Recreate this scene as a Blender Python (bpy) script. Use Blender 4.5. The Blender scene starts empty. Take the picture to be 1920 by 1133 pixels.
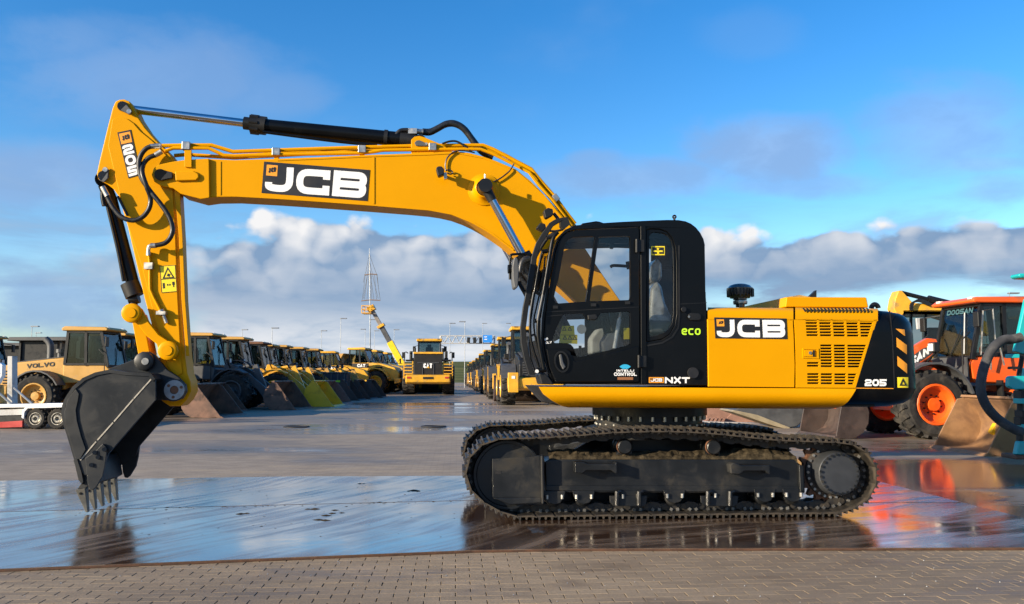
import bpy, bmesh, math, random
from math import sin, cos, pi, radians, atan, sqrt
from mathutils import Vector, Matrix, geometry

random.seed(7)
scn = bpy.context.scene
col = scn.collection

# ------------------------------------------------------------------ camera, world, sun, exposure
F, U0, V0, HORIZON, CAMZ = 1550.0, 960.0, 566.5, 707.0, 1.41
PITCH = atan((HORIZON - V0) / F)
cd = bpy.data.cameras.new('camera')
cd.sensor_width = 36.0
cd.lens = F / 1920.0 * 36.0
cd.clip_start = 0.1
cd.clip_end = 20000
cam = bpy.data.objects.new('camera', cd)
cam.location = (0, 0, CAMZ)
cam.rotation_euler = (pi / 2 + PITCH, 0, 0)
col.objects.link(cam)
scn.camera = cam

SUN_TRAVEL = Vector((0.84, 0.50, -0.275)).normalized()
sd = bpy.data.lights.new('sun', 'SUN')
sd.energy = 5.0
sd.angle = radians(0.55)
sd.color = (1.0, 0.85, 0.64)
sun = bpy.data.objects.new('sun', sd)
sun.rotation_euler = SUN_TRAVEL.to_track_quat('-Z', 'Y').to_euler()
sun.location = (-40, -30, 30)
col.objects.link(sun)

scn.view_settings.view_transform = 'Standard'
scn.view_settings.look = 'None'
scn.view_settings.gamma = 1
scn.view_settings.exposure = 0.95
scn.view_settings.use_curve_mapping = False
scn.cycles.max_bounces = 8
scn.cycles.transparent_max_bounces = 24


class NT:
    """tiny wrapper round a node tree"""
    def __init__(self, tree):
        self.t = tree
        tree.nodes.clear()
    def n(self, kind, **kw):
        nd = self.t.nodes.new(kind)
        for k, v in kw.items():
            setattr(nd, k, v)
        return nd
    def put(self, sock, val):
        if hasattr(val, 'is_output'):
            self.t.links.new(val, sock)
        elif val is not None:
            sock.default_value = val
    def math(self, op, a, b=None, c=None, clamp=False):
        nd = self.n('ShaderNodeMath', operation=op, use_clamp=clamp)
        self.put(nd.inputs[0], a)
        if b is not None: self.put(nd.inputs[1], b)
        if c is not None: self.put(nd.inputs[2], c)
        return nd.outputs[0]
    def step(self, x, lo, hi, a=0.0, b=1.0):
        nd = self.n('ShaderNodeMapRange', interpolation_type='SMOOTHSTEP')
        self.put(nd.inputs[0], x)
        for i, q in enumerate((lo, hi, a, b)): self.put(nd.inputs[i + 1], q)
        return nd.outputs[0]
    def mix(self, f, a, b):
        nd = self.n('ShaderNodeMix', data_type='RGBA')
        self.put(nd.inputs[0], f)
        self.put(nd.inputs[6], a if hasattr(a, 'is_output') else (*a, 1.0))
        self.put(nd.inputs[7], b if hasattr(b, 'is_output') else (*b, 1.0))
        return nd.outputs[2]
    def noise(self, vec, scale=5.0, detail=4.0, rough=0.5, dist=0.0):
        nd = self.n('ShaderNodeTexNoise')
        self.put(nd.inputs['Vector'], vec)
        self.put(nd.inputs['Scale'], scale)
        self.put(nd.inputs['Detail'], detail)
        self.put(nd.inputs['Roughness'], rough)
        self.put(nd.inputs['Distortion'], dist)
        return nd.outputs[0]
    def vmul(self, vec, s, off=(0, 0, 0), rot=(0, 0, 0)):
        nd = self.n('ShaderNodeMapping')
        self.put(nd.inputs[0], vec)
        nd.inputs[1].default_value = off
        nd.inputs[2].default_value = rot
        nd.inputs[3].default_value = s
        return nd.outputs[0]


world = bpy.data.worlds.new('World')
scn.world = world
world.use_nodes = True
def make_world():
    W = NT(world.node_tree)
    # the air itself
    sky = W.n('ShaderNodeTexSky', sky_type='NISHITA')
    sky.sun_disc = False
    el = math.asin(-SUN_TRAVEL.z)
    sky.sun_elevation = el
    # the sun stands where it shines from: rotation is measured clockwise from +Y
    sky.sun_rotation = math.atan2(-SUN_TRAVEL.x, -SUN_TRAVEL.y)
    sky.air_density = 1.0
    sky.dust_density = 0.4
    sky.ozone_density = 2.5
    hs = W.n('ShaderNodeHueSaturation')
    hs.inputs['Hue'].default_value = 0.507
    hs.inputs['Saturation'].default_value = 1.38
    hs.inputs['Value'].default_value = 1.06
    W.put(hs.inputs['Color'], sky.outputs[0])
    bg1 = W.n('ShaderNodeBackground')
    W.put(bg1.inputs[0], hs.outputs[0])
    bg1.inputs[1].default_value = 0.118
    gen = W.n('ShaderNodeTexCoord').outputs['Generated']
    sep = W.n('ShaderNodeSeparateXYZ')
    W.put(sep.inputs[0], gen)
    x, y, z = sep.outputs
    K = 2.0 ** -scn.view_settings.exposure
    def C(r, g, b_): return (r * K, g * K, b_ * K)
    def voro(vec, scale, detail):
        nd = W.n('ShaderNodeTexVoronoi', feature='F1')
        W.put(nd.inputs['Vector'], vec)
        nd.inputs['Scale'].default_value = scale
        nd.inputs['Detail'].default_value = detail
        nd.inputs['Roughness'].default_value = 0.55
        return W.math('SUBTRACT', 1.0, nd.outputs['Distance'])
    ym = W.math('MAXIMUM', y, 0.05)
    az = W.math('DIVIDE', x, ym)
    def gauss(c, w):
        q = W.math('DIVIDE', W.math('SUBTRACT', az, c), w)
        return W.math('POWER', 2.718, W.math('MULTIPLY', W.math('MULTIPLY', q, q), -1.0))
    # -- cumulus bank low over the horizon
    vb = W.vmul(gen, (7.5, 7.5, 13.0), (3.1, 0.4, 0.2))
    n1 = W.noise(vb, 1.0, 9.0, 0.58, 0.15)
    warp = W.n('ShaderNodeVectorMath', operation='ADD')
    W.put(warp.inputs[0], gen)
    wn = W.n('ShaderNodeTexNoise')
    W.put(wn.inputs['Vector'], gen)
    wn.inputs['Scale'].default_value = 16.0
    wn.inputs['Detail'].default_value = 5.0
    wsc = W.n('ShaderNodeVectorMath', operation='SCALE')
    W.put(wsc.inputs[0], wn.outputs['Color'])
    wsc.inputs['Scale'].default_value = 0.030
    W.put(warp.inputs[1], wsc.outputs[0])
    bill = voro(W.vmul(warp.outputs[0], (11.5, 11.5, 15)), 1.0, 2.0)
    bill2 = voro(W.vmul(warp.outputs[0], (11.5, 11.5, 15), (0.16, 0.0, -0.20)), 1.0, 2.0)
    nl = W.noise(W.vmul(gen, (3.4, 3.4, 1.0), (0.3, 1.2, 0)), 1.0, 2.0, 0.5)
    gap = W.step(W.math('ADD', x, W.math('MULTIPLY', W.math('SUBTRACT', n1, 0.5), 0.30)), -0.44, -0.35)
    top = W.math('ADD', 0.181, W.math('MULTIPLY', W.math('SUBTRACT', nl, 0.5), 0.030))
    top = W.math('ADD', top, W.math('MULTIPLY', gauss(-0.20, 0.16), 0.020))
    top = W.math('ADD', top, W.math('MULTIPLY', gauss(0.05, 0.12), 0.016))
    puff = W.math('ADD', W.math('MULTIPLY', W.math('SUBTRACT', bill, 0.5), 0.042), W.math('MULTIPLY', W.math('SUBTRACT', n1, 0.5), 0.065))
    d = W.math('SUBTRACT', W.math('ADD', top, puff), z)
    right = W.step(x, 0.10, 0.28)
    n3 = W.noise(W.vmul(gen, (4.5, 4.5, 20.0), (1.7, 0.0, 0.5)), 1.0, 7.0, 0.58, 0.3)
    # the right-hand bank is thin: under it the sky shows again between streaks
    under = W.math('MULTIPLY', right, W.step(z, 0.125, 0.085))
    solid = W.math('SUBTRACT', 1.0, W.math('MULTIPLY', under, W.step(n3, 0.60, 0.42, 0.0, 0.62)))
    mask = W.math('MULTIPLY', W.math('MULTIPLY', W.step(d, -0.004, 0.009), gap), solid)
    band = W.math('ADD', 0.096, W.math('MULTIPLY', right, -0.036))
    edge = W.math('SUBTRACT', 1.0, W.math('DIVIDE', d, band), clamp=True)
    relief = W.math('MULTIPLY', W.math('SUBTRACT', bill, bill2), 1.3)
    lump = W.math('ADD', 0.88, W.math('ADD', W.math('MULTIPLY', W.math('SUBTRACT', bill, 0.5), 0.8), W.math('MULTIPLY', W.math('SUBTRACT', n1, 0.5), 1.5)))
    lit = W.math('MULTIPLY', edge, W.math('ADD', lump, relief))
    lowp = W.math('MULTIPLY', W.step(z, 0.10, 0.03), W.math('MULTIPLY', W.step(n3, 0.42, 0.62), 0.72))
    lit = W.math('MAXIMUM', lit, lowp)
    lit = W.math('ADD', lit, W.math('MULTIPLY', W.math('SUBTRACT', n3, 0.50), 0.55), clamp=True)
    shade = W.mix(W.step(z, 0.11, 0.01), C(0.235, 0.365, 0.560), C(0.43, 0.55, 0.70))
    ccol = W.mix(lit, shade, C(0.93, 0.925, 0.93))
    # soft grey-violet cloud, mostly to the left
    m3 = W.math('MULTIPLY', W.step(n3, 0.40, 0.64), W.step(z, 0.26, 0.12))
    m3 = W.math('MULTIPLY', m3, 0.72)
    m3 = W.math('MAXIMUM', m3, W.step(z, 0.105, 0.0, 0.0, 0.62))
    c3 = W.mix(W.step(n3, 0.5, 0.75), C(0.25, 0.40, 0.64), C(0.42, 0.54, 0.70))
    # -- thin high cloud
    n2 = W.noise(W.vmul(gen, (2.5, 2.0, 4.2), (0.55, 0.0, 0.32)), 1.0, 6.0, 0.52, 0.25)
    m2 = W.math('MULTIPLY', W.step(n2, 0.50, 0.74), 0.62)
    def blob(u, v, ru, rv, amt):
        azb = (u - U0) / F
        elv = (HORIZON - v) / F
        qx = W.math('DIVIDE', W.math('SUBTRACT', az, azb), ru / F)
        qz = W.math('DIVIDE', W.math('SUBTRACT', W.math('DIVIDE', z, ym), elv), rv / F)
        r2 = W.math('ADD', W.math('MULTIPLY', qx, qx), W.math('MULTIPLY', qz, qz))
        w = W.math('ADD', r2, W.math('MULTIPLY', W.math('SUBTRACT', n1, 0.5), 3.2))
        return W.math('MULTIPLY', W.math('MULTIPLY', W.step(w, 1.3, -0.2), amt), W.step(y, 0.05, 0.2))
    bl = None
    for b in ((1460, 275, 170, 85, .78), (1190, 330, 260, 45, .66), (1800, 235, 190, 120, .60), (1850, 300, 120, 26, .60), (250, 130, 320, 120, .52), (1120, 298, 70, 24, .55),
              (1500, 340, 190, 30, .55), (80, 325, 170, 80, .72), (90, 60, 200, 70, .38), (480, 165, 170, 60, .40), (110, 560, 240, 95, .80), (640, 470, 10, 10, .0), (1420, 40, 120, 60, .14), (1880, 345, 90, 40, .45)):
        if b[4] <= 0: continue
        q = blob(*b)
        bl = q if bl is None else W.math('MAXIMUM', bl, q)
    m2 = W.math('MAXIMUM', W.math('MULTIPLY', m2, 0.35), bl)
    c2 = W.mix(W.step(n1, 0.42, 0.64), C(0.29, 0.445, 0.74), C(0.42, 0.55, 0.80))
    def bgc(c, s=1.0):
        b = W.n('ShaderNodeBackground')
        W.put(b.inputs[0], c)
        b.inputs[1].default_value = s
        return b.outputs[0]
    def mixs(f, a, b):
        m = W.n('ShaderNodeMixShader')
        W.put(m.inputs[0], f)
        W.put(m.inputs[1], a)
        W.put(m.inputs[2], b)
        return m.outputs[0]
    s = mixs(m2, bg1.outputs[0], bgc(c2))
    s = mixs(m3, s, bgc(c3))
    s = mixs(mask, s, bgc(ccol))
    out = W.n('ShaderNodeOutputWorld')
    W.put(out.inputs[0], s)
make_world()

# ------------------------------------------------------------------ projection helpers
CP, SP = cos(PITCH), sin(PITCH)
CAMV = Vector((0, 0, CAMZ))
def ray(u, v):
    a, b = (u - U0) / F, (V0 - v) / F
    return Vector((a, CP - b * SP, SP + b * CP))
def PY(u, v, Y):
    d = ray(u, v)
    return CAMV + d * (Y / d.y)
def GD(u, v, z=0.0):
    d = ray(u, v)
    return CAMV + d * ((z - CAMZ) / d.z)
class Plane:
    """a machine's own axes: e1 along it (to the right in the picture), e2 across it (away from the camera)"""
    def __init__(self, C, ang):
        self.C = Vector(C)
        self.e1 = Vector((cos(ang), sin(ang), 0))
        self.e2 = Vector((-sin(ang), cos(ang), 0))
    def __call__(self, u, v, w):
        d = ray(u, v)
        P0 = self.C + self.e2 * w
        return CAMV + d * ((P0 - CAMV).dot(self.e2) / d.dot(self.e2))
    def az(self, p):
        q = p - self.C
        return (q.dot(self.e1), q.z)
    def W(self, a, w, z):
        return Vector((self.C.x, self.C.y, 0)) + self.e1 * a + self.e2 * w + Vector((0, 0, z))

# ------------------------------------------------------------------ mesh builder
class MB:
    def __init__(self):
        self.v, self.f = [], []
    def add(self, vs, fs):
        o = len(self.v)
        self.v += [Vector(p) for p in vs]
        self.f += [[o + i for i in f] for f in fs]
        return self
    def box(self, c, s, R=None):
        x, y, z = s[0] / 2, s[1] / 2, s[2] / 2
        vs = [Vector((a * x, b * y, d * z)) for a in (-1, 1) for b in (-1, 1) for d in (-1, 1)]
        if R is not None: vs = [R @ p for p in vs]
        c = Vector(c)
        return self.add([p + c for p in vs], [(0, 1, 3, 2), (4, 6, 7, 5), (0, 4, 5, 1), (2, 3, 7, 6), (0, 2, 6, 4), (1, 5, 7, 3)])
    def prism(self, pts, vec):
        n = len(pts)
        vec = Vector(vec)
        vs = [Vector(p) for p in pts] + [Vector(p) + vec for p in pts]
        fs = [list(range(n)), list(range(2 * n - 1, n - 1, -1))]
        fs += [(i, i + n, (i + 1) % n + n, (i + 1) % n) for i in range(n)]
        return self.add(vs, fs)
    def pxz(self, pts, y0, y1):                      # side profile (x, z) extruded across y
        return self.prism([(p[0], y0, p[1]) for p in pts], (0, y1 - y0, 0))
    def frame(self, d):
        d = d.normalized()
        a = Vector((0, 0, 1)) if abs(d.z) < 0.9 else Vector((1, 0, 0))
        s = d.cross(a).normalized()
        return s, s.cross(d).normalized()
    def cyl(self, p0, p1, r0, r1=None, n=16, caps=True):
        p0, p1 = Vector(p0), Vector(p1)
        r1 = r0 if r1 is None else r1
        s, t = self.frame(p1 - p0)
        vs = []
        for p, r in ((p0, r0), (p1, r1)):
            vs += [p + (s * cos(2 * pi * i / n) + t * sin(2 * pi * i / n)) * r for i in range(n)]
        fs = [(i, (i + 1) % n, (i + 1) % n + n, i + n) for i in range(n)]
        if caps: fs += [list(range(n))[::-1], list(range(n, 2 * n))]
        return self.add(vs, fs)
    def tube(self, pts, r, n=8, closed=False):
        pts = [Vector(p) for p in pts]
        m = len(pts)
        vs, fs = [], []
        prev = None
        for i, p in enumerate(pts):
            d = (pts[min(i + 1, m - 1)] - pts[max(i - 1, 0)]).normalized()
            if prev is None:
                s, t = self.frame(d)
            else:
                s = (prev - d * prev.dot(d)).normalized()
                t = s.cross(d).normalized()
            prev = s
            rr = r[i] if isinstance(r, (list, tuple)) else r
            vs += [p + (s * cos(2 * pi * k / n) + t * sin(2 * pi * k / n)) * rr for k in range(n)]
        for i in range(m - 1):
            fs += [(i * n + k, i * n + (k + 1) % n, (i + 1) * n + (k + 1) % n, (i + 1) * n + k) for k in range(n)]
        fs += [list(range(n))[::-1], list(range((m - 1) * n, m * n))]
        return self.add(vs, fs)
    def lathe(self, o, axis, prof, n=24):            # prof: (distance along axis, radius), closed at ends on the axis
        o, axis = Vector(o), Vector(axis).normalized()
        s, t = self.frame(axis)
        vs, fs = [], []
        for h, r in prof:
            vs += [o + axis * h + (s * cos(2 * pi * k / n) + t * sin(2 * pi * k / n)) * max(r, 1e-4) for k in range(n)]
        for i in range(len(prof) - 1):
            fs += [(i * n + k, i * n + (k + 1) % n, (i + 1) * n + (k + 1) % n, (i + 1) * n + k) for k in range(n)]
        return self.add(vs, fs)
    def loft(self, rows, closed=False):
        n = len(rows[0])
        vs = [p for r in rows for p in r]
        fs = []
        for i in range(len(rows) - 1):
            for k in range(n if closed else n - 1):
                fs.append((i * n + k, i * n + (k + 1) % n, (i + 1) * n + (k + 1) % n, (i + 1) * n + k))
        return self.add(vs, fs)
    def holed(self, loops, vec):                     # a sheet with holes, given thickness by vec
        vec = Vector(vec)
        L = [[Vector(p) for p in lp] for lp in loops]
        flat = [p for lp in L for p in lp]
        tris = geometry.tessellate_polygon(L)
        n = len(flat)
        fs = [list(t) for t in tris] + [[i + n for i in t][::-1] for t in tris]
        o = 0
        for lp in L:
            m = len(lp)
            fs += [(o + i, o + (i + 1) % m, o + (i + 1) % m + n, o + i + n) for i in range(m)]
            o += m
        return self.add(flat + [p + vec for p in flat], fs)
    def strip(self, pts, nrm, width, thick, closed=False):   # a flat band along a polyline, for letters and trim
        pts = [Vector(p) for p in pts]
        nrm = Vector(nrm).normalized()
        m = len(pts)
        L, R = [], []
        for i, p in enumerate(pts):
            a = pts[(i - 1) % m] if (closed or i > 0) else None
            b = pts[(i + 1) % m] if (closed or i < m - 1) else None
            d0 = (p - a).normalized() if a is not None else None
            d1 = (b - p).normalized() if b is not None else None
            if d0 is None: d0 = d1
            if d1 is None: d1 = d0
            s0, s1 = nrm.cross(d0), nrm.cross(d1)
            s = (s0 + s1)
            s = s / max(s.length, 1e-6)
            k = min(1.0 / max(s.dot(s0), 0.4), 2.0)
            L.append(p + s * (width / 2 * k))
            R.append(p - s * (width / 2 * k))
        vs, fs = [], []
        for i in range(m):
            vs += [L[i], R[i], L[i] + nrm * thick, R[i] + nrm * thick]
        for i in range(m if closed else m - 1):
            a, b = i * 4, ((i + 1) % m) * 4
            fs += [(a + 2, a + 3, b + 3, b + 2), (a, b, b + 1, a + 1), (a, a + 2, b + 2, b), (a + 1, b + 1, b + 3, a + 3)]
        if not closed:
            e = (m - 1) * 4
            fs += [(0, 1, 3, 2), (e, e + 2, e + 3, e + 1)]
        return self.add(vs, fs)
    def disc(self, c, axis, r, h, n=20):
        a = Vector(axis).normalized()
        return self.cyl(Vector(c), Vector(c) + a * h, r, r, n)

ROOT_INV = {}
def root_of(o):
    while o.parent is not None: o = o.parent
    return o
def build(name, mb, m, parent=None, bevel=0.0, smooth=35, seg=2, world_space=None):
    me = bpy.data.meshes.new(name)
    vs = mb.v
    if parent is not None:
        r = root_of(parent)
        if r in ROOT_INV:
            M = ROOT_INV[r]
            vs = [M @ p for p in vs]
    me.from_pydata([tuple(p) for p in vs], [], mb.f)
    bm = bmesh.new()
    bm.from_mesh(me)
    bmesh.ops.recalc_face_normals(bm, faces=bm.faces)
    bm.to_mesh(me)
    bm.free()
    me.materials.append(m)
    o = bpy.data.objects.new(name, me)
    col.objects.link(o)
    if parent is not None: o.parent = parent
    if bevel > 0:
        me.polygons.foreach_set('use_smooth', [True] * len(me.polygons))
        b = o.modifiers.new('bevel', 'BEVEL')
        b.width = bevel
        b.segments = seg
        b.limit_method = 'ANGLE'
        b.angle_limit = radians(35)
        b.harden_normals = True
        b.use_clamp_overlap = True
    elif smooth:
        me.polygons.foreach_set('use_smooth', [True] * len(me.polygons))
        me.set_sharp_from_angle(angle=radians(smooth))
    return o
def split_islands(o):
    """loose pieces of one mesh become objects of their own, siblings of the same name"""
    me = o.data
    n = len(me.vertices)
    par = list(range(n))
    def find(i):
        while par[i] != i:
            par[i] = par[par[i]]
            i = par[i]
        return i
    for e in me.edges:
        a, b = find(e.vertices[0]), find(e.vertices[1])
        if a != b: par[a] = b
    groups = {}
    for p in me.polygons: groups.setdefault(find(p.vertices[0]), []).append(p)
    if len(groups) < 2: return [o]
    out = []
    name = o.name.split('.')[0]
    sm = me.polygons[0].use_smooth
    for g in groups.values():
        mp, vs, fs = {}, [], []
        for p in g:
            f = []
            for i in p.vertices:
                if i not in mp:
                    mp[i] = len(vs)
                    vs.append(tuple(me.vertices[i].co))
                f.append(mp[i])
            fs.append(f)
        m2 = bpy.data.meshes.new(name)
        m2.from_pydata(vs, [], fs)
        m2.materials.append(me.materials[0])
        m2.polygons.foreach_set('use_smooth', [sm] * len(m2.polygons))
        if sm and not o.modifiers: m2.set_sharp_from_angle(angle=radians(35))
        out.append((m2, g))
    o.data = out[0][0]
    res = [o]
    for m2, g in out[1:]:
        c = o.copy()
        c.data = m2
        col.objects.link(c)
        c.parent = o.parent
        res.append(c)
    return res
def tag(o, label=None, cat=None, group=None, kind=None):
    if label: o['label'] = label
    if cat: o['category'] = cat
    if group: o['group'] = group
    if kind: o['kind'] = kind
    return o
def thing(name, loc, label, cat, group=None, rotz=0.0, scale=1.0, world_space=False):
    e = bpy.data.objects.new(name, None)
    e.location = loc
    e.rotation_euler = (0, 0, rotz)
    e.scale = (scale,) * 3
    e.empty_display_size = 0.3
    col.objects.link(e)
    if world_space: ROOT_INV[e] = Matrix.Translation(-Vector(loc))
    return tag(e, label, cat, group)
def copy_tree(o, parent=None):
    c = o.copy()
    col.objects.link(c)
    if parent is not None: c.parent = parent
    for ch in list(o.children): copy_tree(ch, c)
    return c
def again(src, loc, rotz, label, scale=1.0, group=None):
    c = copy_tree(src)
    c.location = loc
    c.rotation_euler = (0, 0, rotz)
    c.scale = (scale,) * 3
    c['label'] = label
    if group: c['group'] = group
    return c

# ------------------------------------------------------------------ materials
def mat(name, c, rough=0.5, metal=0.0, var=0.12, scale=3.0, bump=0.0, bscale=30.0, coat=0.0, dirt=None, damt=0.4, dscale=2.5, rvar=0.12, spec=0.5):
    m = bpy.data.materials.new(name)
    m.use_nodes = True
    N = NT(m.node_tree)
    out = N.n('ShaderNodeOutputMaterial')
    p = N.n('ShaderNodeBsdfPrincipled')
    co = N.n('ShaderNodeTexCoord').outputs['Object']
    n = N.noise(co, scale, 6.0, 0.6)
    lo = tuple(max(0.0, q * (1 - var)) for q in c)
    hi = tuple(min(1.0, q * (1 + var)) for q in c)
    cc = N.mix(N.step(n, 0.3, 0.7), lo, hi)
    rr = N.step(n, 0.3, 0.7, max(0.02, rough - rvar), min(1.0, rough + rvar))
    if dirt is not None:
        dn = N.noise(co, dscale, 8.0, 0.65, 0.4)
        df = N.step(dn, 0.62 - damt * 0.35, 0.72)
        cc = N.mix(df, cc, dirt)
        rr = N.math('ADD', rr, N.math('MULTIPLY', df, 0.35), clamp=True)
    N.put(p.inputs['Base Color'], cc)
    N.put(p.inputs['Roughness'], rr)
    p.inputs['Metallic'].default_value = metal
    p.inputs['Specular IOR Level'].default_value = spec
    if coat:
        p.inputs['Coat Weight'].default_value = coat
        p.inputs['Coat Roughness'].default_value = 0.08
    if bump:
        b = N.n('ShaderNodeBump')
        b.inputs['Strength'].default_value = bump
        b.inputs['Distance'].default_value = 0.01
        N.put(b.inputs['Height'], N.noise(co, bscale, 5.0, 0.6))
        N.put(p.inputs['Normal'], b.outputs[0])
    N.put(out.inputs[0], p.outputs[0])
    return m
def glass_mat(name, tint=(0.72, 0.80, 0.80), refl=1.0, rough=0.02):
    m = bpy.data.materials.new(name)
    m.use_nodes = True
    N = NT(m.node_tree)
    out = N.n('ShaderNodeOutputMaterial')
    t = N.n('ShaderNodeBsdfTransparent')
    t.inputs[0].default_value = (*tint, 1)
    g = N.n('ShaderNodeBsdfGlossy')
    g.inputs['Roughness'].default_value = rough
    fr = N.n('ShaderNodeFresnel')
    fr.inputs[0].default_value = 1.52
    f = N.math('MULTIPLY', fr.outputs[0], refl, clamp=True)
    mx = N.n('ShaderNodeMixShader')
    N.put(mx.inputs[0], f)
    N.put(mx.inputs[1], t.outputs[0])
    N.put(mx.inputs[2], g.outputs[0])
    N.put(out.inputs[0], mx.outputs[0])
    return m

M = {}
M['yellow'] = mat('yellow_paint', (0.66, 0.294, 0.0), 0.42, var=0.03, scale=1.2, coat=0.0, rvar=0.05, bump=0.02, bscale=12, spec=0.10)
M['black'] = mat('black_paint', (0.0026, 0.0031, 0.0037), 0.36, var=0.15, scale=2, coat=0.05, rvar=0.06, dirt=(0.0045, 0.0044, 0.0042), damt=0.2, spec=0.2)
M['satin'] = mat('satin_black', (0.010, 0.0105, 0.011), 0.5, var=0.2, scale=4, spec=0.35)
M['bucket'] = mat('bucket_black_paint', (0.0125, 0.0145, 0.0165), 0.48, spec=0.4, var=0.22, scale=1.6, bump=0.06, bscale=9, dirt=(0.022, 0.023, 0.023), damt=0.35)
M['rubber'] = mat('black_rubber', (0.012, 0.012, 0.013), 0.62, var=0.25, scale=9)
M['hose'] = mat('hydraulic_hose', (0.010, 0.011, 0.013), 0.45, var=0.2, scale=20)
M['chrome'] = mat('chrome_rod', (0.62, 0.62, 0.64), 0.14, metal=1.0, var=0.04, rvar=0.05)
M['steel'] = mat('zinc_steel', (0.42, 0.40, 0.36), 0.38, metal=0.85, var=0.15, scale=12)
M['bare'] = mat('tooth_steel', (0.10, 0.098, 0.085), 0.5, metal=0.3, var=0.25, scale=9, dirt=(0.06, 0.055, 0.04), damt=0.4)
M['track'] = mat('track_steel', (0.022, 0.021, 0.020), 0.55, metal=0.25, var=0.3, scale=8, dirt=(0.055, 0.043, 0.029), damt=0.6, dscale=6)
M['shoe'] = mat('shoe_steel', (0.035, 0.032, 0.028), 0.5, metal=0.45, var=0.3, scale=8, dirt=(0.090, 0.068, 0.045), damt=0.7, dscale=5)
M['frame'] = mat('frame_black', (0.0075, 0.0085, 0.0095), 0.46, spec=0.4, var=0.25, scale=3, dirt=(0.028, 0.025, 0.020), damt=0.35, dscale=3)
M['motor'] = mat('drive_grey', (0.030, 0.032, 0.035), 0.46, var=0.12, scale=5)
M['mud'] = mat('dried_mud', (0.048, 0.037, 0.022), 0.95, var=0.6, scale=14, bump=0.9, bscale=24, spec=0.1)
M['rust'] = mat('rust', (0.14, 0.062, 0.032), 0.75, var=0.35, scale=6, bump=0.15)
M['white'] = mat('white_print', (0.82, 0.82, 0.80), 0.5, var=0.02)
M['orange_print'] = mat('orange_print', (0.86, 0.33, 0.02), 0.45, var=0.03)
M['black_print'] = mat('black_print', (0.014, 0.014, 0.016), 0.5, var=0.05)
M['sticker'] = mat('yellow_sticker', (0.85, 0.66, 0.02), 0.45, var=0.03)
M['lime'] = mat('lime_print', (0.50, 0.82, 0.03), 0.5, var=0.02)
M['blue_print'] = mat('blue_print', (0.03, 0.38, 0.62), 0.5, var=0.02)
M['grey'] = mat('grey_plastic', (0.075, 0.078, 0.08), 0.55, var=0.15)
M['midgrey'] = mat('seat_grey', (0.16, 0.165, 0.17), 0.8, var=0.2, scale=7)
M['film'] = mat('seat_cover_film', (0.48, 0.48, 0.48), 0.28, var=0.45, scale=9, bump=0.8, bscale=11)
M['glass'] = glass_mat('cab_glass', (0.90, 0.92, 0.91), 0.75)
M['glass_dark'] = glass_mat('dark_cab_glass', (0.55, 0.62, 0.62), 0.9)
M['amber'] = mat('amber_lens', (0.75, 0.22, 0.01), 0.2, var=0.05)
M['lens'] = mat('lamp_lens', (0.75, 0.74, 0.70), 0.15, var=0.05, coat=0.5)
M['dark'] = mat('dark_recess', (0.006, 0.006, 0.007), 0.8, var=0.1)

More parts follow.
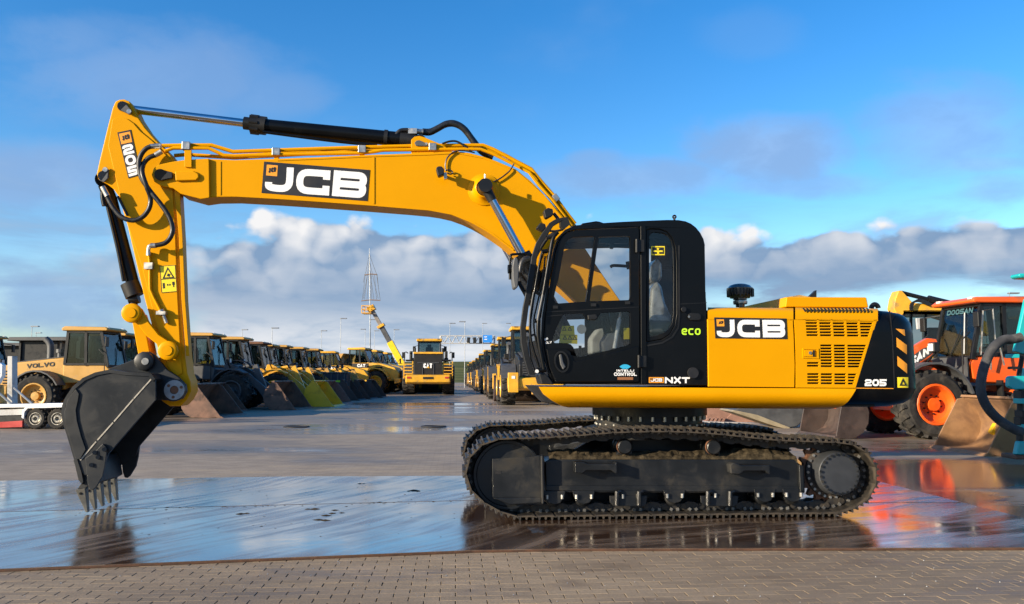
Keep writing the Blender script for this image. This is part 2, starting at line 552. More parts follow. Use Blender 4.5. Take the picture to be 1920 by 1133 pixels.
# ------------------------------------------------------------------ lettering: strokes in a box one unit high
def rnd(pts, r, closed=False, k=5):
    pts = [Vector((p[0], p[1])) for p in pts]
    n = len(pts)
    out = []
    for i, p in enumerate(pts):
        if not closed and i in (0, n - 1):
            out.append(p)
            continue
        a, b = pts[i - 1], pts[(i + 1) % n]
        da, db = (a - p), (b - p)
        ra = min(r, da.length * 0.49)
        rb = min(r, db.length * 0.49)
        q0, q1 = p + da.normalized() * ra, p + db.normalized() * rb
        for j in range(k + 1):
            t = j / k
            out.append(q0 * (1 - t) ** 2 + p * 2 * t * (1 - t) + q1 * t * t)
    return out
def glyph(ch, w, t):
    a, b, m = t / 2, w - t / 2, 0.5
    T, B = 1 - t / 2, t / 2
    R = 0.34 * min(w, 1)
    if ch == 'J': return [(rnd([(b, 1), (b, B), (a, B), (a, 0.36)], R), 0)]
    if ch == 'C': return [(rnd([(w, T), (a, T), (a, B), (w, B)], R), 0), ([(b, T), (b, 0.62)], 0), ([(b, B), (b, 0.38)], 0)]
    if ch == 'B': return [(rnd([(a, m), (a, T), (b, T), (b, m)], R * .55, True), 1), (rnd([(a, B), (a, m), (b, m), (b, B)], R * .55, True), 1), ([(a, 0), (a, 1)], 0)]
    if ch == '2': return [(rnd([(a, 0.66), (a, T), (b, T), (b, m), (w * .45, m)], R * .6), 0), (rnd([(w * .45, m), (a, m - t * .25), (a, B)], R * .5), 0), ([(0, B), (w, B)], 0)]
    if ch == '5': return [([(w, T), (0, T)], 0), ([(a, 1), (a, m - t * .5)], 0), (rnd([(a, m), (b, m), (b, B), (0, B)], R * .7), 0)]
    if ch in '0OoD': return [(rnd([(a, B), (a, T), (b, T), (b, B)], R, True), 1)] + ([([(a, 0), (a, 1)], 0)] if ch == 'D' else [])
    if ch == 'N': return [([(a, 0), (a, 1)], 0), ([(a, 1 - t * .3), (b, t * .3)], 0), ([(b, 0), (b, 1)], 0)]
    if ch == 'X': return [([(a, 0), (b, 1)], 0), ([(a, 1), (b, 0)], 0)]
    if ch == 'T': return [([(0, T), (w, T)], 0), ([(w / 2, 0), (w / 2, 1 - t)], 0)]
    if ch == 'I': return [([(a, 0), (a, 1)], 0)]
    if ch == 'L': return [([(a, 1), (a, B), (w, B)], 0)]
    if ch == 'E': return [([(w, T), (a, T), (a, B), (w, B)], 0), ([(a, m), (b, m)], 0)]
    if ch == 'R': return [([(a, 0), (a, 1)], 0), (rnd([(a, T), (b, T), (b, m), (a, m)], R * .6), 0), ([(w * .5, m), (b, 0)], 0)]
    if ch == 'V': return [([(a * .7, 1), (w / 2, a), (w - a * .7, 1)], 0)]
    if ch == 'A': return [([(a * .7, 0), (w / 2, 1 - a), (w - a * .7, 0)], 0), ([(w * .25, .3), (w * .75, .3)], 0)]
    if ch == 'S': return [(rnd([(w, T), (a, T), (a, m), (b, m), (b, B), (0, B)], R * .6), 0)]
    if ch == 'e': return [(rnd([(a, m), (b, m), (b, T), (a, T), (a, B), (b, B)], R), 0)]
    if ch == 'c': return [(rnd([(b, T), (a, T), (a, B), (b, B)], R), 0)]
    return []
def text(mb, s, O, UX, UY, t=0.26, gap=0.12, thick=0.003, nrm=None):
    """lettering from O; UX spans the whole string, UY the height"""
    O, UX, UY = Vector(O), Vector(UX), Vector(UY)
    n = Vector(nrm).normalized() if nrm is not None else UX.cross(UY).normalized()
    h = UY.length
    tot = UX.length / h
    nI = sum(c == 'I' for c in s)
    w = (tot - gap * (len(s) - 1) - nI * t) / max(len(s) - nI, 1)
    ws = [(t if c == 'I' else w) for c in s]
    ex, ey = UX / tot, UY
    x = 0.0
    j = 0
    for c, cw in zip(s, ws):
        for pl, cl in glyph(c, cw, t):
            pts = [O + ex * (x + p[0]) + ey * p[1] for p in pl]
            mb.strip(pts, n, t * h, thick + 0.0004 * (j % 5), bool(cl))
            j += 1
        x += cw + gap
    return mb

# ------------------------------------------------------------------ ground
YANG = radians(3.8)                       # the yard's own direction: rows of bricks run along YA, joints along YB
YA = Vector((cos(YANG), sin(YANG), 0))
YB = Vector((-sin(YANG), cos(YANG), 0))

def yard_mat():
    m = bpy.data.materials.new('wet_brick_yard')
    m.use_nodes = True
    N = NT(m.node_tree)
    out = N.n('ShaderNodeOutputMaterial')
    co = N.n('ShaderNodeTexCoord').outputs['Object']
    uv = N.vmul(co, (1, 1, 1), rot=(0, 0, -YANG))
    br = N.n('ShaderNodeTexBrick')
    N.put(br.inputs['Vector'], uv)
    br.inputs['Scale'].default_value = 1.0
    br.inputs['Mortar Size'].default_value = 0.006
    br.inputs['Mortar Smooth'].default_value = 0.3
    br.inputs['Brick Width'].default_value = 0.2
    br.inputs['Row Height'].default_value = 0.1
    br.inputs['Color1'].default_value = (0.8, 0.8, 0.8, 1)
    br.inputs['Color2'].default_value = (1, 1, 1, 1)
    br.inputs['Mortar'].default_value = (0.45, 0.43, 0.40, 1)
    # sand, dirt and wet streaks drawn out along the yard
    big = N.noise(N.vmul(uv, (0.10, 0.30, 1)), 1.0, 7.0, 0.6, 0.5)
    fine = N.noise(N.vmul(uv, (2.0, 5.0, 1)), 1.0, 8.0, 0.65, 0.3)
    sand = N.noise(N.vmul(uv, (0.35, 0.9, 1), off=(4, 9, 0)), 1.0, 8.0, 0.65, 0.6)
    base = N.mix(N.step(fine, 0.3, 0.7), (0.235, 0.186, 0.134), (0.345, 0.275, 0.200))
    base = N.mix(N.math('MULTIPLY', N.step(sand, 0.52, 0.70), 0.75), base, (0.43, 0.325, 0.205))
    mul = N.n('ShaderNodeMix', data_type='RGBA', blend_type='MULTIPLY')
    mul.inputs[0].default_value = 0.45
    N.put(mul.inputs[6], base)
    N.put(mul.inputs[7], br.outputs['Color'])
    base = mul.outputs[2]
    wet = N.noise(N.vmul(uv, (0.085, 0.21, 1), off=(1.3, 2.2, 0)), 1.0, 6.0, 0.58, 0.4)
    # how the water lies: pools in the middle of the yard and far to the right
    sep = N.n('ShaderNodeSeparateXYZ')
    N.put(sep.inputs[0], co)
    def pool(cx, cy, rx, ry, k):
        qx = N.math('DIVIDE', N.math('SUBTRACT', sep.outputs[0], cx), rx)
        qy = N.math('DIVIDE', N.math('SUBTRACT', sep.outputs[1], cy), ry)
        r2 = N.math('ADD', N.math('MULTIPLY', qx, qx), N.math('MULTIPLY', qy, qy))
        return N.math('MULTIPLY', N.step(r2, 1.3, 0.0), k)
    pl = None
    for q in ((-3.5, 24.5, 6.0, 5.0, .16), (-4.5, 40, 7, 11, .15), (5.6, 12.6, 3.6, 2.6, .22), (4.5, 9.6, 2.2, 1.6, .25), (-12.3, 13.8, 1.6, .8, .3), (8, 18, 5, 2.5, .12), (-2, 70, 6, 20, .08)):
        k = pool(*q)
        pl = k if pl is None else N.math('MAXIMUM', pl, k)
    wl = N.math('ADD', wet, pl)
    damp = N.step(wl, 0.46, 0.60)
    film = N.step(N.math('ADD', wl, N.math('MULTIPLY', N.math('SUBTRACT', fine, 0.5), 0.22)), 0.56, 0.70)
    dk = N.n('ShaderNodeMix', data_type='RGBA', blend_type='MULTIPLY')
    N.put(dk.inputs[0], N.math('MULTIPLY', damp, 0.5))
    N.put(dk.inputs[6], base)
    dk.inputs[7].default_value = (0.36, 0.38, 0.42, 1)
    p = N.n('ShaderNodeBsdfPrincipled')
    N.put(p.inputs['Base Color'], dk.outputs[2])
    N.put(p.inputs['Roughness'], N.math('SUBTRACT', 0.80, N.math('ADD', N.math('MULTIPLY', damp, 0.30), N.math('MULTIPLY', film, 0.34))))
    p.inputs['IOR'].default_value = 1.5
    N.put(p.inputs['Coat Weight'], N.math('MULTIPLY', film, 0.85))
    p.inputs['Coat Roughness'].default_value = 0.10
    h = N.math('ADD', N.math('MULTIPLY', fine, 0.5), N.math('MULTIPLY', N.math('SUBTRACT', 1.0, br.outputs['Fac']), 0.6))
    b = N.n('ShaderNodeBump')
    N.put(b.inputs['Strength'], N.math('SUBTRACT', 0.30, N.math('MULTIPLY', film, 0.22)))
    b.inputs['Distance'].default_value = 0.012
    N.put(b.inputs['Height'], h)
    N.put(p.inputs['Normal'], b.outputs[0])
    N.put(out.inputs[0], p.outputs[0])
    return m
M['yard'] = yard_mat()
M['joint'] = mat('joint_sand', (0.13, 0.098, 0.066), 0.95, var=0.3, scale=20, spec=0.1)
def paver_mat():
    m = bpy.data.materials.new('concrete_paver')
    m.use_nodes = True
    N = NT(m.node_tree)
    out = N.n('ShaderNodeOutputMaterial')
    geo = N.n('ShaderNodeNewGeometry').outputs['Position']
    oi = N.n('ShaderNodeObjectInfo').outputs['Random']
    isl = N.n('ShaderNodeNewGeometry').outputs['Random Per Island']
    fine = N.noise(geo, 55.0, 6.0, 0.7)
    mid = N.noise(geo, 3.2, 7.0, 0.62, 0.4)
    stain = N.noise(N.vmul(geo, (0.9, 2.2, 1)), 1.0, 7.0, 0.6, 0.5)
    c = N.mix(N.step(fine, 0.25, 0.75), (0.215, 0.158, 0.098), (0.325, 0.246, 0.158))
    c = N.mix(N.math('MULTIPLY', N.step(mid, 0.5, 0.72), 0.6), c, (0.36, 0.265, 0.17))
    c = N.mix(N.math('MULTIPLY', N.step(stain, 0.50, 0.72), 0.55), c, (0.125, 0.097, 0.073))
    damp = N.noise(N.vmul(geo, (0.22, 0.5, 1), off=(0.75, 0.1, 0)), 1.0, 5.0, 0.55)
    c = N.mix(N.math('MULTIPLY', N.step(damp, 0.42, 0.60), 0.6), c, (0.150, 0.112, 0.074))
    hs = N.n('ShaderNodeHueSaturation')
    r = N.math('FRACT', N.math('ADD', oi, isl))
    N.put(hs.inputs['Value'], N.math('ADD', 0.90, N.math('MULTIPLY', r, 0.20)))
    N.put(hs.inputs['Color'], c)
    p = N.n('ShaderNodeBsdfPrincipled')
    N.put(p.inputs['Base Color'], hs.outputs[0])
    N.put(p.inputs['Roughness'], N.step(stain, 0.45, 0.7, 0.85, 0.55))
    b = N.n('ShaderNodeBump')
    b.inputs['Strength'].default_value = 0.55
    b.inputs['Distance'].default_value = 0.006
    N.put(b.inputs['Height'], N.math('ADD', N.math('MULTIPLY', fine, 0.6), N.math('MULTIPLY', N.noise(geo, 14.0, 5.0, 0.6), 0.8)))
    N.put(p.inputs['Normal'], b.outputs[0])
    N.put(out.inputs[0], p.outputs[0])
    return m
M['paver'] = paver_mat()

YSPLIT = 7.3
def sheet(name, pts, m, kind='structure'):
    return tag(build(name, MB().add(pts, [list(range(len(pts)))]), m, smooth=0), kind=kind)
def ab(a, b, z=0.0): return YA * a + YB * b + Vector((0, 0, z))
sheet('yard', [ab(-400, YSPLIT, -0.001), ab(400, YSPLIT, -0.001), ab(400, 205, -0.001), ab(-400, 205, -0.001)], M['yard'])
pavement = sheet('pavement', [ab(-40, -30, -0.014), ab(40, -30, -0.014), ab(40, YSPLIT, -0.014), ab(-40, YSPLIT, -0.014)], M['joint'])

def paver_mesh(z=0.0):
    mb = MB()
    x, y = 0.0970, 0.0487
    c = 0.0016
    lo, hi = -0.05, 0.0
    r0 = [(-x, -y, lo), (x, -y, lo), (x, y, lo), (-x, y, lo)]
    r1 = [(-x, -y, hi - c), (x, -y, hi - c), (x, y, hi - c), (-x, y, hi - c)]
    r2 = [(-x + c, -y + c, hi), (x - c, -y + c, hi), (x - c, y - c, hi), (-x + c, y - c, hi)]
    mb.loft([[Vector(p) for p in r] for r in (r0, r1, r2)], True)
    mb.add(r2, [(0, 1, 2, 3)])
    return mb
def make_pavers():
    pos = []
    j0, j1 = int(3.6 / 0.1), int(YSPLIT / 0.1)
    for j in range(j0, j1):
        b = 0.1 * j + 0.05
        for i in range(-48, 49):
            a = 0.2 * i + (0.1 if j % 2 else 0.0)
            q = ab(a, b)
            # what the picture shows of the paving: in front of the plates and right of them
            d = q - CAMV
            dep = d.y * CP + d.z * SP
            u = U0 + F * d.x / dep
            v = V0 - F * (d.z * CP - d.y * SP) / dep
            if -800 < u < 2720 and v < 1300:
                front = 1066 - u * 0.041 if u < 900 else 1029
                if v > front - 26 or u > 1860 or u < 0:
                    pos.append((-v + abs(u - 960) * 0.02 if (-10 < u < 1930 and v < 1150) else 5000.0, q))
    pos.sort(key=lambda t: t[0])
    proto = build('paver', paver_mesh(), M['paver'], pavement, smooth=0)
    rest = MB()
    base = paver_mesh()
    def M4(q):
        return Matrix.Translation(q + Vector((0, 0, random.uniform(-0.0012, 0.0008)))) @ Matrix.Rotation(YANG + random.gauss(0, 0.006), 4, 'Z') @ \
            Matrix.Rotation(random.gauss(0, 0.006), 4, 'X') @ Matrix.Rotation(random.gauss(0, 0.004), 4, 'Y')
    order = [q for k, q in pos]                       # largest in the picture first
    for i, q in enumerate(order):
        m4 = M4(q)
        if i < 298:
            o = proto if i == 0 else proto.copy()
            if i: col.objects.link(o)
            o.parent = pavement
            o.matrix_local = m4
        else:
            rest.add([m4 @ p for p in base.v], base.f)
    tag(build('paver_field', rest, M['paver'], pavement, smooth=0), kind='stuff')
make_pavers()

# ------------------------------------------------------------------ wet steel road plates
def plate_mat(name, ang, seed):
    m = bpy.data.materials.new(name)
    m.use_nodes = True
    N = NT(m.node_tree)
    out = N.n('ShaderNodeOutputMaterial')
    geo = N.n('ShaderNodeTexCoord').outputs['Object']
    st = N.vmul(geo, (1, 1, 1), rot=(0, 0, -ang), off=(seed, seed * .7, 0))
    # curved scuffs where tracks turned, streaks along the dragging direction
    warp = N.noise(N.vmul(st, (0.28, 0.28, 1)), 1.0, 1.5, 0.5)
    sx = N.n('ShaderNodeVectorMath', operation='ADD')
    N.put(sx.inputs[0], N.vmul(st, (0.45, 6.0, 1)))
    cmb = N.n('ShaderNodeCombineXYZ')
    N.put(cmb.inputs[1], N.math('MULTIPLY', warp, 5.0))
    N.put(sx.inputs[1], cmb.outputs[0])
    streak = N.noise(sx.outputs[0], 1.0, 7.0, 0.62, 0.2)
    patch = N.noise(N.vmul(geo, (0.55, 0.8, 1), off=(seed, 1, 0)), 1.0, 5.0, 0.55, 0.4)
    fine = N.noise(geo, 40.0, 5.0, 0.6)
    scuff = N.math('MULTIPLY', N.step(streak, 0.43, 0.62), N.step(patch, 0.30, 0.56))
    base = N.mix(N.step(fine, 0.3, 0.7), (0.050, 0.026, 0.016), (0.092, 0.049, 0.029))
    base = N.mix(N.math('MULTIPLY', scuff, 0.65), base, (0.19, 0.140, 0.100))
    df = N.n('ShaderNodeBsdfDiffuse')
    N.put(df.inputs[0], base)
    gl = N.n('ShaderNodeBsdfGlossy')
    gl.inputs[0].default_value = (0.99, 0.94, 0.88, 1)
    N.put(gl.inputs['Roughness'], N.math('ADD', N.step(patch, 0.3, 0.7, 0.07, 0.20), N.math('MULTIPLY', scuff, 0.14)))
    lw = N.n('ShaderNodeFresnel')
    lw.inputs[0].default_value = 1.9
    f = N.math('ADD', N.math('MULTIPLY', N.math('POWER', lw.outputs[0], 0.62), 1.22), 0.0, clamp=True)
    f = N.math('MULTIPLY', f, N.math('SUBTRACT', 1.0, N.math('MULTIPLY', scuff, 0.34)))
    b = N.n('ShaderNodeBump')
    b.inputs['Strength'].default_value = 0.09
    b.inputs['Distance'].default_value = 0.006
    N.put(b.inputs['Height'], N.math('ADD', N.math('MULTIPLY', N.noise(N.vmul(geo, (5, 9, 1)), 1.0, 4.0, 0.5), 1.0), N.math('MULTIPLY', streak, 0.7)))
    N.put(gl.inputs['Normal'], b.outputs[0])
    mx = N.n('ShaderNodeMixShader')
    N.put(mx.inputs[0], f)
    N.put(mx.inputs[1], df.outputs[0])
    N.put(mx.inputs[2], gl.outputs[0])
    N.put(out.inputs[0], mx.outputs[0])
    return m
M['plate_a'] = plate_mat('wet_plate_steel', radians(60), 0.0)
M['plate_b'] = plate_mat('wet_plate_steel_curved', radians(66), 3.7)
M['plate_c'] = plate_mat('wet_plate_steel_dark', radians(24), 7.1)
M['plate_edge'] = mat('rusty_plate_edge', (0.075, 0.034, 0.018), 0.85, var=0.4, scale=10, bump=0.2)
PZ = 0.024
def road_plate(px, m, label, z=PZ):
    pts = [GD(u, v, z) for u, v in px]
    c = sum(pts, Vector()) / len(pts)
    t = thing('steel_road_plate', (c.x, c.y, 0), label, 'road plate', 'steel road plates under the excavator', world_space=True)
    build('top_face', MB().prism(pts, (0, 0, -0.006)), m, t, smooth=0)
    low = [Vector((p.x, p.y, z - 0.0062)) for p in pts]
    build('rusty_edge', MB().prism(low, (0, 0, -z + 0.0092)), M['plate_edge'], t, smooth=0)
    return t
road_plate([(-260, 1077), (884, 1031.5), (1063.6, 1028.5), (1063.6, 934.0), (880, 939.0), (440, 949.5), (0, 960.5), (-260, 967)], M['plate_a'],
           'long steel road plate under the bucket teeth, its rusty edge along the brick paving')
road_plate([(-260, 966.3), (0, 959.7), (440, 948.7), (880, 938.2), (1063.6, 933.2), (1063.6, 891), (870, 892.2), (550, 893.5), (0, 901.5), (-260, 906)], M['plate_b'],
           'steel road plate with curved track scuffs, behind the plate that the bucket teeth stand on', z=PZ - 0.0015)
road_plate([(1064, 1028.6), (2142, 1026), (1808, 943), (1064, 943)], M['plate_c'],
           'dark steel road plate under the crawler tracks, reflecting the orange loader', z=PZ)
road_plate([(1064, 942.3), (1804.5, 942.3), (1606, 892.5), (1064, 891)], M['plate_c'],
           'steel road plate mostly hidden behind the crawler tracks, beyond the one that reflects orange', z=PZ - 0.0015)

# mud crumbs on the plates, grit on the paving
def crumbs():
    mb = MB()
    def lump(p, r, flat=0.22):
        k = 6
        ring = [p + Vector((cos(i * 2 * pi / k) * r * random.uniform(.7, 1.4), sin(i * 2 * pi / k) * r * random.uniform(.6, 1.1), 0)) for i in range(k)]
        mb.add(ring + [p + Vector((0, 0, r * flat))], [(i, (i + 1) % k, k) for i in range(k)])
    for (u, v, r) in ((452, 964, .055), (463, 963, .04), (590, 955, .06), (577, 955, .04), (622, 963, .045), (612, 967, .05), (628, 957, .04), (640, 962, .035), (775, 920, .06), (783, 921, .04), (766, 921, .03),
                      (700, 943, .025), (712, 942, .03), (610, 976, .05), (598, 975, .05), (650, 950, .02), (490, 987, .02), (675, 907, .03), (682, 907, .02), (280, 1003, .015)):
        lump(GD(u, v, PZ), r)
    for k in range(90):
        lump(GD(random.uniform(120, 1000), random.uniform(905, 1010), PZ), random.uniform(.004, .013))
    for k in range(70):
        u = random.uniform(150, 880)
        lump(GD(u, 960 - u * 0.0245 + random.uniform(-1, 3), PZ), random.uniform(.005, .02))
    tag(build('mud_debris', mb, M['mud'], smooth=60), kind='stuff')
    mb2 = MB()
    for k in range(85):
        u = random.uniform(0, 1920)
        p = GD(u, random.uniform(1045, 1130), 0.0)
        r = random.uniform(.003, .0065)
        mb2.add([p + Vector((r, 0, 0)), p + Vector((-r * .4, r, 0)), p + Vector((-r * .5, -r, 0)), p + Vector((0, 0, r * 1.2))], [(0, 1, 3), (1, 2, 3), (2, 0, 3)])
    tag(build('white_grit', mb2, mat('white_grit_stone', (0.62, 0.60, 0.55), 0.7), smooth=0), kind='stuff')
crumbs()
M['iron'] = mat('cast_iron', (0.022, 0.020, 0.018), 0.6, metal=0.3, var=0.3, scale=8)
def drain(u, v, label):
    p = GD(u, v, 0)
    t = thing('drain_cover', p, label, 'drain cover', 'drain covers in the yard')
    mb = MB().disc((0, 0, 0.002), (0, 0, 1), 0.30, 0.006, 24)
    build('lid', mb, M['iron'], t)
    r = MB()
    r.tube([(0.34 * cos(i * pi / 14), 0.34 * sin(i * pi / 14), 0.004) for i in range(29)], 0.03, 6)
    build('rim', r, M['iron'], t)
drain(813, 800.5, 'round iron drain cover in the wet yard close to the crawler tracks')
drain(556, 801, 'round iron drain cover in the yard in front of the rusty loader buckets')

# ------------------------------------------------------------------ the excavator
cA = lambda x, y: (x / 2.8325 + 80, y / 2.8325 + 160)
cB = lambda x, y: (x / 2.575 + 80, y / 2.575 + 540)
cC = lambda x, y: (x / 3.776 + 440, y / 3.776 + 160)
cD = lambda x, y: (x / 3.3324 + 780, y / 3.3324 + 220)
cE = lambda x, y: (x / 2.981 + 930, y / 2.981 + 380)
cF = lambda x, y: (x / 3.7773 + 1290, y / 3.7773 + 500)
cG = lambda x, y: (x / 4.357 + 840, y / 4.357 + 740)
cH = lambda x, y: (x / 4.357 + 1240, y / 4.357 + 740)
cK = lambda x, y: (x / 7.5556 + 100, y / 7.5556 + 820)          # close-up of the teeth
cL = lambda x, y: (x / 3.776 + 940, y / 3.776 + 400)            # close-up of the cab front
cN = lambda x, y: (x / 6.6636 + 1000, y / 6.6636 + 560)         # close-up of the door

_d = ray(1250, 707)
N0 = CAMV + _d * (8.25 / _d.y)
_t = Plane((0, 0, 0), YANG)
_C = N0 + _t.e2 * 1.4
_s = (1215 - U0) / F
# slide along the machine's axis until the slew centre falls on u = 1215
_k = (_s * _C.y - _C.x) / (_t.e1.x - _s * _t.e1.y)
CEN = _C + _t.e1 * _k
CEN.z = 0
TR = Plane(CEN, YANG)                      # tracks
UP = Plane(CEN, radians(6.3))              # upper works, slewed a little further round
E = UP

ex = thing('excavator', (CEN.x, CEN.y, 0), 'big yellow and black crawler excavator with its bucket down on the wet steel plates', 'excavator', world_space=True)

def pr(px, w0, w1, P=E):
    """prism on traced outline from across-offset w0 to w1"""
    return MB().prism([P(u, v, w0) for u, v in px], P.e2 * (w1 - w0))
def prm(mb, px, w0, w1, P=E):
    return mb.prism([P(u, v, w0) for u, v in px], P.e2 * (w1 - w0))
def circ(u, v, r, n=20): return [(u + r * cos(2 * pi * i / n), v + r * sin(2 * pi * i / n)) for i in range(n)]
def ctr(pts, n=6):
    """smooth a polyline of tuples or vectors (Catmull-Rom)"""
    pts = [Vector(p) for p in pts]
    out = []
    for i in range(len(pts) - 1):
        p0, p1, p2, p3 = pts[max(i - 1, 0)], pts[i], pts[i + 1], pts[min(i + 2, len(pts) - 1)]
        for j in range(n):
            t = j / n
            out.append(0.5 * ((2 * p1) + (p2 - p0) * t + (2 * p0 - 5 * p1 + 4 * p2 - p3) * t * t + (3 * p1 - p0 - 3 * p2 + p3) * t ** 3))
    out.append(pts[-1])
    return out
def hose(mb, px, w, r, P=E, n=11):
    """px: (u, v) or (u, v, w)"""
    pts = [P(p[0], p[1], p[2] if len(p) > 2 else w) for p in px]
    return mb.tube(ctr(pts, 6), r, n)
def quad_decal(name, px, w, m, par, thick=0.004, P=E):
    return build(name, pr(px, w - thick, w, P), m, par, smooth=0)
def lettering(name, s, BL, BR, TL, w, m, par, t=0.26, gap=0.12, P=E, thick=0.002):
    O, X, Y = P(*BL, w), P(*BR, w), P(*TL, w)
    return build(name, text(MB(), s, O, X - O, Y - O, t, gap, thick, nrm=-P.e2), m, par, smooth=0)
def mapq(q, x, y):
    """bilinear point of a quad given as TL, TR, BR, BL"""
    a, b, c, d = [Vector(p) for p in q]
    p = (a * (1 - x) + b * x) * (1 - y) + (d * (1 - x) + c * x) * y
    return (p.x, p.y)

# ---- boom
BW = 0.19
bo = [(323.6, 303), (345, 300), (380, 297.5), (440, 300), (520, 297.5), (610, 294), (701, 289.8), (805, 286.6), (830, 284.6), (856, 283.6), (880, 286.5), (905, 293), (930, 301.5), (966, 316.5),
      (996, 340), (1020, 364.5), (1041, 388), (1066, 418), (1100, 470), (1150, 545), (1195, 610), (1165, 632), (1120, 600), (1060, 548), (1005, 503), (963, 472), (942, 454.5), (924, 442), (906, 430.5), (888, 420.5), (870, 412),
      (848, 404), (825, 398.8), (805, 395.9), (770, 392.5), (691, 386.2), (600, 379.5), (520, 374), (440, 369.5), (400, 370), (376, 373.4), (338, 363), (324, 353)]
boom = build('boom', pr(bo, -BW, BW - 0.02), M['yellow'], ex, bevel=0.010)
lip = MB()
for side, (w0, w1) in enumerate(((-BW - 0.004, -BW + 0.012), )):
    edge = [(440, 367.5), (520, 372), (600, 377.5), (691, 384.2), (805, 393.8), (848, 401.9), (888, 418.4), (924, 439.8), (963, 469.6)]
    lip.strip([E(u, v, -BW - 0.001) for u, v in edge], -E.e2, 0.016, 0.006)
    lip.strip([E(u, v, -BW - 0.001) for u, v in [(413, 303), (413, 366)]], -E.e2, 0.014, 0.005)
    lip.strip([E(u, v, -BW - 0.001) for u, v in [cC(985, 510), cC(985, 840)]], -E.e2, 0.016, 0.006)
    lip.strip([E(u, v, -BW - 0.001) for u, v in [(520, 300.5), (610, 297), (701, 292.8), (805, 289.6), (856, 286.8), (905, 296), (966, 319.5), (1020, 368), (1062, 420)]], -E.e2, 0.016, 0.005)
build('weld_seam', lip, M['yellow'], boom, smooth=0)
fork = [(297, 309), (310, 306), (323, 303), (345, 300), (392, 297), (393, 371), (376, 373.4), (338, 363), (324, 353), (303, 349), (289, 341), (284, 328), (288, 315)]
fk = pr(fork, -0.225, -BW + 0.002)
prm(fk, fork, BW - 0.025, 0.215)
build('boom_fork', fk, M['yellow'], boom, bevel=0.009)
build('fork_rib', pr([cA(700, 455), cA(800, 452), cA(828, 470), cA(830, 490), cA(815, 505), cA(705, 508)], -0.255, -0.222), M['yellow'], boom, bevel=0.014)
pk = MB().cyl(E(*cA(625, 475), -0.275), E(*cA(625, 475), 0.25), 0.062, n=20)
build('pivot_pin', pk, M['satin'], boom)
build('pin_keeper', pr([cA(628, 448), cA(688, 462), cA(688, 492), cA(630, 504)], -0.262, -0.226), M['satin'], boom, bevel=0.006)
bb = MB().lathe(E(*cC(1765, 740), -BW), -E.e2, [(0.0, 0.185), (0.012, 0.182), (0.02, 0.150), (0.05, 0.118), (0.09, 0.108), (0.10, 0.095)], 32)
build('cylinder_boss', bb, M['yellow'], boom)
br = [(771, 282), (771, 262), (777, 256.5), (786, 255), (795, 257), (827, 270.5), (850, 285), (830, 287), (771, 289)]
bk = pr(br, -0.15, -0.115)
prm(bk, br, 0.095, 0.13)
build('arm_cylinder_bracket', bk, M['yellow'], boom, bevel=0.006)
build('bracket_pin', pr([(777, 268), (781, 263.5), (787, 263), (803, 270), (801, 274), (780, 273.5)], -0.165, -0.149), M['grey'], boom, bevel=0.005)
build('bracket_bolt', MB().disc(E(799.5, 270, -0.166), -E.e2, 0.014, 0.010, 10), M['steel'], boom)
# decal on the boom
dq = [cC(208, 540), cC(957, 600), cC(940, 820), cC(190, 762)]
dec = quad_decal('logo_panel', dq, -BW - 0.0005, M['black_print'], boom)
oq = [mapq(dq, .022, .09), mapq(dq, .130, .09), mapq(dq, .130, .46), mapq(dq, .022, .46)]
osq = quad_decal('orange_square', [cC(228, 562), cC(305, 568), cC(300, 645), cC(222, 638)], -BW - 0.0045, M['orange_print'], dec, 0.002)
def logo_letters(par, w, J, C, B, m, P=E):
    """each letter from its own corner points: BL, BR, TL"""
    for s, q in (('J', J), ('C', C), ('B', B)):
        O, X, Y = P(*q[0], w), P(*q[1], w), P(*q[2], w)
        build('letter', text(MB(), s, O, X - O, Y - O, 0.27, 0.1, 0.002, nrm=-P.e2), m, par, smooth=0)
logo_letters(dec, -BW - 0.0046, [cC(212, 748), cC(410, 762), cC(222, 570)], [cC(430, 766), cC(668, 782), cC(442, 588)], [cC(688, 784), cC(926, 802), cC(704, 602)], M['white'])
lettering('emblem_letters', 'JCB', cC(238, 622), cC(290, 612), cC(240, 588), -BW - 0.0067, M['black_print'], dec, t=0.3)

# ---- arm (stick)
arm_px = [(184, 336.5), (180.6, 326), (186, 301), (201.8, 236), (210.6, 202), (216, 190), (223, 186.5), (232, 185.8), (243, 190), (249.5, 200.6), (255, 213), (272, 239), (292, 262), (312, 281), (327, 300), (330, 352), (335, 440), (339.5, 560), (347, 668), (351, 700),
          (357, 716), (358, 734), (350, 750), (338, 762), (318, 762), (303, 752), (297, 738), (300, 718), (305, 700), (297, 660), (282, 602), (270.6, 560), (239, 425), (222, 368), (212, 354), (200, 345)]
arm = build('arm', pr(arm_px, -0.150, 0.150), M['yellow'], ex, bevel=0.016)
inner = [(202.5, 273), (210.6, 224), (221, 219.5), (237, 222), (250, 231), (263, 246), (285, 264), (305, 284), (320, 301), (323.5, 352), (328.5, 440), (333, 560), (339, 668), (342, 700), (330, 706), (316, 690), (306, 655), (283, 570), (266, 500), (240, 424), (225, 368), (211, 310)]
build('arm_side_plate', pr(inner, -0.166, -0.149), M['yellow'], arm, bevel=0.006)
flp = MB()
flp.prism([E(u, v, -0.175) for u, v in [(327, 352), (336.5, 352), (342, 440), (347, 560), (355, 668), (349, 668), (340, 560), (335, 440)]], E.e2 * 0.02)
build('arm_edge_flange', flp, M['yellow'], arm, bevel=0.004)
pn = MB()
for (u, v, r) in ((*cA(425, 112), 0.055), (*cA(322, 482), 0.055)):
    pn.cyl(E(u, v, -0.19), E(u, v, 0.19), r, n=18)
build('arm_pin', pn, M['grey'], arm)
kp = MB()
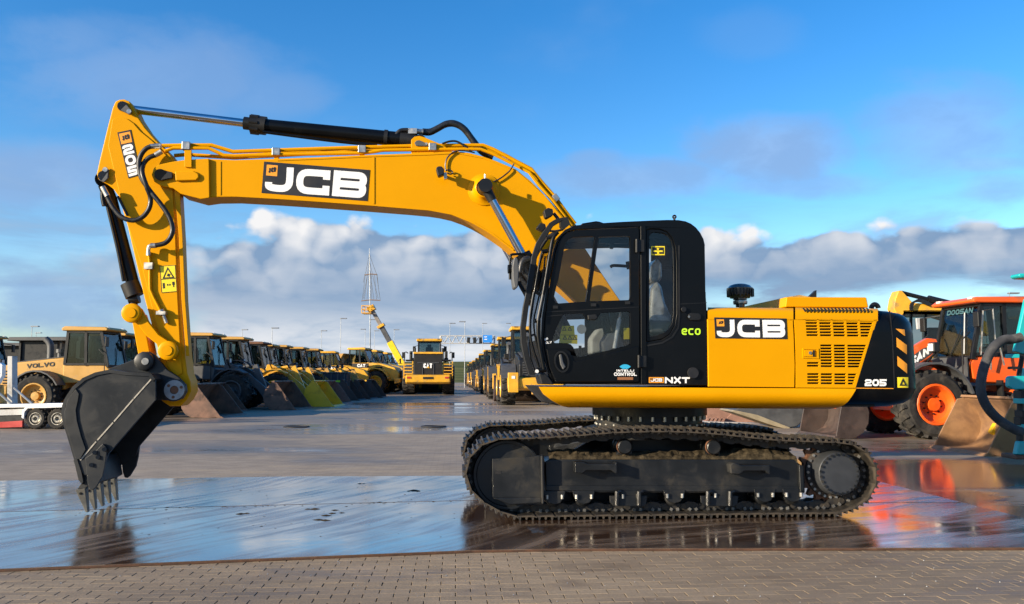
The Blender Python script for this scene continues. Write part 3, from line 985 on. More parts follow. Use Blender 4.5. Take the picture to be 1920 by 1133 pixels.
prm(kp, [cA(402, 100), cA(425, 88), cA(450, 108), cA(474, 138), cA(462, 158), cA(445, 148), cA(412, 132)], -0.185, -0.166)
prm(kp, [cA(318, 445), cA(335, 432), cA(350, 448), cA(345, 495), cA(325, 515), cA(300, 505), cA(298, 480)], -0.185, -0.166)
build('keeper_plate', kp, M['grey'], arm, bevel=0.005)
kb = MB().disc(E(*cA(459, 140), -0.186), -E.e2, 0.026, 0.012, 12).disc(E(*cA(333, 449), -0.186), -E.e2, 0.026, 0.012, 12)
build('keeper_bolt', kb, M['steel'], arm)
# model number decal
nq = [cA(396, 251), cA(468, 236), cA(520, 476), cA(455, 494)]
nd = quad_decal('number_panel', nq, -0.1665, M['black_print'], arm)
quad_decal('orange_square', [mapq(nq, .09, .035), mapq(nq, .91, .035), mapq(nq, .91, .265), mapq(nq, .09, .265)], -0.1705, M['orange_print'], nd, 0.002)
lettering('emblem_letters', 'JCB', mapq(nq, .25, .20), mapq(nq, .8, .18), mapq(nq, .24, .10), -0.1726, M['black_print'], nd, t=0.3)
for s, y0, y1 in (('2', .30, .51), ('0', .53, .745), ('5', .765, .975)):
    lettering('digit', s, mapq(nq, .09, y1), mapq(nq, .91, y1), mapq(nq, .09, y0), -0.1706, M['white'], nd, t=0.27)
# warning sticker
wq = [(299.5, 499), (328.5, 497), (332, 547), (303, 549.5)]
ws = quad_decal('warning_sticker', wq, -0.1665, M['sticker'], arm)
wm = MB()
Qp = lambda x, y: E(*mapq(wq, x, y), -0.1706)
wm.strip([Qp(.5, .10), Qp(.18, .46), Qp(.84, .46)], -E.e2, 0.012, 0.002, True)
wm.strip([Qp(.03, .5), Qp(.97, .5)], -E.e2, 0.006, 0.002)
wm.strip([Qp(.17, .64), Qp(.17, .84)], -E.e2, 0.020, 0.002)
wm.strip([Qp(.80, .62), Qp(.80, .74)], -E.e2, 0.024, 0.002)
wm.strip([Qp(.80, .74), Qp(.80, .82)], -E.e2, 0.010, 0.002)
wm.strip([Qp(.38, .72), Qp(.46, .72)], -E.e2, 0.018, 0.002)
wm.strip([Qp(.52, .72), Qp(.60, .72)], -E.e2, 0.018, 0.002)
wm.strip([Qp(.45, .34), Qp(.60, .38)], -E.e2, 0.03, 0.002)
for a, b in (((0.01, 0.01), (.99, .01)), ((.99, .01), (.99, .99)), ((.99, .99), (.01, .99)), ((.01, .99), (.01, .01))):
    wm.strip([Qp(*a), Qp(*b)], -E.e2, 0.005, 0.0015)
build('warning_symbol', wm, M['black_print'], ws, smooth=0)
# grease pipe with clamp and fittings on the arm
gp = MB()
hose(gp, [cA(565, 905), cA(569, 950), cA(570, 1060), cA(572, 1090)], -0.185, 0.016)
hose(gp, [cA(571, 1085), cB(535, 45), cB(556, 85), cB(568, 110)], -0.185, 0.016)
build('grease_pipe', gp, M['yellow'], arm)
ft = MB()
ft.box(E(*cA(565, 960), -0.19), (0.09, 0.05, 0.07))
hose(ft, [cA(562, 905), cA(563, 885)], -0.19, 0.026)
hose(ft, [cB(570, 108), cB(580, 128)], -0.19, 0.038)
hose(ft, [cB(583, 130), cB(598, 170)], -0.19, 0.020)
ft.box(E(*cB(575, 122), -0.20), (0.10, 0.06, 0.035))
build('pipe_fitting', ft, M['steel'], arm)

# ---- top (arm) cylinder
cy = MB().cyl(E(*cA(445, 125), 0), E(462, 231.5, 0), 0.046, n=24)
acyl = build('arm_cylinder', MB().cyl(E(487, 236, 0), E(772, 263.5, 0), 0.083, n=28), M['black'], ex)
build('cylinder_rod', cy, M['chrome'], acyl)
hd = MB().cyl(E(457.5, 231, 0), E(472, 232.8, 0), 0.072, n=24).cyl(E(471, 233, 0), E(499, 236.6, 0), 0.104, n=24)
for k in range(8):
    a = k * pi / 4
    off = E.e2 * (cos(a) * 0.095) + Vector((0, 0, sin(a) * 0.095))
    hd.cyl(E(470, 233, 0) + off, E(486, 235, 0) + off, 0.022, n=8)
build('gland', hd, M['satin'], acyl)
build('barrel_band', MB().cyl(E(720, 258.6, 0), E(727, 259.3, 0), 0.094, n=24).cyl(E(750, 262, 0), E(778, 265, 0), 0.092, n=24), M['satin'], acyl)
eye = MB().cyl(E(*cA(430, 118), -0.075), E(*cA(430, 118), 0.075), 0.08, n=20).cyl(E(787, 266.5, -0.085), E(787, 266.5, 0.085), 0.085, n=20)
build('cylinder_eye', eye, M['satin'], acyl)
ap = MB()
hose(ap, [cC(225, 270), cC(700, 322), cC(1060, 352)], -0.06, 0.022)
hose(ap, [cC(200, 330), cC(700, 395), cC(1010, 425)], -0.075, 0.018)
build('cylinder_pipe', ap, M['black'], acyl)

# ---- bucket cylinder on the back of the arm
bcyl = build('bucket_cylinder', MB().cyl(E(*cA(360, 600), 0), E(*cA(478, 1050), 0), 0.068, n=24), M['black'], ex)
build('gland', MB().cyl(E(*cA(462, 1050), 0), E(*cA(490, 1120), 0), 0.098, n=22), M['satin'], bcyl)
build('cylinder_rod', MB().cyl(E(*cA(475, 1100), 0), E(*cB(440, 95), 0), 0.044, n=20).cyl(E(*cB(418, 62), 0), E(*cB(465, 50), 0), 0.055, n=16), M['satin'], bcyl)
bp_ = MB()
hose(bp_, [cA(330, 560), cA(345, 640), cA(400, 870), cA(432, 1040)], -0.085, 0.022)
hose(bp_, [cA(320, 570), cA(322, 600), cA(330, 640)], -0.10, 0.03)
build('cylinder_pipe', bp_, M['black'], bcyl)
build('cylinder_eye', MB().cyl(E(*cA(322, 500), -0.09), E(*cA(322, 500), 0.09), 0.085, n=20).cyl(E(*cA(330, 530), 0), E(*cA(365, 620), 0), 0.07, n=18), M['black'], bcyl)

# ---- bucket linkage
lk = [cB(398, 128), cB(402, 100), cB(425, 80), cB(452, 82), cB(478, 102), cB(512, 165), cB(560, 225), cB(615, 262), cB(640, 278), cB(642, 305), cB(625, 330), cB(598, 336), cB(575, 322), cB(560, 280), cB(520, 240), cB(500, 238), cB(500, 265), cB(530, 320), cB(470, 310), cB(440, 200), cB(415, 152)]
l2 = pr([cB(398, 128), cB(402, 100), cB(425, 80), cB(452, 82), cB(478, 102), cB(512, 165), cB(560, 225), cB(615, 262), cB(640, 278), cB(642, 305), cB(625, 330), cB(598, 336), cB(575, 322), cB(548, 270), cB(500, 232), cB(460, 180), cB(430, 155)], -0.235, -0.185)
tip = build('tipping_link', l2, M['yellow'], ex, bevel=0.012)
build('tipping_link', pr([cB(398, 128), cB(402, 100), cB(425, 80), cB(452, 82), cB(478, 102), cB(512, 165), cB(560, 225), cB(615, 262), cB(640, 278), cB(642, 305), cB(625, 330), cB(598, 336), cB(575, 322), cB(548, 270), cB(500, 232), cB(460, 180), cB(430, 155)], 0.185, 0.235), M['yellow'], ex, bevel=0.012)
l3 = pr([cB(425, 130), cB(470, 120), cB(500, 215), cB(520, 320), cB(500, 345), cB(462, 330)], -0.12, 0.12)
build('bucket_link', l3, M['yellow'], tip, bevel=0.012)
lb = MB().lathe(E(*cB(432, 122), -0.235), -E.e2, [(0, 0.105), (0.035, 0.100), (0.045, 0.085), (0.046, 0.055), (0.055, 0.053), (0.056, 0)], 24)
lb.lathe(E(*cB(607, 303), -0.235), -E.e2, [(0, 0.105), (0.035, 0.100), (0.045, 0.085), (0.046, 0.055), (0.055, 0.053), (0.056, 0)], 24)
build('link_boss', lb, M['yellow'], tip)

# ---- bucket
BKW0, BKW1 = -0.50, 0.46
side_px = [cB(97, 560), cB(110, 535), cB(145, 480), cB(195, 437), cB(255, 410), cB(325, 396), cB(360, 402), cB(400, 408), cB(525, 416), cB(545, 445), cB(546, 540), cB(440, 660), cB(340, 775), cB(318, 800), cB(300, 860), cB(292, 905), cB(262, 962), cB(245, 975), cB(225, 975), cB(160, 830), cB(130, 745), cB(100, 640), cB(92, 600)]
side = side_px[:13] + [cB(318, 800), cB(300, 850), cB(235, 900), cB(200, 905), cB(165, 850), cB(150, 800), cB(118, 705), cB(96, 620)]
wrap_px = [cB(545, 440), cB(525, 414), cB(400, 405), cB(325, 394), cB(255, 408), cB(195, 435), cB(145, 478), cB(108, 535), cB(95, 570), cB(92, 610), cB(102, 660), cB(120, 715), cB(142, 790), cB(160, 850), cB(180, 905), cB(190, 950)]
wr = []
cpt = E(*cB(350, 620), BKW0)
for (u, v) in wrap_px:
    p = E(u, v, BKW0)
    q = p + (cpt - p).normalized() * 0.035
    wr.append([p + E.e2 * -0.012, p + E.e2 * (BKW1 - BKW0 + 0.012), q + E.e2 * (BKW1 - BKW0 + 0.012), q + E.e2 * -0.012])
wmb = MB().loft(wr, True)
wmb.add(wr[0], [(0, 1, 2, 3)]).add(wr[-1], [(3, 2, 1, 0)])
bucket = build('bucket', wmb, M['bucket'], ex, smooth=40)
pts0 = [E(u, v, BKW0) for u, v in side]
for dw in (0.0, BKW1 - BKW0 - 0.03):
    build('side_wall', MB().prism([p + E.e2 * dw for p in pts0], E.e2 * 0.03), M['bucket'], bucket, bevel=0.004)
# wear strip along the heel
ws_px = [cB(160, 488), cB(175, 512), cB(170, 545), cB(160, 590), cB(165, 640), cB(185, 715), cB(208, 780), cB(180, 828), cB(158, 826), cB(135, 745), cB(112, 665), cB(104, 600), cB(120, 540)]
build('wear_plate', pr(ws_px, BKW0 - 0.016, BKW0), M['bucket'], bucket, bevel=0.004)
seam = MB()
for a, b in ((cB(530, 434), cB(440, 535)), (cB(438, 537), cB(345, 645)), (cB(340, 650), cB(265, 735)), (cB(258, 742), cB(182, 832))):
    seam.strip([E(*a, BKW0 - 0.001), E(*b, BKW0 - 0.001)], -E.e2, 0.013, 0.004)
build('weld_seam', seam, mat('bare_weld', (0.36, 0.33, 0.27), 0.6, var=0.3, scale=20), bucket, smooth=0)
# ears for the pins
ear = [cB(312, 392), cB(380, 368), cB(440, 345), cB(455, 322), cB(480, 308), cB(515, 308), cB(545, 325), cB(600, 395), cB(655, 430), cB(690, 468), cB(695, 500), cB(675, 535), cB(630, 545), cB(548, 540), cB(546, 440), cB(525, 414), cB(400, 405)]
eb = pr(ear, -0.245, -0.195)
prm(eb, ear, 0.195, 0.245)
build('bucket_ear', eb, M['bucket'], bucket, bevel=0.008)
pb = MB().lathe(E(*cB(495, 355), -0.245), -E.e2, [(0, 0.10), (0.05, 0.098), (0.062, 0.08), (0.062, 0)], 24)
pb.cyl(E(*cB(495, 355), -0.24), E(*cB(495, 355), 0.24), 0.05, n=14)
build('pin_boss', pb, M['bucket'], bucket)
build('pin_end', MB().disc(E(*cB(495, 355), -0.308), -E.e2, 0.037, 0.008, 16), M['steel'], bucket)
rg = MB().lathe(E(*cB(636, 493), -0.245), -E.e2, [(0, 0.12), (0.045, 0.12), (0.05, 0.1), (0.05, 0)], 24)
build('pivot_boss', rg, M['bucket'], bucket)
build('pivot_ring', MB().lathe(E(*cB(636, 493), -0.297), -E.e2, [(0, 0.104), (0.010, 0.104), (0.010, 0.045), (0, 0.045)], 28), mat('dull_alloy', (0.30, 0.31, 0.31), 0.5, metal=0.3, var=0.2, scale=15), bucket)
rb_ = MB()
for k in range(3):
    a = k * 2 * pi / 3 + .4
    c0 = E(*cB(636, 493), -0.307) + E.e1 * cos(a) * .075 + Vector((0, 0, sin(a) * .075))
    rb_.disc(c0, -E.e2, 0.016, 0.006, 10)
rb_.disc(E(*cB(636, 493), -0.296), -E.e2, 0.042, 0.002, 16)
build('ring_bolt', rb_, M['rust'], bucket)
# front lip with adapters, side cutters and teeth
lipx = [cB(160, 845), cB(212, 842), cB(235, 905), cB(258, 955), cB(210, 966), cB(178, 966)]
lp = pr([cB(148, 830), cB(205, 835), cB(222, 870), cB(235, 950), cB(205, 966), cB(172, 930)], BKW0 + 0.03, BKW1 - 0.03)
build('cutting_lip', lp, M['bucket'], bucket, bevel=0.006)
cut = [cB(205, 822), cB(252, 790), cB(290, 752), cB(311, 775), cB(300, 860), cB(288, 912), cB(255, 965), cB(240, 976), cB(226, 973), cB(216, 945), cB(210, 880)]
c0 = [E(u, v, BKW0 - 0.035) for u, v in cut]
scm = MB().prism(c0, E.e2 * 0.034)
scm.prism([p + E.e2 * (BKW1 - BKW0 + 0.036) for p in c0], E.e2 * 0.034)
scut = build('side_cutter', scm, M['bucket'], bucket, bevel=0.005)
bo_ = MB()
for (x, y) in ((250, 795), (266, 818), (234, 855), (297, 780)):
    bo_.cyl(E(*cB(x, y), BKW0 - 0.055), E(*cB(x, y), BKW0 - 0.03), 0.022, n=8)
build('cutter_bolt', bo_, M['bucket'], bucket)
adp = [cB(146, 832), cB(170, 832), cB(205, 850), cB(212, 960), cB(208, 972), cB(165, 972), cB(185, 945), cB(182, 915), cB(160, 870)]
too = [cB(166, 974), cB(213, 966), cB(223, 1082), cB(212, 1083)]
for k in range(5):
    w = -0.43 + k * 0.205
    sh = E.e2 * (w + 0.43)
    a0 = [E(u, v, -0.43 - 0.034) + sh for u, v in adp]
    build('tooth_adapter', MB().prism(a0, E.e2 * 0.068), M['bucket'], bucket, bevel=0.006)
    cx = E(*cB(217, 1082), -0.43) + sh
    q = [E(u, v, -0.43) + sh for u, v in too]
    tm = MB()
    hw = (0.046, 0.046, 0.026, 0.026)
    tm.add([p - E.e2 * h for p, h in zip(q, hw)] + [p + E.e2 * h for p, h in zip(q, hw)], [(0, 1, 2, 3), (7, 6, 5, 4), (0, 4, 5, 1), (1, 5, 6, 2), (2, 6, 7, 3), (3, 7, 4, 0)])
    build('tooth', tm, M['bare'], bucket, bevel=0.005)
    tp = E(*cB(191, 990), -0.43) + sh
    build('tooth_pin', MB().cyl(tp - E.e2 * 0.05, tp + E.e2 * 0.05, 0.013, n=8), M['black'], bucket)

# ---- hoses, pipes and lamps on boom and arm
bh = MB()
hose(bh, [cA(575, 325), cA(548, 338), cA(522, 372), cA(511, 420), cA(524, 490), cA(570, 560), cA(630, 635), cA(672, 700), cA(690, 760), cA(680, 805), cA(650, 838), cA(600, 851)], -0.27, 0.026)
hose(bh, [cA(605, 370), cA(565, 385), cA(535, 420), (*cA(530, 470), -0.30), (*cA(553, 540), -0.30), cA(573, 600), cA(565, 655), cA(530, 700), cA(480, 718), cA(420, 700), cA(375, 650), cA(345, 595), cA(325, 550)], -0.25, 0.026)
hose(bh, [cA(400, 590), cA(425, 640), cA(450, 690)], -0.17, 0.014)
build('arm_hose', bh, M['hose'], arm)
hf = MB()
for a, b in ((cA(570, 326), cA(630, 321)), (cA(598, 372), cA(632, 352)), (cA(602, 851), cA(575, 852)), (cA(318, 540), cA(345, 590))):
    hose(hf, [a, b], -0.262, 0.029)
hose(hf, [cA(580, 851), cA(566, 856), cA(562, 880), cA(563, 905)], -0.23, 0.020)
build('hose_fitting', hf, M['steel'], arm)
pp_ = MB()
up_px = [(302, 273.5), (352, 272.5), (396, 272.3), (437, 284.5), (519, 281.8), (600, 279), (678, 276.5), (811, 273), (906, 272.5), (925, 280), (948, 292), (996, 317), (1017, 343), (1041, 370), (1060, 396), (1078.6, 420)]
dn_px = [(309.5, 283.6), (325, 278), (391, 278), (419, 291), (440, 292.5), (535, 290), (678, 287.5), (700, 285), (718, 282), (811, 280.5), (900, 280), (922, 287.5), (945, 299), (992, 323), (1012, 349), (1036, 376), (1072, 424)]
pw = [E(u, v, -0.12) for u, v in up_px]
pp_.tube(pw, 0.022, 8)
pp_.tube([E(u, v, -0.155) for u, v in dn_px], 0.020, 8)
pp_.tube([E(u, v, 0.04) for u, v in [(327, 292), (350, 290), (440, 296), (535, 291), (678, 284), (811, 277), (900, 277), (945, 291), (990, 316), (1014, 345), (1075, 425)]], 0.022, 8)
pp_.tube([E(u, v, 0.10) for u, v in [(440, 292), (535, 287), (678, 280), (811, 275), (898, 274), (945, 289), (992, 315), (1016, 343), (1078, 424)]], 0.018, 8)
build('hydraulic_pipe', pp_, M['yellow'], boom)
cl = MB()
for (u, v, a, hgt) in ((350.5, 275, 0, .09), (518.6, 286, 0, .085), (679, 281, 0, .085), (811, 277, 0, .085), (1041.5, 372, radians(-52), .06)):
    R = Matrix.Rotation(-radians(6.3) * -1, 3, 'Z') @ Matrix.Rotation(-a, 3, 'Y')
    cl.box(E(u, v, -0.14), (0.085, 0.10, hgt), R)
build('pipe_clamp', cl, M['steel'], boom, bevel=0.006)
cpst = pr([cA(752, 345), cA(790, 345), cA(791, 436), cA(753, 434)], -0.245, -0.228)
for u in (519, 679, 811):
    cpst.box(E(u, 294, -0.12), (0.05, 0.05, 0.09))
build('clamp_post', cpst, M['yellow'], boom, bevel=0.004)
bl2 = MB()
hose(bl2, [cC(1330, 332), cC(1380, 335), cC(1430, 312), cC(1490, 280), cC(1550, 274), cC(1610, 300), cC(1660, 355), cC(1710, 430), cC(1760, 480), cC(1830, 510)], 0.0, 0.036)
hose(bl2, [cC(1330, 325), cC(1385, 325), cC(1440, 300), cC(1500, 270), cC(1560, 268), cC(1625, 305), cC(1680, 375), cC(1725, 435)], 0.09, 0.032)
hose(bl2, [cC(1105, 385), cC(1135, 360), cC(1170, 325), cC(1210, 318), cC(1250, 322)], -0.05, 0.026)
hose(bl2, [cC(1470, 415), cC(1520, 398), cC(1570, 398), cC(1620, 425), cC(1680, 470)], -0.16, 0.012)
build('boom_hose', bl2, M['hose'], boom)
bf = MB()
hose(bf, [cC(1250, 322), cC(1335, 332)], -0.03, 0.032)
bf.box(E(*cC(1262, 330), -0.04), (0.10, 0.08, 0.06)).box(E(*cC(1250, 350), -0.02), (0.05, 0.06, 0.08))
build('hose_fitting', bf, M['steel'], boom)
wire = MB()
hose(wire, [cC(1590, 462), cC(1540, 480), cC(1505, 515), cC(1492, 560), cC(1495, 605)], -0.21, 0.009, n=6)
hose(wire, [cC(1495, 605), cC(1520, 600), cC(1543, 615), cC(1530, 630), cC(1505, 622)], -0.23, 0.009, n=6)
hose(wire, [cC(1590, 462), cC(1640, 465), cC(1700, 478)], -0.20, 0.008, n=6)
hose(wire, [cD(470, 412), cD(530, 380), cD(585, 335), cD(612, 290)], -0.215, 0.009, n=6)
build('lamp_wire', wire, M['hose'], boom)
def work_lamp(px, w, par, ww=0.10):
    lm = build('work_lamp', pr(px, w - ww / 2, w + ww / 2), M['satin'], par, bevel=0.012)
    return lm
work_lamp([cC(1425, 585), cC(1440, 572), cC(1465, 572), cC(1484, 592), cC(1482, 630), cC(1450, 642), cC(1440, 640)], -0.34, boom, 0.11)
build('lamp_bracket', pr([cC(1478, 620), cC(1500, 615), cC(1504, 660), cC(1484, 664)], -0.36, -0.30).box(E(*cC(1494, 640), -0.26), (0.03, 0.14, 0.03)), M['steel'], boom)
# ---- boom cylinders
for w, nm in ((-0.40, 0), (0.37, 1)):
    p0 = E(*cD(430, 435), -0.40) + E.e2 * (w + 0.40)
    p1 = E(*cD(690, 905), -0.40) + E.e2 * (w + 0.40)
    p2 = p1 + (p1 - p0).normalized() * 0.95
    bc = build('boom_cylinder', MB().cyl(p1, p2, 0.085, n=22).cyl(p1 - (p1 - p0).normalized() * 0.10, p1, 0.095, n=20), M['black'], ex)
    build('cylinder_rod', MB().cyl(p0, p1, 0.047, n=22), M['chrome'], bc)
    ee = MB().cyl(p0 - E.e2 * 0.085, p0 + E.e2 * 0.085, 0.078, n=22).cyl(p0, p0 + (p1 - p0).normalized() * 0.18, 0.062, 0.05, n=18)
    build('cylinder_eye', ee, M['satin'], bc)
    build('eye_pin', MB().cyl(p0, p0 + E.e2 * (-w * 0.62), 0.05, n=16), M['yellow'], bc)
    g = p0 - E.e2 * 0.03 + Vector((0, 0, 0.085))
    build('grease_nipple', MB().cyl(g, g + Vector((0, 0, 0.05)), 0.012, n=8), M['steel'], bc)

# ------------------------------------------------------------------ cab
CW, CF = -1.24, -0.30                     # near and far side of the cab
sil = [cE(318, 1015), cE(285, 930), cE(262, 860), cE(252, 760), cE(258, 640), cE(290, 420), cE(322, 260), cE(345, 200), cE(385, 152), cE(440, 128), cE(560, 117), cE(700, 108), cE(830, 102), cE(960, 97), cE(1020, 98), cE(1060, 105), cE(1090, 118), cE(1118, 140), cE(1142, 170), cE(1160, 205), cE(1168, 240), cE(1172, 500), cE(1177, 570), cE(1187, 1022)]
door_o = [cE(330, 1010), cE(292, 915), cE(272, 820), cE(266, 760), cE(275, 640), cE(303, 430), cE(335, 265), cE(352, 215), cE(375, 182), cE(405, 162), cE(450, 150), cE(600, 145), cE(795, 137), cE(801, 145), cE(804, 1000), cE(798, 1008)]
rear_o = [cE(840, 150), cE(855, 146), cE(915, 147), cE(955, 162), cE(985, 195), cE(1003, 250), cE(1008, 330), cE(1010, 620), cE(1000, 690), cE(970, 740), cE(930, 765), cE(850, 780), cE(840, 775)]
def px3(loop, w, P=E): return [P(u, v, w) for u, v in loop]
def grow(loop, d):
    c = Vector((sum(p[0] for p in loop) / len(loop), sum(p[1] for p in loop) / len(loop)))
    return [tuple(Vector(p) + (Vector(p) - c).normalized() * d) for p in loop]
cab = build('cab', MB().holed([px3(sil, CW), px3(door_o, CW), px3(rear_o, CW)], E.e2 * 0.06), M['black'], ex, bevel=0.008)
# far side wall: same outline, windows cut through
shift = E.e2 * (CF - CW)
far_win = [cE(345, 560), cE(350, 440), cE(385, 250), cE(405, 212), cE(450, 180), cE(800, 172), cE(1010, 180), cE(1010, 560), cE(560, 560)]
far_low = [cE(335, 760), cE(352, 690), cE(378, 632), cE(395, 622), cE(600, 615), cE(600, 790), cE(520, 800)]
build('far_wall', MB().holed([[p + shift for p in px3(sil, CW)], [p + shift for p in px3(far_win, CW)], [p + shift for p in px3(far_low, CW)]], E.e2 * 0.03), M['black'], cab, smooth=0)
def ribbon(outline, inset, w0, w1, P=E, closed=False):
    """a wall that follows an outline in the picture plane, from w0 to w1, inset px thick"""
    pts = [P(u, v, w0) for u, v in outline]
    c = P(1140, 580, w0)
    inn = []
    for i, p in enumerate(pts):
        d = (pts[min(i + 1, len(pts) - 1)] - pts[max(i - 1, 0)]).normalized()
        n = d.cross(P.e2).normalized()
        if n.dot(c - p) < 0: n = -n
        inn.append(p + n * inset)
    sh = P.e2 * (w1 - w0)
    rows = [[p, p + sh, q + sh, q] for p, q in zip(pts, inn)]
    mb = MB().loft(rows, True)
    mb.add(rows[0], [(0, 1, 2, 3)]).add(rows[-1], [(3, 2, 1, 0)])
    return mb
build('roof', ribbon(sil[7:21], 0.045, CW + 0.045, CF + 0.005), M['black'], cab, smooth=40)
build('rear_wall', MB().prism([E(*sil[21], CW + .05), E(*sil[23], CW + .05), E(*sil[23], CF), E(*sil[21], CF)], -E.e1 * 0.04), M['black'], cab, smooth=0)
build('windscreen', ribbon(sil[3:8], 0.008, CW + 0.05, CF), M['glass'], cab, smooth=0)
build('front_panel', ribbon(sil[0:4], 0.03, CW + 0.05, CF), M['black'], cab, smooth=0)
build('cab_floor', MB().prism([E(*cE(310, 985), CW + .06), E(*cE(1170, 985), CW + .06), E(*cE(1170, 985), CF), E(*cE(310, 985), CF)], (0, 0, -0.04)), M['satin'], cab, smooth=0)
# rear side window with its frame
rim_o = grow(rear_o, -1.0)
rear_h = [cE(857, 190), cE(866, 172), cE(885, 166), cE(925, 168), cE(960, 184), cE(980, 212), cE(989, 260), cE(992, 420), cE(991, 620), cE(983, 675), cE(962, 712), cE(930, 733), cE(880, 748), cE(862, 748), cE(857, 740)]
rw = build('rear_window', MB().holed([px3(rim_o, CW + 0.012), px3(rear_h, CW + 0.012)], E.e2 * 0.03), M['black'], cab, bevel=0.006)
build('pane', MB().prism(px3(rear_h, CW + 0.028), E.e2 * 0.006), M['glass'], rw, smooth=0)
stq = [cE(868, 244), cE(943, 244), cE(943, 294), cE(868, 294)]
st = quad_decal('cab_sticker', stq, CW + 0.024, M['sticker'], rw)
quad_decal('sticker_print', [mapq(stq, .07, .12), mapq(stq, .93, .12), mapq(stq, .93, .86), mapq(stq, .07, .86)], CW + 0.0195, M['black_print'], st, 0.002)
stl = MB()
stl.strip([E(*mapq(stq, .15, .56), CW + 0.0172), E(*mapq(stq, .85, .56), CW + 0.0172)], -E.e2, 0.016, 0.001)
stl.strip([E(*mapq(stq, .42, .26), CW + 0.0172), E(*mapq(stq, .56, .34), CW + 0.0172)], -E.e2, 0.018, 0.001)
stl.strip([E(*mapq(stq, .44, .78), CW + 0.0172), E(*mapq(stq, .58, .74), CW + 0.0172)], -E.e2, 0.018, 0.001)
build('sticker_lettering', stl, M['sticker'], st, smooth=0)
# door
dl = grow(door_o, -1.4)
h1 = [cE(322, 540), cE(330, 500), cE(347, 435), cE(383, 250), cE(392, 222), cE(408, 204), cE(435, 194), cE(470, 191), cE(553, 190), cE(502, 553), cE(350, 564), cE(330, 556)]
h2 = [cE(574, 192), cE(735, 187), cE(746, 190), cE(750, 200), cE(751, 530), cE(748, 541), cE(738, 545), cE(524, 552)]
h3 = [cE(318, 765), cE(330, 725), cE(352, 670), cE(370, 634), cE(385, 624), cE(480, 619), cE(492, 626), cE(505, 655), cE(560, 658), cE(585, 618), cE(735, 607), cE(750, 614), cE(752, 792), cE(640, 824), cE(466, 864), cE(450, 860), cE(433, 810), cE(418, 793), cE(396, 786), cE(330, 785), cE(320, 778)]
door = build('door', MB().holed([px3(dl, CW - 0.014), px3(h1, CW - 0.014), px3(h2, CW - 0.014), px3(h3, CW - 0.014)], E.e2 * 0.045), M['black'], ex, bevel=0.006)
for h in (h1, h2, h3):
    build('window_pane', MB().prism(px3(h, CW + 0.006), E.e2 * 0.006), M['glass'], door, smooth=0)
panel = [cE(283, 820), cE(395, 818), cE(415, 835), cE(430, 880), cE(445, 888), cE(640, 842), cE(798, 800), cE(798, 1000), cE(335, 1003), cE(300, 920)]
build('door_panel', pr(panel, CW - 0.026, CW - 0.013), M['black'], door, bevel=0.008)
gs = MB()
for a, b in (((282, 612), (798, 584)), ((285, 636), (372, 628))):
    gs.strip([E(*cE(*a), CW - 0.0145), E(*cE(*b), CW - 0.0145)], -E.e2, 0.008, 0.004)
for x in (332, 545, 735):
    gs.box(E(*cE(x, 585 - (x - 332) * .06), CW - 0.02), (0.05, 0.02, 0.03))
build('door_trim', gs, M['satin'], door, smooth=0)
hn = [cE(512, 628), cE(560, 624), cE(572, 640), cE(560, 656), cE(515, 656)]
build('door_handle', pr(hn, CW - 0.04, CW - 0.012), M['satin'], door, bevel=0.010)
el = MB().holed([[E(*(lambda q: (q[0], q[1]))(cE(368 + 42 * cos(a) , 890 + 60 * sin(a) + 8 * cos(a))), CW - 0.045) for a in [i * pi / 14 for i in range(28)]],
                 [E(*(lambda q: (q[0], q[1]))(cE(368 + 34 * cos(a) , 890 + 50 * sin(a) + 7 * cos(a))), CW - 0.045) for a in [i * pi / 14 for i in range(28)]]], E.e2 * 0.022)
build('latch_ring', el, M['satin'], door, smooth=40)
build('latch_lever', pr([cE(352, 850), cE(368, 846), cE(378, 890), cE(392, 920), cE(376, 936), cE(360, 905)], CW - 0.05, CW - 0.026), M['grey'], door, bevel=0.012)
hg = MB()
for (x0, y0, x1, y1) in ((783, 208, 830, 276), (795, 856, 842, 920)):
    prm(hg, [cE(x0, y0), cE(x1, y0), cE(x1, y1), cE(x0, y1)], CW - 0.04, CW - 0.013)
    c0 = cE(x0 + 4, y0 - 4)
    c1 = cE(x0 + 4, y1 + 4)
    hg.cyl(E(*c0, CW - 0.045), E(*c1, CW - 0.045), 0.016, n=10)
build('hinge', hg, M['satin'], cab, bevel=0.004)
pst = pr([cE(808, 130), cE(836, 128), cE(842, 1018), cE(812, 1018)], CW - 0.012, CW + 0.02)
build('door_post', pst, M['black'], cab, bevel=0.006)
sl = MB()
sl.strip([E(*cE(1012, 568), CW - 0.001), E(*cE(1178, 560), CW - 0.001)], -E.e2, 0.007, 0.002)
sl.strip([E(*cE(846, 800), CW - 0.001), E(*cE(930, 784), CW - 0.001), E(*cE(985, 752), CW - 0.001), E(*cE(1018, 700), CW - 0.001), E(*cE(1024, 640), CW - 0.001), E(*cE(1022, 240), CW - 0.001)], -E.e2, 0.016, 0.006)
build('panel_seam', sl, M['satin'], cab, smooth=0)
lt = MB()
prm(lt, [cE(1078, 624), cE(1088, 618), cE(1135, 620), cE(1146, 630), cE(1146, 648), cE(1136, 658), cE(1090, 658), cE(1076, 646)], CW - 0.022, CW)
lt.disc(E(*cE(1048, 598), CW - 0.014), -E.e2, 0.028, 0.014, 14)
build('panel_latch', lt, M['satin'], cab, bevel=0.005)
lk_ = MB().disc(E(*cE(1098, 952), CW), -E.e2, 0.055, 0.03, 18)
build('rubber_stop', lk_, M['rubber'], cab)
build('latch_bolt', MB().disc(E(*cE(1078, 638), CW - 0.0225), -E.e2, 0.012, 0.005, 10).disc(E(*cE(1082, 953), CW - 0.0), -E.e2, 0.012, 0.02, 10), M['steel'], cab)
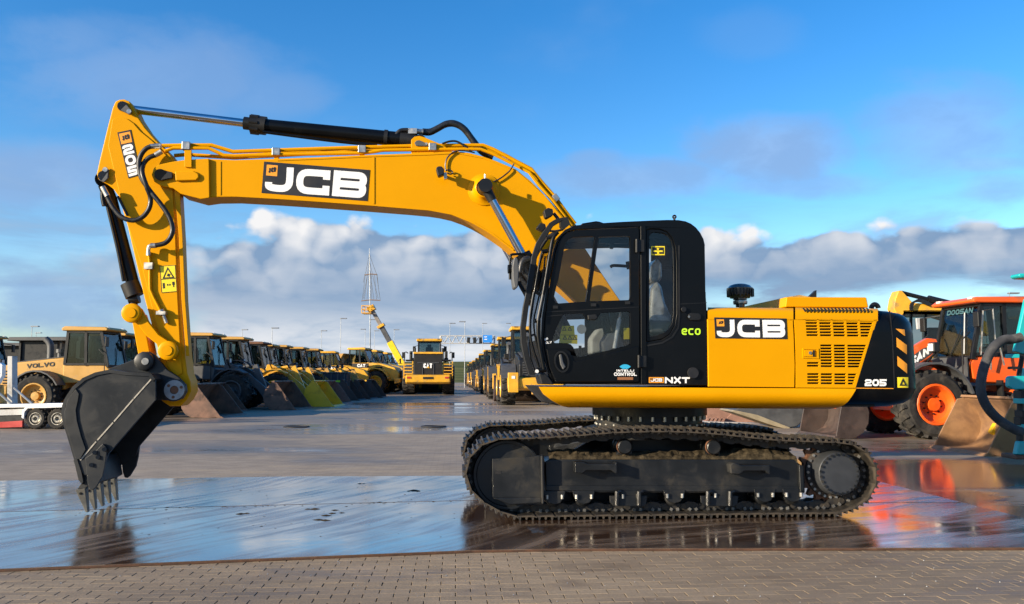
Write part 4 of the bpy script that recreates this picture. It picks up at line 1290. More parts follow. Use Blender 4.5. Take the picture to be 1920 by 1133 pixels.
lettering('eco_lettering', 'eco', cE(1038, 740), cE(1143, 740), cE(1038, 703), CW - 0.001, M['lime'], cab, t=0.22, gap=0.16)
lettering('intelli_lettering', 'INTELLI', cN(1040, 914), cN(1258, 914), cN(1040, 887), CW - 0.028, M['white'], door, t=0.30, gap=0.32, thick=0.001)
lettering('control_lettering', 'CONTROL', cN(1008, 966), cN(1292, 966), cN(1008, 924), CW - 0.028, M['white'], door, t=0.24, gap=0.12, thick=0.001)
wf = MB()
for k, (hw, yy) in enumerate(((62, 858), (45, 868), (28, 876))):
    wf.strip([E(*cN(1147 + hw * x, yy - 26 * (1 - x * x) * (hw / 62)), CW - 0.028) for x in (-1, -.6, -.2, .2, .6, 1)], -E.e2, 0.018, 0.001 + k * 2e-4)
build('signal_mark', wf, M['blue_print'], door, smooth=0)
quad_decal('bronze_bar', [cN(1052, 982), cN(1246, 982), cN(1246, 1016), cN(1052, 1016)], CW - 0.0265, mat('bronze_print', (0.30, 0.12, 0.045), 0.5, var=.15), door, 0.0015)
jq = [cE(855, 976), cE(938, 976), cE(938, 1008), cE(855, 1008)]
jb = quad_decal('brand_box', jq, CW - 0.0005, M['orange_print'], cab)
ji = quad_decal('brand_inset', [mapq(jq, .06, .13), mapq(jq, .94, .13), mapq(jq, .94, .87), mapq(jq, .06, .87)], CW - 0.0045, mat('brown_print', (0.25, 0.11, 0.02), .5), jb, 0.001)
lettering('brand_letters', 'JCB', mapq(jq, .11, .78), mapq(jq, .89, .78), mapq(jq, .11, .22), CW - 0.0056, M['white'], jb, t=0.25, thick=0.001)
lettering('nxt_lettering', 'NXT', cE(944, 1010), cE(1083, 1010), cE(944, 976), CW - 0.001, M['white'], cab, t=0.28, gap=0.08)
qd = MB()
qd.strip([E(*cE(272, 768), CW - 0.0146), E(*cE(290, 758), CW - 0.0146)], -E.e2, 0.02, 0.001)
lettering('qly_lettering', 'OLV', cE(277, 790), cE(311, 786), cE(277, 778), CW - 0.015, M['white'], door, t=0.22, thick=0.001)
build('swoosh_mark', qd, mat('silver_print', (0.45, 0.48, 0.5), .4), door, smooth=0)
# inside the cab
sq = MB()
sq.box(E(*cE(900, 700), -0.78), (0.30, 0.5, 0.14), Matrix.Rotation(radians(6), 3, 'Z'))
seat = build('operator_seat', sq, M['midgrey'], cab, bevel=0.03)
bkp = [cE(925, 720), cE(870, 720), cE(862, 600), cE(872, 480), cE(905, 430), cE(930, 470), cE(950, 560), cE(985, 640), cE(985, 720)]
build('seat_back', pr(bkp, -1.02, -0.52), M['film'], seat, bevel=0.04)
build('headrest', pr([cE(866, 430), cE(872, 350), cE(905, 305), cE(928, 340), cE(932, 420), cE(905, 455)], -0.92, -0.62), M['film'], seat, bevel=0.03)
cn = MB()
prm(cn, [cE(590, 780), cE(625, 730), cE(690, 725), cE(720, 790), cE(720, 850), cE(600, 850)], -1.08, -0.92)
prm(cn, [cE(530, 760), cE(570, 705), cE(625, 700), cE(600, 780), cE(590, 840), cE(530, 850)], -0.72, -0.52)
build('console', cn, M['midgrey'], cab, bevel=0.03)
jy = MB()
hose(jy, [cE(612, 735), cE(602, 690), cE(596, 640)], -1.0, 0.018)
hose(jy, [cE(655, 730), cE(640, 680), cE(622, 620)], -0.62, 0.018)
hose(jy, [cE(730, 790), cE(733, 640)], -1.1, 0.008)
hose(jy, [cE(470, 860), cE(470, 800)], -0.85, 0.016)
build('joystick', jy, M['satin'], cab)
build('safety_lever', hose(hose(MB(), [cE(662, 815), cE(676, 730), cE(690, 650)], -1.12, 0.022), [cE(690, 650), cE(698, 615)], -1.12, 0.014), M['film'], cab)
quad_decal('yellow_card', [cE(714, 702), cE(747, 700), cE(747, 763), cE(714, 765)], -1.12, M['sticker'], cab)
wst = quad_decal('warning_card', [cE(372, 690), cE(436, 688), cE(440, 738), cE(455, 740), cE(455, 790), cE(352, 786), cE(358, 740)], -1.16, M['sticker'], cab)
wt = MB()
for (x, y) in ((382, 705), (412, 705), (385, 755), (413, 755), (440, 757)):
    wt.strip([E(*cE(x, y - 10), -1.1645), E(*cE(x - 10, y + 9), -1.1645), E(*cE(x + 10, y + 9), -1.1645)], -E.e2, 0.007, 0.001, True)
wt.strip([E(*cE(362, 740), -1.1645), E(*cE(452, 742), -1.1645)], -E.e2, 0.005, 0.0012)
build('warning_symbol', wt, M['black_print'], wst, smooth=0)
rs = MB().disc(E(*cE(478, 708), -1.17), -E.e2, 0.048, 0.003, 20)
build('round_sticker', rs, mat('silver_sticker', (0.4, 0.4, 0.4), .4), cab)
sv = MB()
prm(sv, [cE(580, 195), cE(740, 190), cE(740, 225), cE(662, 228), cE(655, 258), cE(640, 256), cE(634, 230), cE(580, 228)], -0.46, -0.42)
build('sun_blind', sv, M['satin'], cab)
gr_ = MB()
hose(gr_, [cE(640, 360), cE(660, 352), cE(735, 356)], -0.40, 0.018)
hose(gr_, [cE(735, 330), cE(742, 372)], -0.40, 0.022)
hose(gr_, [cE(935, 375), cE(950, 360), cE(990, 365)], -0.8, 0.014)
build('grab_rail', gr_, M['satin'], cab)

# front guard, rails and mirror
gd = MB()
band = [cE(345, 85), cE(300, 112), cE(262, 165), cE(225, 225), cE(200, 300), cE(196, 330), cE(172, 480), cE(150, 590), cE(137, 700), cE(140, 780), cE(155, 860), cE(185, 965)]
band2 = [cE(372, 100), cE(322, 130), cE(290, 180), cE(252, 235), cE(230, 300), cE(226, 340), cE(204, 480), cE(182, 590), cE(168, 700), cE(172, 780), cE(188, 860), cE(218, 965)]
b0 = [E(u, v, -1.20) for u, v in band]
b1 = [E(u, v, -1.20) for u, v in band2]
n_ = E.e2 * 0.05
rows = [[p, q, q + n_, p + n_] for p, q in zip(b0, b1)]
gd.loft(rows, True).add(rows[0], [(0, 1, 2, 3)]).add(rows[-1], [(3, 2, 1, 0)])
guard = build('front_guard', gd, M['satin'], cab, bevel=0.006)
g2 = MB().tube(ctr([p + E.e2 * 0.86 + E.e1 * 0.12 for p in b0], 2), 0.02, 8)
build('guard_frame', g2, M['satin'], guard)
rails = MB()
hose(rails, [cE(345, 165), cE(318, 205), cE(300, 300), cE(270, 480), cE(240, 640), cE(236, 740), cE(252, 850), cE(268, 930)], -1.27, 0.020)
hose(rails, [cE(262, 265), cE(245, 330), cE(215, 500), cE(196, 620), cE(190, 700), cE(200, 790), cE(240, 920)], -1.24, 0.013)
hose(rails, [cE(258, 275), cE(290, 270)], -1.27, 0.022)
hose(rails, [cE(275, 300), cE(262, 420), cE(232, 560), cE(212, 660), cE(222, 760), cE(262, 900)], -1.22, 0.009)
hose(rails, [cE(215, 660), cE(245, 664)], -1.26, 0.022)
hose(rails, [cE(225, 500), cE(250, 520)], -1.26, 0.016)
hose(rails, [cE(190, 750), cE(215, 740), cE(228, 790), cE(255, 880), cE(262, 905)], -1.24, 0.011)
hose(rails, [cE(230, 940), cE(280, 932)], -1.25, 0.028)
build('hand_rail', rails, M['black'], cab)
build('rail_chrome', hose(hose(MB(), [cE(262, 515), cE(240, 620), cE(233, 660)], -1.30, 0.013), [cE(210, 500), cE(190, 620), cE(186, 690)], -1.26, 0.008), M['grey'], cab)
build('corner_foot', pr([cE(240, 960), cE(268, 948), cE(300, 980), cE(325, 1018), cE(255, 1016)], CW - 0.02, CW + 0.3), M['satin'], cab, bevel=0.012)
build('marker_bolt', MB().disc(E(*cE(228, 943), -1.28), -E.e2, 0.018, 0.01, 12), M['lens'], cab)
mr = build('mirror', pr([cE(98, 322), cE(104, 306), cE(116, 304), cE(124, 318), cE(129, 380), cE(124, 470), cE(114, 480), cE(102, 474), cE(94, 420), cE(92, 360)], -1.30, -1.10), M['grey'], cab, bevel=0.016)
ma = MB()
hose(ma, [cE(200, 292), cE(150, 288), cE(95, 290), cE(82, 300), cE(78, 350), cE(78, 430)], -1.18, 0.013)
hose(ma, [cE(66, 372), cE(92, 372)], -1.18, 0.045)
hose(ma, [cE(128, 440), cE(140, 470), cE(158, 500)], -1.15, 0.02)
build('mirror_arm', ma, M['black'], mr)
hb = MB()
for (x0, y0, x1, y1) in ((150, 350, 200, 440), (130, 420, 175, 470)):
    hose(hb, [cE(x0, y0), cE((x0 + x1) / 2 - 6, (y0 + y1) / 2), cE(x1, y1)], -0.55, 0.04)
hose(hb, [cE(135, 390), cE(150, 330), cE(190, 310)], -0.6, 0.035)
build('hose_bundle', hb, M['hose'], ex)
for q in ([cE(266, 45), cE(290, 28), cE(318, 34), cE(322, 68), cE(288, 88), cE(276, 84)], [cE(226, 140), cE(248, 112), cE(276, 118), cE(282, 140), cE(262, 162)]):
    work_lamp(q, -1.0, cab, 0.10)
lk2 = MB()
hose(lk2, [cE(322, 60), cE(350, 95)], -1.0, 0.018)
prm(lk2, [cE(360, 85), cE(400, 80), cE(415, 120), cE(380, 150), cE(362, 130)], -1.05, -0.95)
hose(lk2, [cE(270, 150), cE(320, 160), cE(370, 150), cE(395, 120)], -1.02, 0.012)
hose(lk2, [cE(280, 200), cE(310, 190), cE(345, 165)], -1.02, 0.02)
build('lamp_mount', lk2, M['satin'], cab, smooth=30)
build('roof_hatch', pr([cE(480, 116), cE(560, 103), cE(580, 106), cE(605, 115), cE(600, 122), cE(480, 126)], -1.1, -0.45), M['black'], cab, bevel=0.01)
ant = MB().cyl(E(*cE(997, 97), -0.9), E(*cE(997, 82), -0.9), 0.012, n=8)
rp = [E(*cE(997 + 8 * cos(a), 80 + 8 * sin(a)), -0.9) for a in [i * pi / 6 for i in range(13)]]
ant.tube(rp, 0.010, 6)
build('lifting_eye', ant, M['satin'], cab)

# ------------------------------------------------------------------ upper frame, hood, counterweight
HW = -1.26
deck = build('main_deck', MB().prism([E(1035, 726, -1.1), E(1640, 728, -1.1), E(1640, 763, -1.1), E(1070, 763, -1.1)], E.e2 * 2.2), M['satin'], ex, smooth=0)
def skirt(rows, P=E):
    """rows: (v, w, [u...])"""
    return MB().loft([[P(u, v, w) for u in us] for v, w, us in rows])
N_ = 12
def us(a, b): return [a + (b - a) * i / N_ for i in range(N_ + 1)]
srows = [(725.5, -1.18, us(1012, 1605)), (725.5, -1.262, us(1012, 1605)), (728, -1.274, us(1012, 1604.5)), (739, -1.278, us(1020, 1598)), (744, -1.272, us(1026, 1594.5)), (751, -1.245, us(1036, 1589)), (757, -1.20, us(1046, 1582)), (762, -1.12, us(1056, 1570)), (764, -1.0, us(1066, 1555))]
def tilt_rows(rows, k):
    return MB().loft([[E(u, v + (u - 1012) * k, w) for u in uu] for v, w, uu in rows])
sk = tilt_rows(srows, 0.0055)
# front end of the skirt curls round the deck's corner
sk.loft([[E(u0 - 0, v, w), E(u0 - 2, v, w + 0.3), E(u0 - 2, v, 1.2)] for v, w, u0 in ((725.5, -1.26, 1012), (739, -1.27, 1020), (751, -1.24, 1036), (762, -1.12, 1056))])
build('side_skirt', sk, mat('skirt_yellow_paint', (0.66, 0.294, 0.0), 0.42, var=0.04, scale=1.2, coat=0.0, rvar=0.06, bump=0.10, bscale=40, spec=0.10), ex, smooth=50)

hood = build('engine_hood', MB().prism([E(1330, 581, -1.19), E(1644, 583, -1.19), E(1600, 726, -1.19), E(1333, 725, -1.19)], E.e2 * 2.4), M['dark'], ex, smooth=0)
# curved shoulder of the two side doors, swept up onto the top
def shoulder(u0, u1, du0=0, du1=0, dv=2.2, xs=None):
    prof = [(600, HW), (591, HW), (585.5, HW + 0.012), (581, HW + 0.04), (578.3, HW + 0.085), (577.0, HW + 0.15), (576.6, HW + 0.3), (576.6, 1.15)]
    n = 10
    return MB().loft([[E(u0 + (u1 - u0) * i / n, v + dv * i / n, w) for i in range(n + 1)] for v, w in prof])
dr = [cF(146, 850), cF(754, 856), cF(757, 700), cF(752, 540), cF(745, 400), cF(744, 372), cF(140, 372), cF(142, 500)]
d1 = build('service_door', MB().prism(px3(dr, HW), E.e2 * 0.03), M['yellow'], hood, bevel=0.004)
build('door_shoulder', shoulder(1327, 1487.5, dv=1.2), M['yellow'], d1, smooth=60)
# grille door with real slots
gl_o = [cF(766, 857), cF(1186, 860), cF(1340, 376), cF(752, 376), cF(758, 450), cF(764, 600)]
slots = []
def slot(x0, x1, y, h=13):
    a, b = cF(x0, y), cF(x1, y)
    c, d = cF(x1, y + h), cF(x0, y + h)
    slots.append([a, b, c, d])
for r, y in enumerate((384, 405, 427, 448, 470, 491)):
    y += 0
    lim = 1316 - (y - 380) * 0.31
    x0 = 832 + r * 1.5
    for k in range(5):
        a = x0 + k * 96
        slot(a, min(a + 84, lim) if k < 4 else lim, y - 12 + k * 1.0)
for r, y in enumerate((552, 573, 594, 615, 636, 657, 679, 699)):
    lim = 1264 - (y - 552) * 0.325
    x0 = 937 + r * .5
    for k in range(3):
        a = x0 + k * 96
        slot(a, (a + 84) if k < 2 else lim, y + k)
    if r >= 6: slot(843, 928, y - 3)
for r, y in enumerate((755, 776, 798, 819)):
    lim = 1195 - (y - 755) * 0.32
    for k in range(4):
        a = 845 + k * 96
        slot(a, (a + 84) if k < 3 else lim, y + k)
d2 = build('grille_door', MB().holed([px3(gl_o, HW)] + [px3(s, HW) for s in slots], E.e2 * 0.022), M['yellow'], hood, smooth=0)
build('door_shoulder', shoulder(1491, 1646, dv=2.4), M['yellow'], d2, smooth=60)
vs_ = MB()
for k in range(19):
    x = 815 + k * 25
    vs_.strip([E(*cF(x, 296), HW + 0.035), E(*cF(x + 8, 305), HW + 0.008), E(*cF(x + 18, 322), HW - 0.002)], (-E.e2 + Vector((0, 0, 1))).normalized(), 0.016, 0.006)
build('top_vent', vs_, M['dark'], d2, smooth=0)
lq = MB()
lq.holed([px3([cF(812, 578), cF(926, 580), cF(928, 652), cF(812, 648)], HW - 0.008), px3([cF(822, 586), cF(914, 588), cF(914, 642), cF(822, 640)], HW - 0.008)], E.e2 * 0.008)
lq.prism(px3([cF(826, 590), cF(900, 591), cF(900, 638), cF(826, 637)], HW - 0.014), E.e2 * 0.014)
build('door_latch', lq, M['yellow'], d2, smooth=0)
build('latch_key', MB().disc(E(*cF(865, 612), HW - 0.0145), -E.e2, 0.017, 0.006, 12), M['steel'], d2)
build('latch_slot', pr([cF(884, 593), cF(897, 593), cF(897, 637), cF(884, 636)], HW - 0.0165, HW - 0.0145), M['dark'], d2, smooth=0)
# panel logo
lq_ = [cF(186, 360), cF(697, 368), cF(704, 514), cF(194, 508)]
lpn = quad_decal('logo_panel', lq_, HW - 0.0005, M['black_print'], d1)
quad_decal('orange_square', [cF(202, 374), cF(254, 374), cF(258, 423), cF(206, 423)], HW - 0.0045, M['orange_print'], lpn, 0.002)
lettering('emblem_letters', 'JCB', cF(216, 410), cF(248, 404), cF(216, 390), HW - 0.0067, M['black_print'], lpn, t=0.3, thick=0.001)
logo_letters(lpn, HW - 0.0046, [cF(206, 500), cF(333, 500), cF(201, 376)], [cF(352, 500), cF(510, 502), cF(348, 376)], [cF(532, 502), cF(690, 502), cF(526, 378)], M['white'])
# raised engine cover
tb = [(1475, 557), (1625, 557.5), (1629, 577), (1472.5, 576)]
tbp = [E(u, v, -0.95) for u, v in tb]
tbm = MB().prism(tbp, E.e2 * 1.5)
build('engine_cover', tbm, M['yellow'], hood, bevel=0.012)
pcx = lambda x, y: cF(x, y)
ax0 = E(*cF(368, 285), -0.6)
kf = (E(*cF(455, 200), -0.6) - E(*cF(368, 200), -0.6)).length / 87.0
pl_ = [(287, 30), (270, 30), (268, 45), (258, 45), (256, 34), (240, 34), (238, 46), (228, 46), (226, 66), (212, 72), (205, 82), (165, 88), (158, 88), (156, 82), (140, 68), (130, 40), (126, 0)]
pc = MB().lathe(E(*cF(370, 287), -0.6), (0, 0, 1), [((287 - y) * kf, r * kf) for y, r in pl_], 28)
pcl = build('pre_cleaner', pc, mat('smoked_plastic', (0.055, 0.055, 0.052), 0.25, var=0.3, scale=6, coat=0.4), hood)
pc2 = MB()
for k in range(24):
    a = 2 * pi * k / 24
    b0 = E(*cF(370, 168), -0.6)
    pc2.box(b0 + Vector((cos(a) * 87 * kf, sin(a) * 87 * kf, -0.03)), (0.012, 0.012, 0.085), Matrix.Rotation(a, 3, 'Z'))
build('cleaner_rib', pc2, M['satin'], pcl, smooth=0)
build('hose_clip', MB().lathe(E(*cF(370, 262), -0.6), (0, 0, 1), [(0, 47 * kf), (0.02, 48 * kf), (0.03, 47 * kf)], 24).lathe(E(*cF(370, 236), -0.6), (0, 0, 1), [(0, 44 * kf), (0.02, 45 * kf), (0.03, 44 * kf)], 24), M['steel'], pcl)
le = [E(*cF(1323 + 24 * cos(a), 295 - 26 * sin(a)), -0.7) for a in [i * pi / 10 for i in range(11)]]
build('lifting_eye', MB().tube(le, 0.028, 8), M['satin'], hood)

# counterweight: plan rings from the bottom up
def az_of(u, v, w): return UP.az(E(u, v, w))
rings = []
spec = [(763, 1560, 1684, -1.02, .30), (757, 1577, 1697, -1.16, .26), (748, 1589, 1704, -1.235, .24), (730, 1603, 1709.5, -1.262, .24), (727, 1604.5, 1709.5, -1.262, .24), (700, 1612.6, 1708, -1.262, .24), (660, 1624.8, 1706, -1.262, .24), (625, 1635.5, 1704, -1.262, .24),
        (604, 1641.5, 1700, -1.255, .24), (593, 1644.5, 1694, -1.23, .24), (587, 1646, 1688, -1.19, .24), (583, 1647, 1676, -1.10, .24), (581, 1647.2, 1664, -0.95, .2)]
for v, ul, urr, wn, rc in spec:
    al, z = az_of(ul, v, wn)
    ar, _ = UP.az(E(urr - 17, v, -0.80))
    ring = [UP.W(al, wn, z)]
    r_ = 0.30
    for k in range(9):
        a = k / 8 * pi / 2
        ring.append(UP.W(ar - r_ + r_ * sin(a), wn + r_ * (1 - cos(a)), z))
    for k in range(9):
        a = k / 8 * pi / 2
        ring.append(UP.W(ar - r_ + r_ * cos(a), -wn - r_ + r_ * sin(a), z))
    ring.append(UP.W(al, -wn, z))
    rings.append(ring)
cwm = MB().loft(rings, True)
cwm.add(rings[0], [list(range(len(rings[0])))]).add(rings[-1], [list(range(len(rings[-1])))])
cw = build('counterweight', cwm, M['black'], ex, smooth=45)
# stripes follow the rounded corner
def on_corner(u, v):
    """point on the counterweight's near, rounded side under picture point (u, v), 3 mm proud"""
    best = None
    lo = [r for r in rings[3:10]]
    d = ray(u, v)
    for i in range(len(lo) - 1):
        for k in range(0, 12):
            q = [lo[i][k], lo[i][k + 1], lo[i + 1][k + 1], lo[i + 1][k]]
            for tri in ((q[0], q[1], q[2]), (q[0], q[2], q[3])):
                hit = geometry.intersect_ray_tri(tri[0], tri[1], tri[2], d, CAMV, True)
                if hit is not None:
                    dd = (hit - CAMV).length
                    if best is None or dd < best[0]: best = (dd, hit)
    return best[1] - d.normalized() * 0.006 if best else None
def draped(quad, nx=6, ny=3):
    rows = []
    for j in range(ny + 1):
        r = []
        for i in range(nx + 1):
            u, v = mapq(quad, i / nx, j / ny)
            p = on_corner(u, v)
            if p is None: p = E(u, v, HW - 0.01)
            r.append(p)
        rows.append(r)
    return MB().loft(rows)
for q in ([cF(1470, 440), cF(1534, 446), cF(1538, 492), cF(1532, 490)], [cF(1476, 502), cF(1550, 556), cF(1550, 622), cF(1478, 568)], [cF(1482, 634), cF(1552, 690), cF(1552, 758), cF(1484, 702)]):
    build('warning_stripe', draped(q), M['orange_print'], cw, smooth=60)
hq = [cF(1482, 784), cF(1560, 784), cF(1560, 858), cF(1484, 858)]
hst = build('warning_sticker', draped(hq), M['sticker'], cw, smooth=60)
hm = MB()
tri = [mapq(hq, .5, .2), mapq(hq, .25, .75), mapq(hq, .75, .75)]
tri3 = [on_corner(*p) for p in tri]
if all(p is not None for p in tri3):
    hm.strip([p - E.e2 * 0.003 for p in tri3], -E.e2, 0.013, 0.002, True)
    build('warning_symbol', hm, M['black_print'], hst, smooth=0)
sm = MB()
for (x0, y0, x1, y1) in ((1428, 312, 1448, 500), (1448, 500, 1462, 862)):
    sm.strip([E(*cF(x0, y0), HW - 0.003), E(*cF(x1, y1), HW - 0.003)], -E.e2, 0.012, 0.001)
build('seam_line', sm, M['dark'], cw, smooth=0)
build('trim_line', MB().strip([E(*cF(1190, 861), HW - 0.004), E(*cF(1455, 864), HW - 0.004)], -E.e2, 0.007, 0.001), M['orange_print'], cw, smooth=0)
lettering('number_lettering', '205', cF(1252, 847), cF(1404, 847), cF(1254, 798), HW - 0.004, M['white'], cw, t=0.26, gap=0.1)

# ------------------------------------------------------------------ slew ring and undercarriage
def at_center(v, w=0):
    return E(1215, v, w).z
zt, zb = at_center(765, -0.63), at_center(790, -0.6)
C0 = Vector((CEN.x, CEN.y, 0))
sr = MB().cyl(C0 + Vector((0, 0, zt - 0.10)), C0 + Vector((0, 0, zt + 0.06)), 0.655, n=48)
slew = build('slew_ring', sr, M['frame'], ex)
build('slew_gear', MB().cyl(C0 + Vector((0, 0, zt - 0.19)), C0 + Vector((0, 0, zt - 0.10)), 0.60, n=48), M['frame'], slew)
sb = MB()
for k in range(30):
    a = 2 * pi * k / 30
    c = C0 + Vector((0.625 * cos(a), 0.625 * sin(a), zt - 0.15))
    sb.cyl(c, c + Vector((0, 0, 0.055)), 0.017, n=8)
    a += pi / 30
    c = C0 + Vector((0.615 * cos(a), 0.615 * sin(a), zt - 0.21))
    sb.cyl(c, c + Vector((0, 0, 0.02)), 0.017, n=8)
build('ring_bolt', sb, M['steel'], slew)
cf = MB().cyl(C0 + Vector((0, 0, zt - 0.42)), C0 + Vector((0, 0, zt - 0.19)), 0.60, 0.62, n=40)
cfr = build('car_body', cf, M['frame'], ex)
lg = MB()
for sx in (-1, 1):
    for sy in (-1, 1):
        p0 = C0 + TR.e1 * (0.35 * sx) + TR.e2 * (0.2 * sy) + Vector((0, 0, zt - 0.36))
        p1 = C0 + TR.e1 * (0.95 * sx) + TR.e2 * (0.95 * sy) + Vector((0, 0, 0.52))
        lg.cyl(p0, p1, 0.20, 0.17, n=8)
lg.box(C0 + Vector((0, 0, 0.62)), (1.3, 1.5, 0.24), Matrix.Rotation(YANG, 3, 'Z'))
build('leg_casting', lg, M['frame'], cfr, smooth=30)

# path of the shoes (outside of the grousers), near edge, in the track's own axes
out_px = [(950, 965), (1000, 966), (1100, 966), (1250, 967), (1400, 968), (1500, 968.5), (1578, 968), (1608, 958), (1635, 940), (1649, 915), (1652, 890), (1645, 862), (1625, 838), (1592, 824.5), (1530, 821), (1469, 819), (1410, 813.5), (1355, 807.5), (1300, 803.5),
          (1250, 802), (1200, 802.5), (1150, 804), (1100, 808), (1050, 812), (1000, 814.5), (960, 815), (930, 817), (898, 829), (876, 851), (866, 878), (868, 905), (880, 928), (903, 949), (926, 961)]
path = [Vector(TR.az(TR(u, v, -1.4))) for u, v in out_px]
path = [Vector((p.x, max(p.y, PZ + 0.001))) for p in path]
for i in range(0, 7): path[i].y = PZ + 0.001
closed = ctr([(p.x, p.y, 0) for p in path + path[:1]], 10)
closed = [Vector((p.x, max(p.y, PZ + 0.001))) for p in closed]
def resample(P, n):
    L = [0.0]
    for i in range(1, len(P)): L.append(L[-1] + (P[i] - P[i - 1]).length)
    out, j = [], 0
    for k in range(n):
        s = L[-1] * k / n
        while L[j + 1] < s: j += 1
        t = (s - L[j]) / max(L[j + 1] - L[j], 1e-9)
        out.append(P[j].lerp(P[j + 1], t))
    return out, L[-1]
_, plen = resample(closed, 4)
NSH = int(round(plen / 0.190))
fine_, _ = resample(closed, NSH * 4)
def shoe_frame(k):
    """centre, tangent and outward normal in (along, up) for shoe k"""
    n = len(fine_)
    a, b = fine_[(4 * k - 2) % n], fine_[(4 * k + 2) % n]
    c = (a + b) / 2
    t = (b - a).normalized()
    return c, t, Vector((t.y, -t.x))
def shoe_mesh():
    """local x along the chain, y across (0..0.6), z outwards, z = 0 at the grouser tips"""
    mb = MB()
    L, W = 0.184, 0.60
    prof = [(-L / 2 - .012, -.032), (-L / 2 + .008, -.045), (L / 2 - .02, -.045), (L / 2, -.036), (L / 2, -.026), (L / 2 - .02, -.033), (-L / 2 + .01, -.033), (-L / 2 - .012, -.022)]
    mb.prism([(x, 0, z) for x, z in prof], (0, W, 0))
    for x, hh in ((-.066, 0.0), (-.004, -0.006), (.058, -0.0)):
        mb.prism([(x - .013, 0.004, -.034), (x + .013, 0.004, -.034), (x + .006, 0.004, hh), (x - .006, 0.004, hh)], (0, W - .008, 0))
    return mb
def link_pieces(mb, k, w):
    c, t, nrm = shoe_frame(k)
    def q(dx, dz): return c + t * dx + nrm * dz
    out = []
    for side, wo in ((0, w), (1, w + 0.17)):
        pts = [(-.105, -.055), (-.115, -.085), (-.10, -.115), (-.05, -.135), (.02, -.13), (.05, -.115), (.10, -.12), (.115, -.09), (.10, -.06), (.06, -.046), (-.06, -.046)]
        p3 = [TR.W(q(x, z).x, wo, q(x, z).y) for x, z in pts]
        mb.prism(p3, TR.e2 * 0.035)
        for x in (-.095, ):
            cc = q(x, -.09)
            mb.cyl(TR.W(cc.x, wo - 0.012, cc.y), TR.W(cc.x, wo + 0.04, cc.y), 0.030, n=10)
def shoe_bolts(mb, k, w):
    c, t, nrm = shoe_frame(k)
    for dx in (-.03, .035):
        cc = c + t * dx - nrm * .062
        mb.box(TR.W(cc.x, w - .004, cc.y), (0.028, 0.03, 0.028), Matrix.Rotation(random.random() * 3, 3, 'Y'))
M['boltsteel'] = mat('dull_bolt', (0.13, 0.125, 0.115), 0.5, metal=0.5, var=0.5, scale=3)
shoe_proto = None
for wi, (w0, wl) in enumerate(((-1.4, -1.19), (0.8, 1.01))):
    tr_ = bpy.data.objects.new('crawler_track', None)
    col.objects.link(tr_)
    tr_.parent = ex
    for k in range(NSH):
        chain = MB()
        link_pieces(chain, k, wl)
        build('track_link', chain, M['track'], tr_, smooth=30)
    bt = MB()
    for k in range(NSH): shoe_bolts(bt, k, wl)
    tag(build('shoe_bolt', bt, M['boltsteel'], tr_, smooth=0), kind='stuff')
    for k in range(NSH):
        c, t, nrm = shoe_frame(k)
        m4 = Matrix.Identity(4)
        X = TR.e1 * t.x + Vector((0, 0, t.y))
        Z = TR.e1 * nrm.x + Vector((0, 0, nrm.y))
        Y = Z.cross(X)
        # keep the across axis pointing away from the camera side edge
        org = TR.W(c.x, w0, c.y)
        if Y.dot(TR.e2) < 0:
            X = -X
            Y = Z.cross(X)
        for i in range(3):
            m4[i][0], m4[i][1], m4[i][2], m4[i][3] = X[i], Y[i], Z[i], org[i]
        m4 = ROOT_INV[ex] @ m4
        if shoe_proto is None:
            me_h = build('track_shoe', shoe_mesh(), M['shoe'], None, smooth=0)
            shoe_proto = me_h
            o = me_h
        else:
            o = shoe_proto.copy()
            col.objects.link(o)
        o.parent = tr_
        o.matrix_local = m4

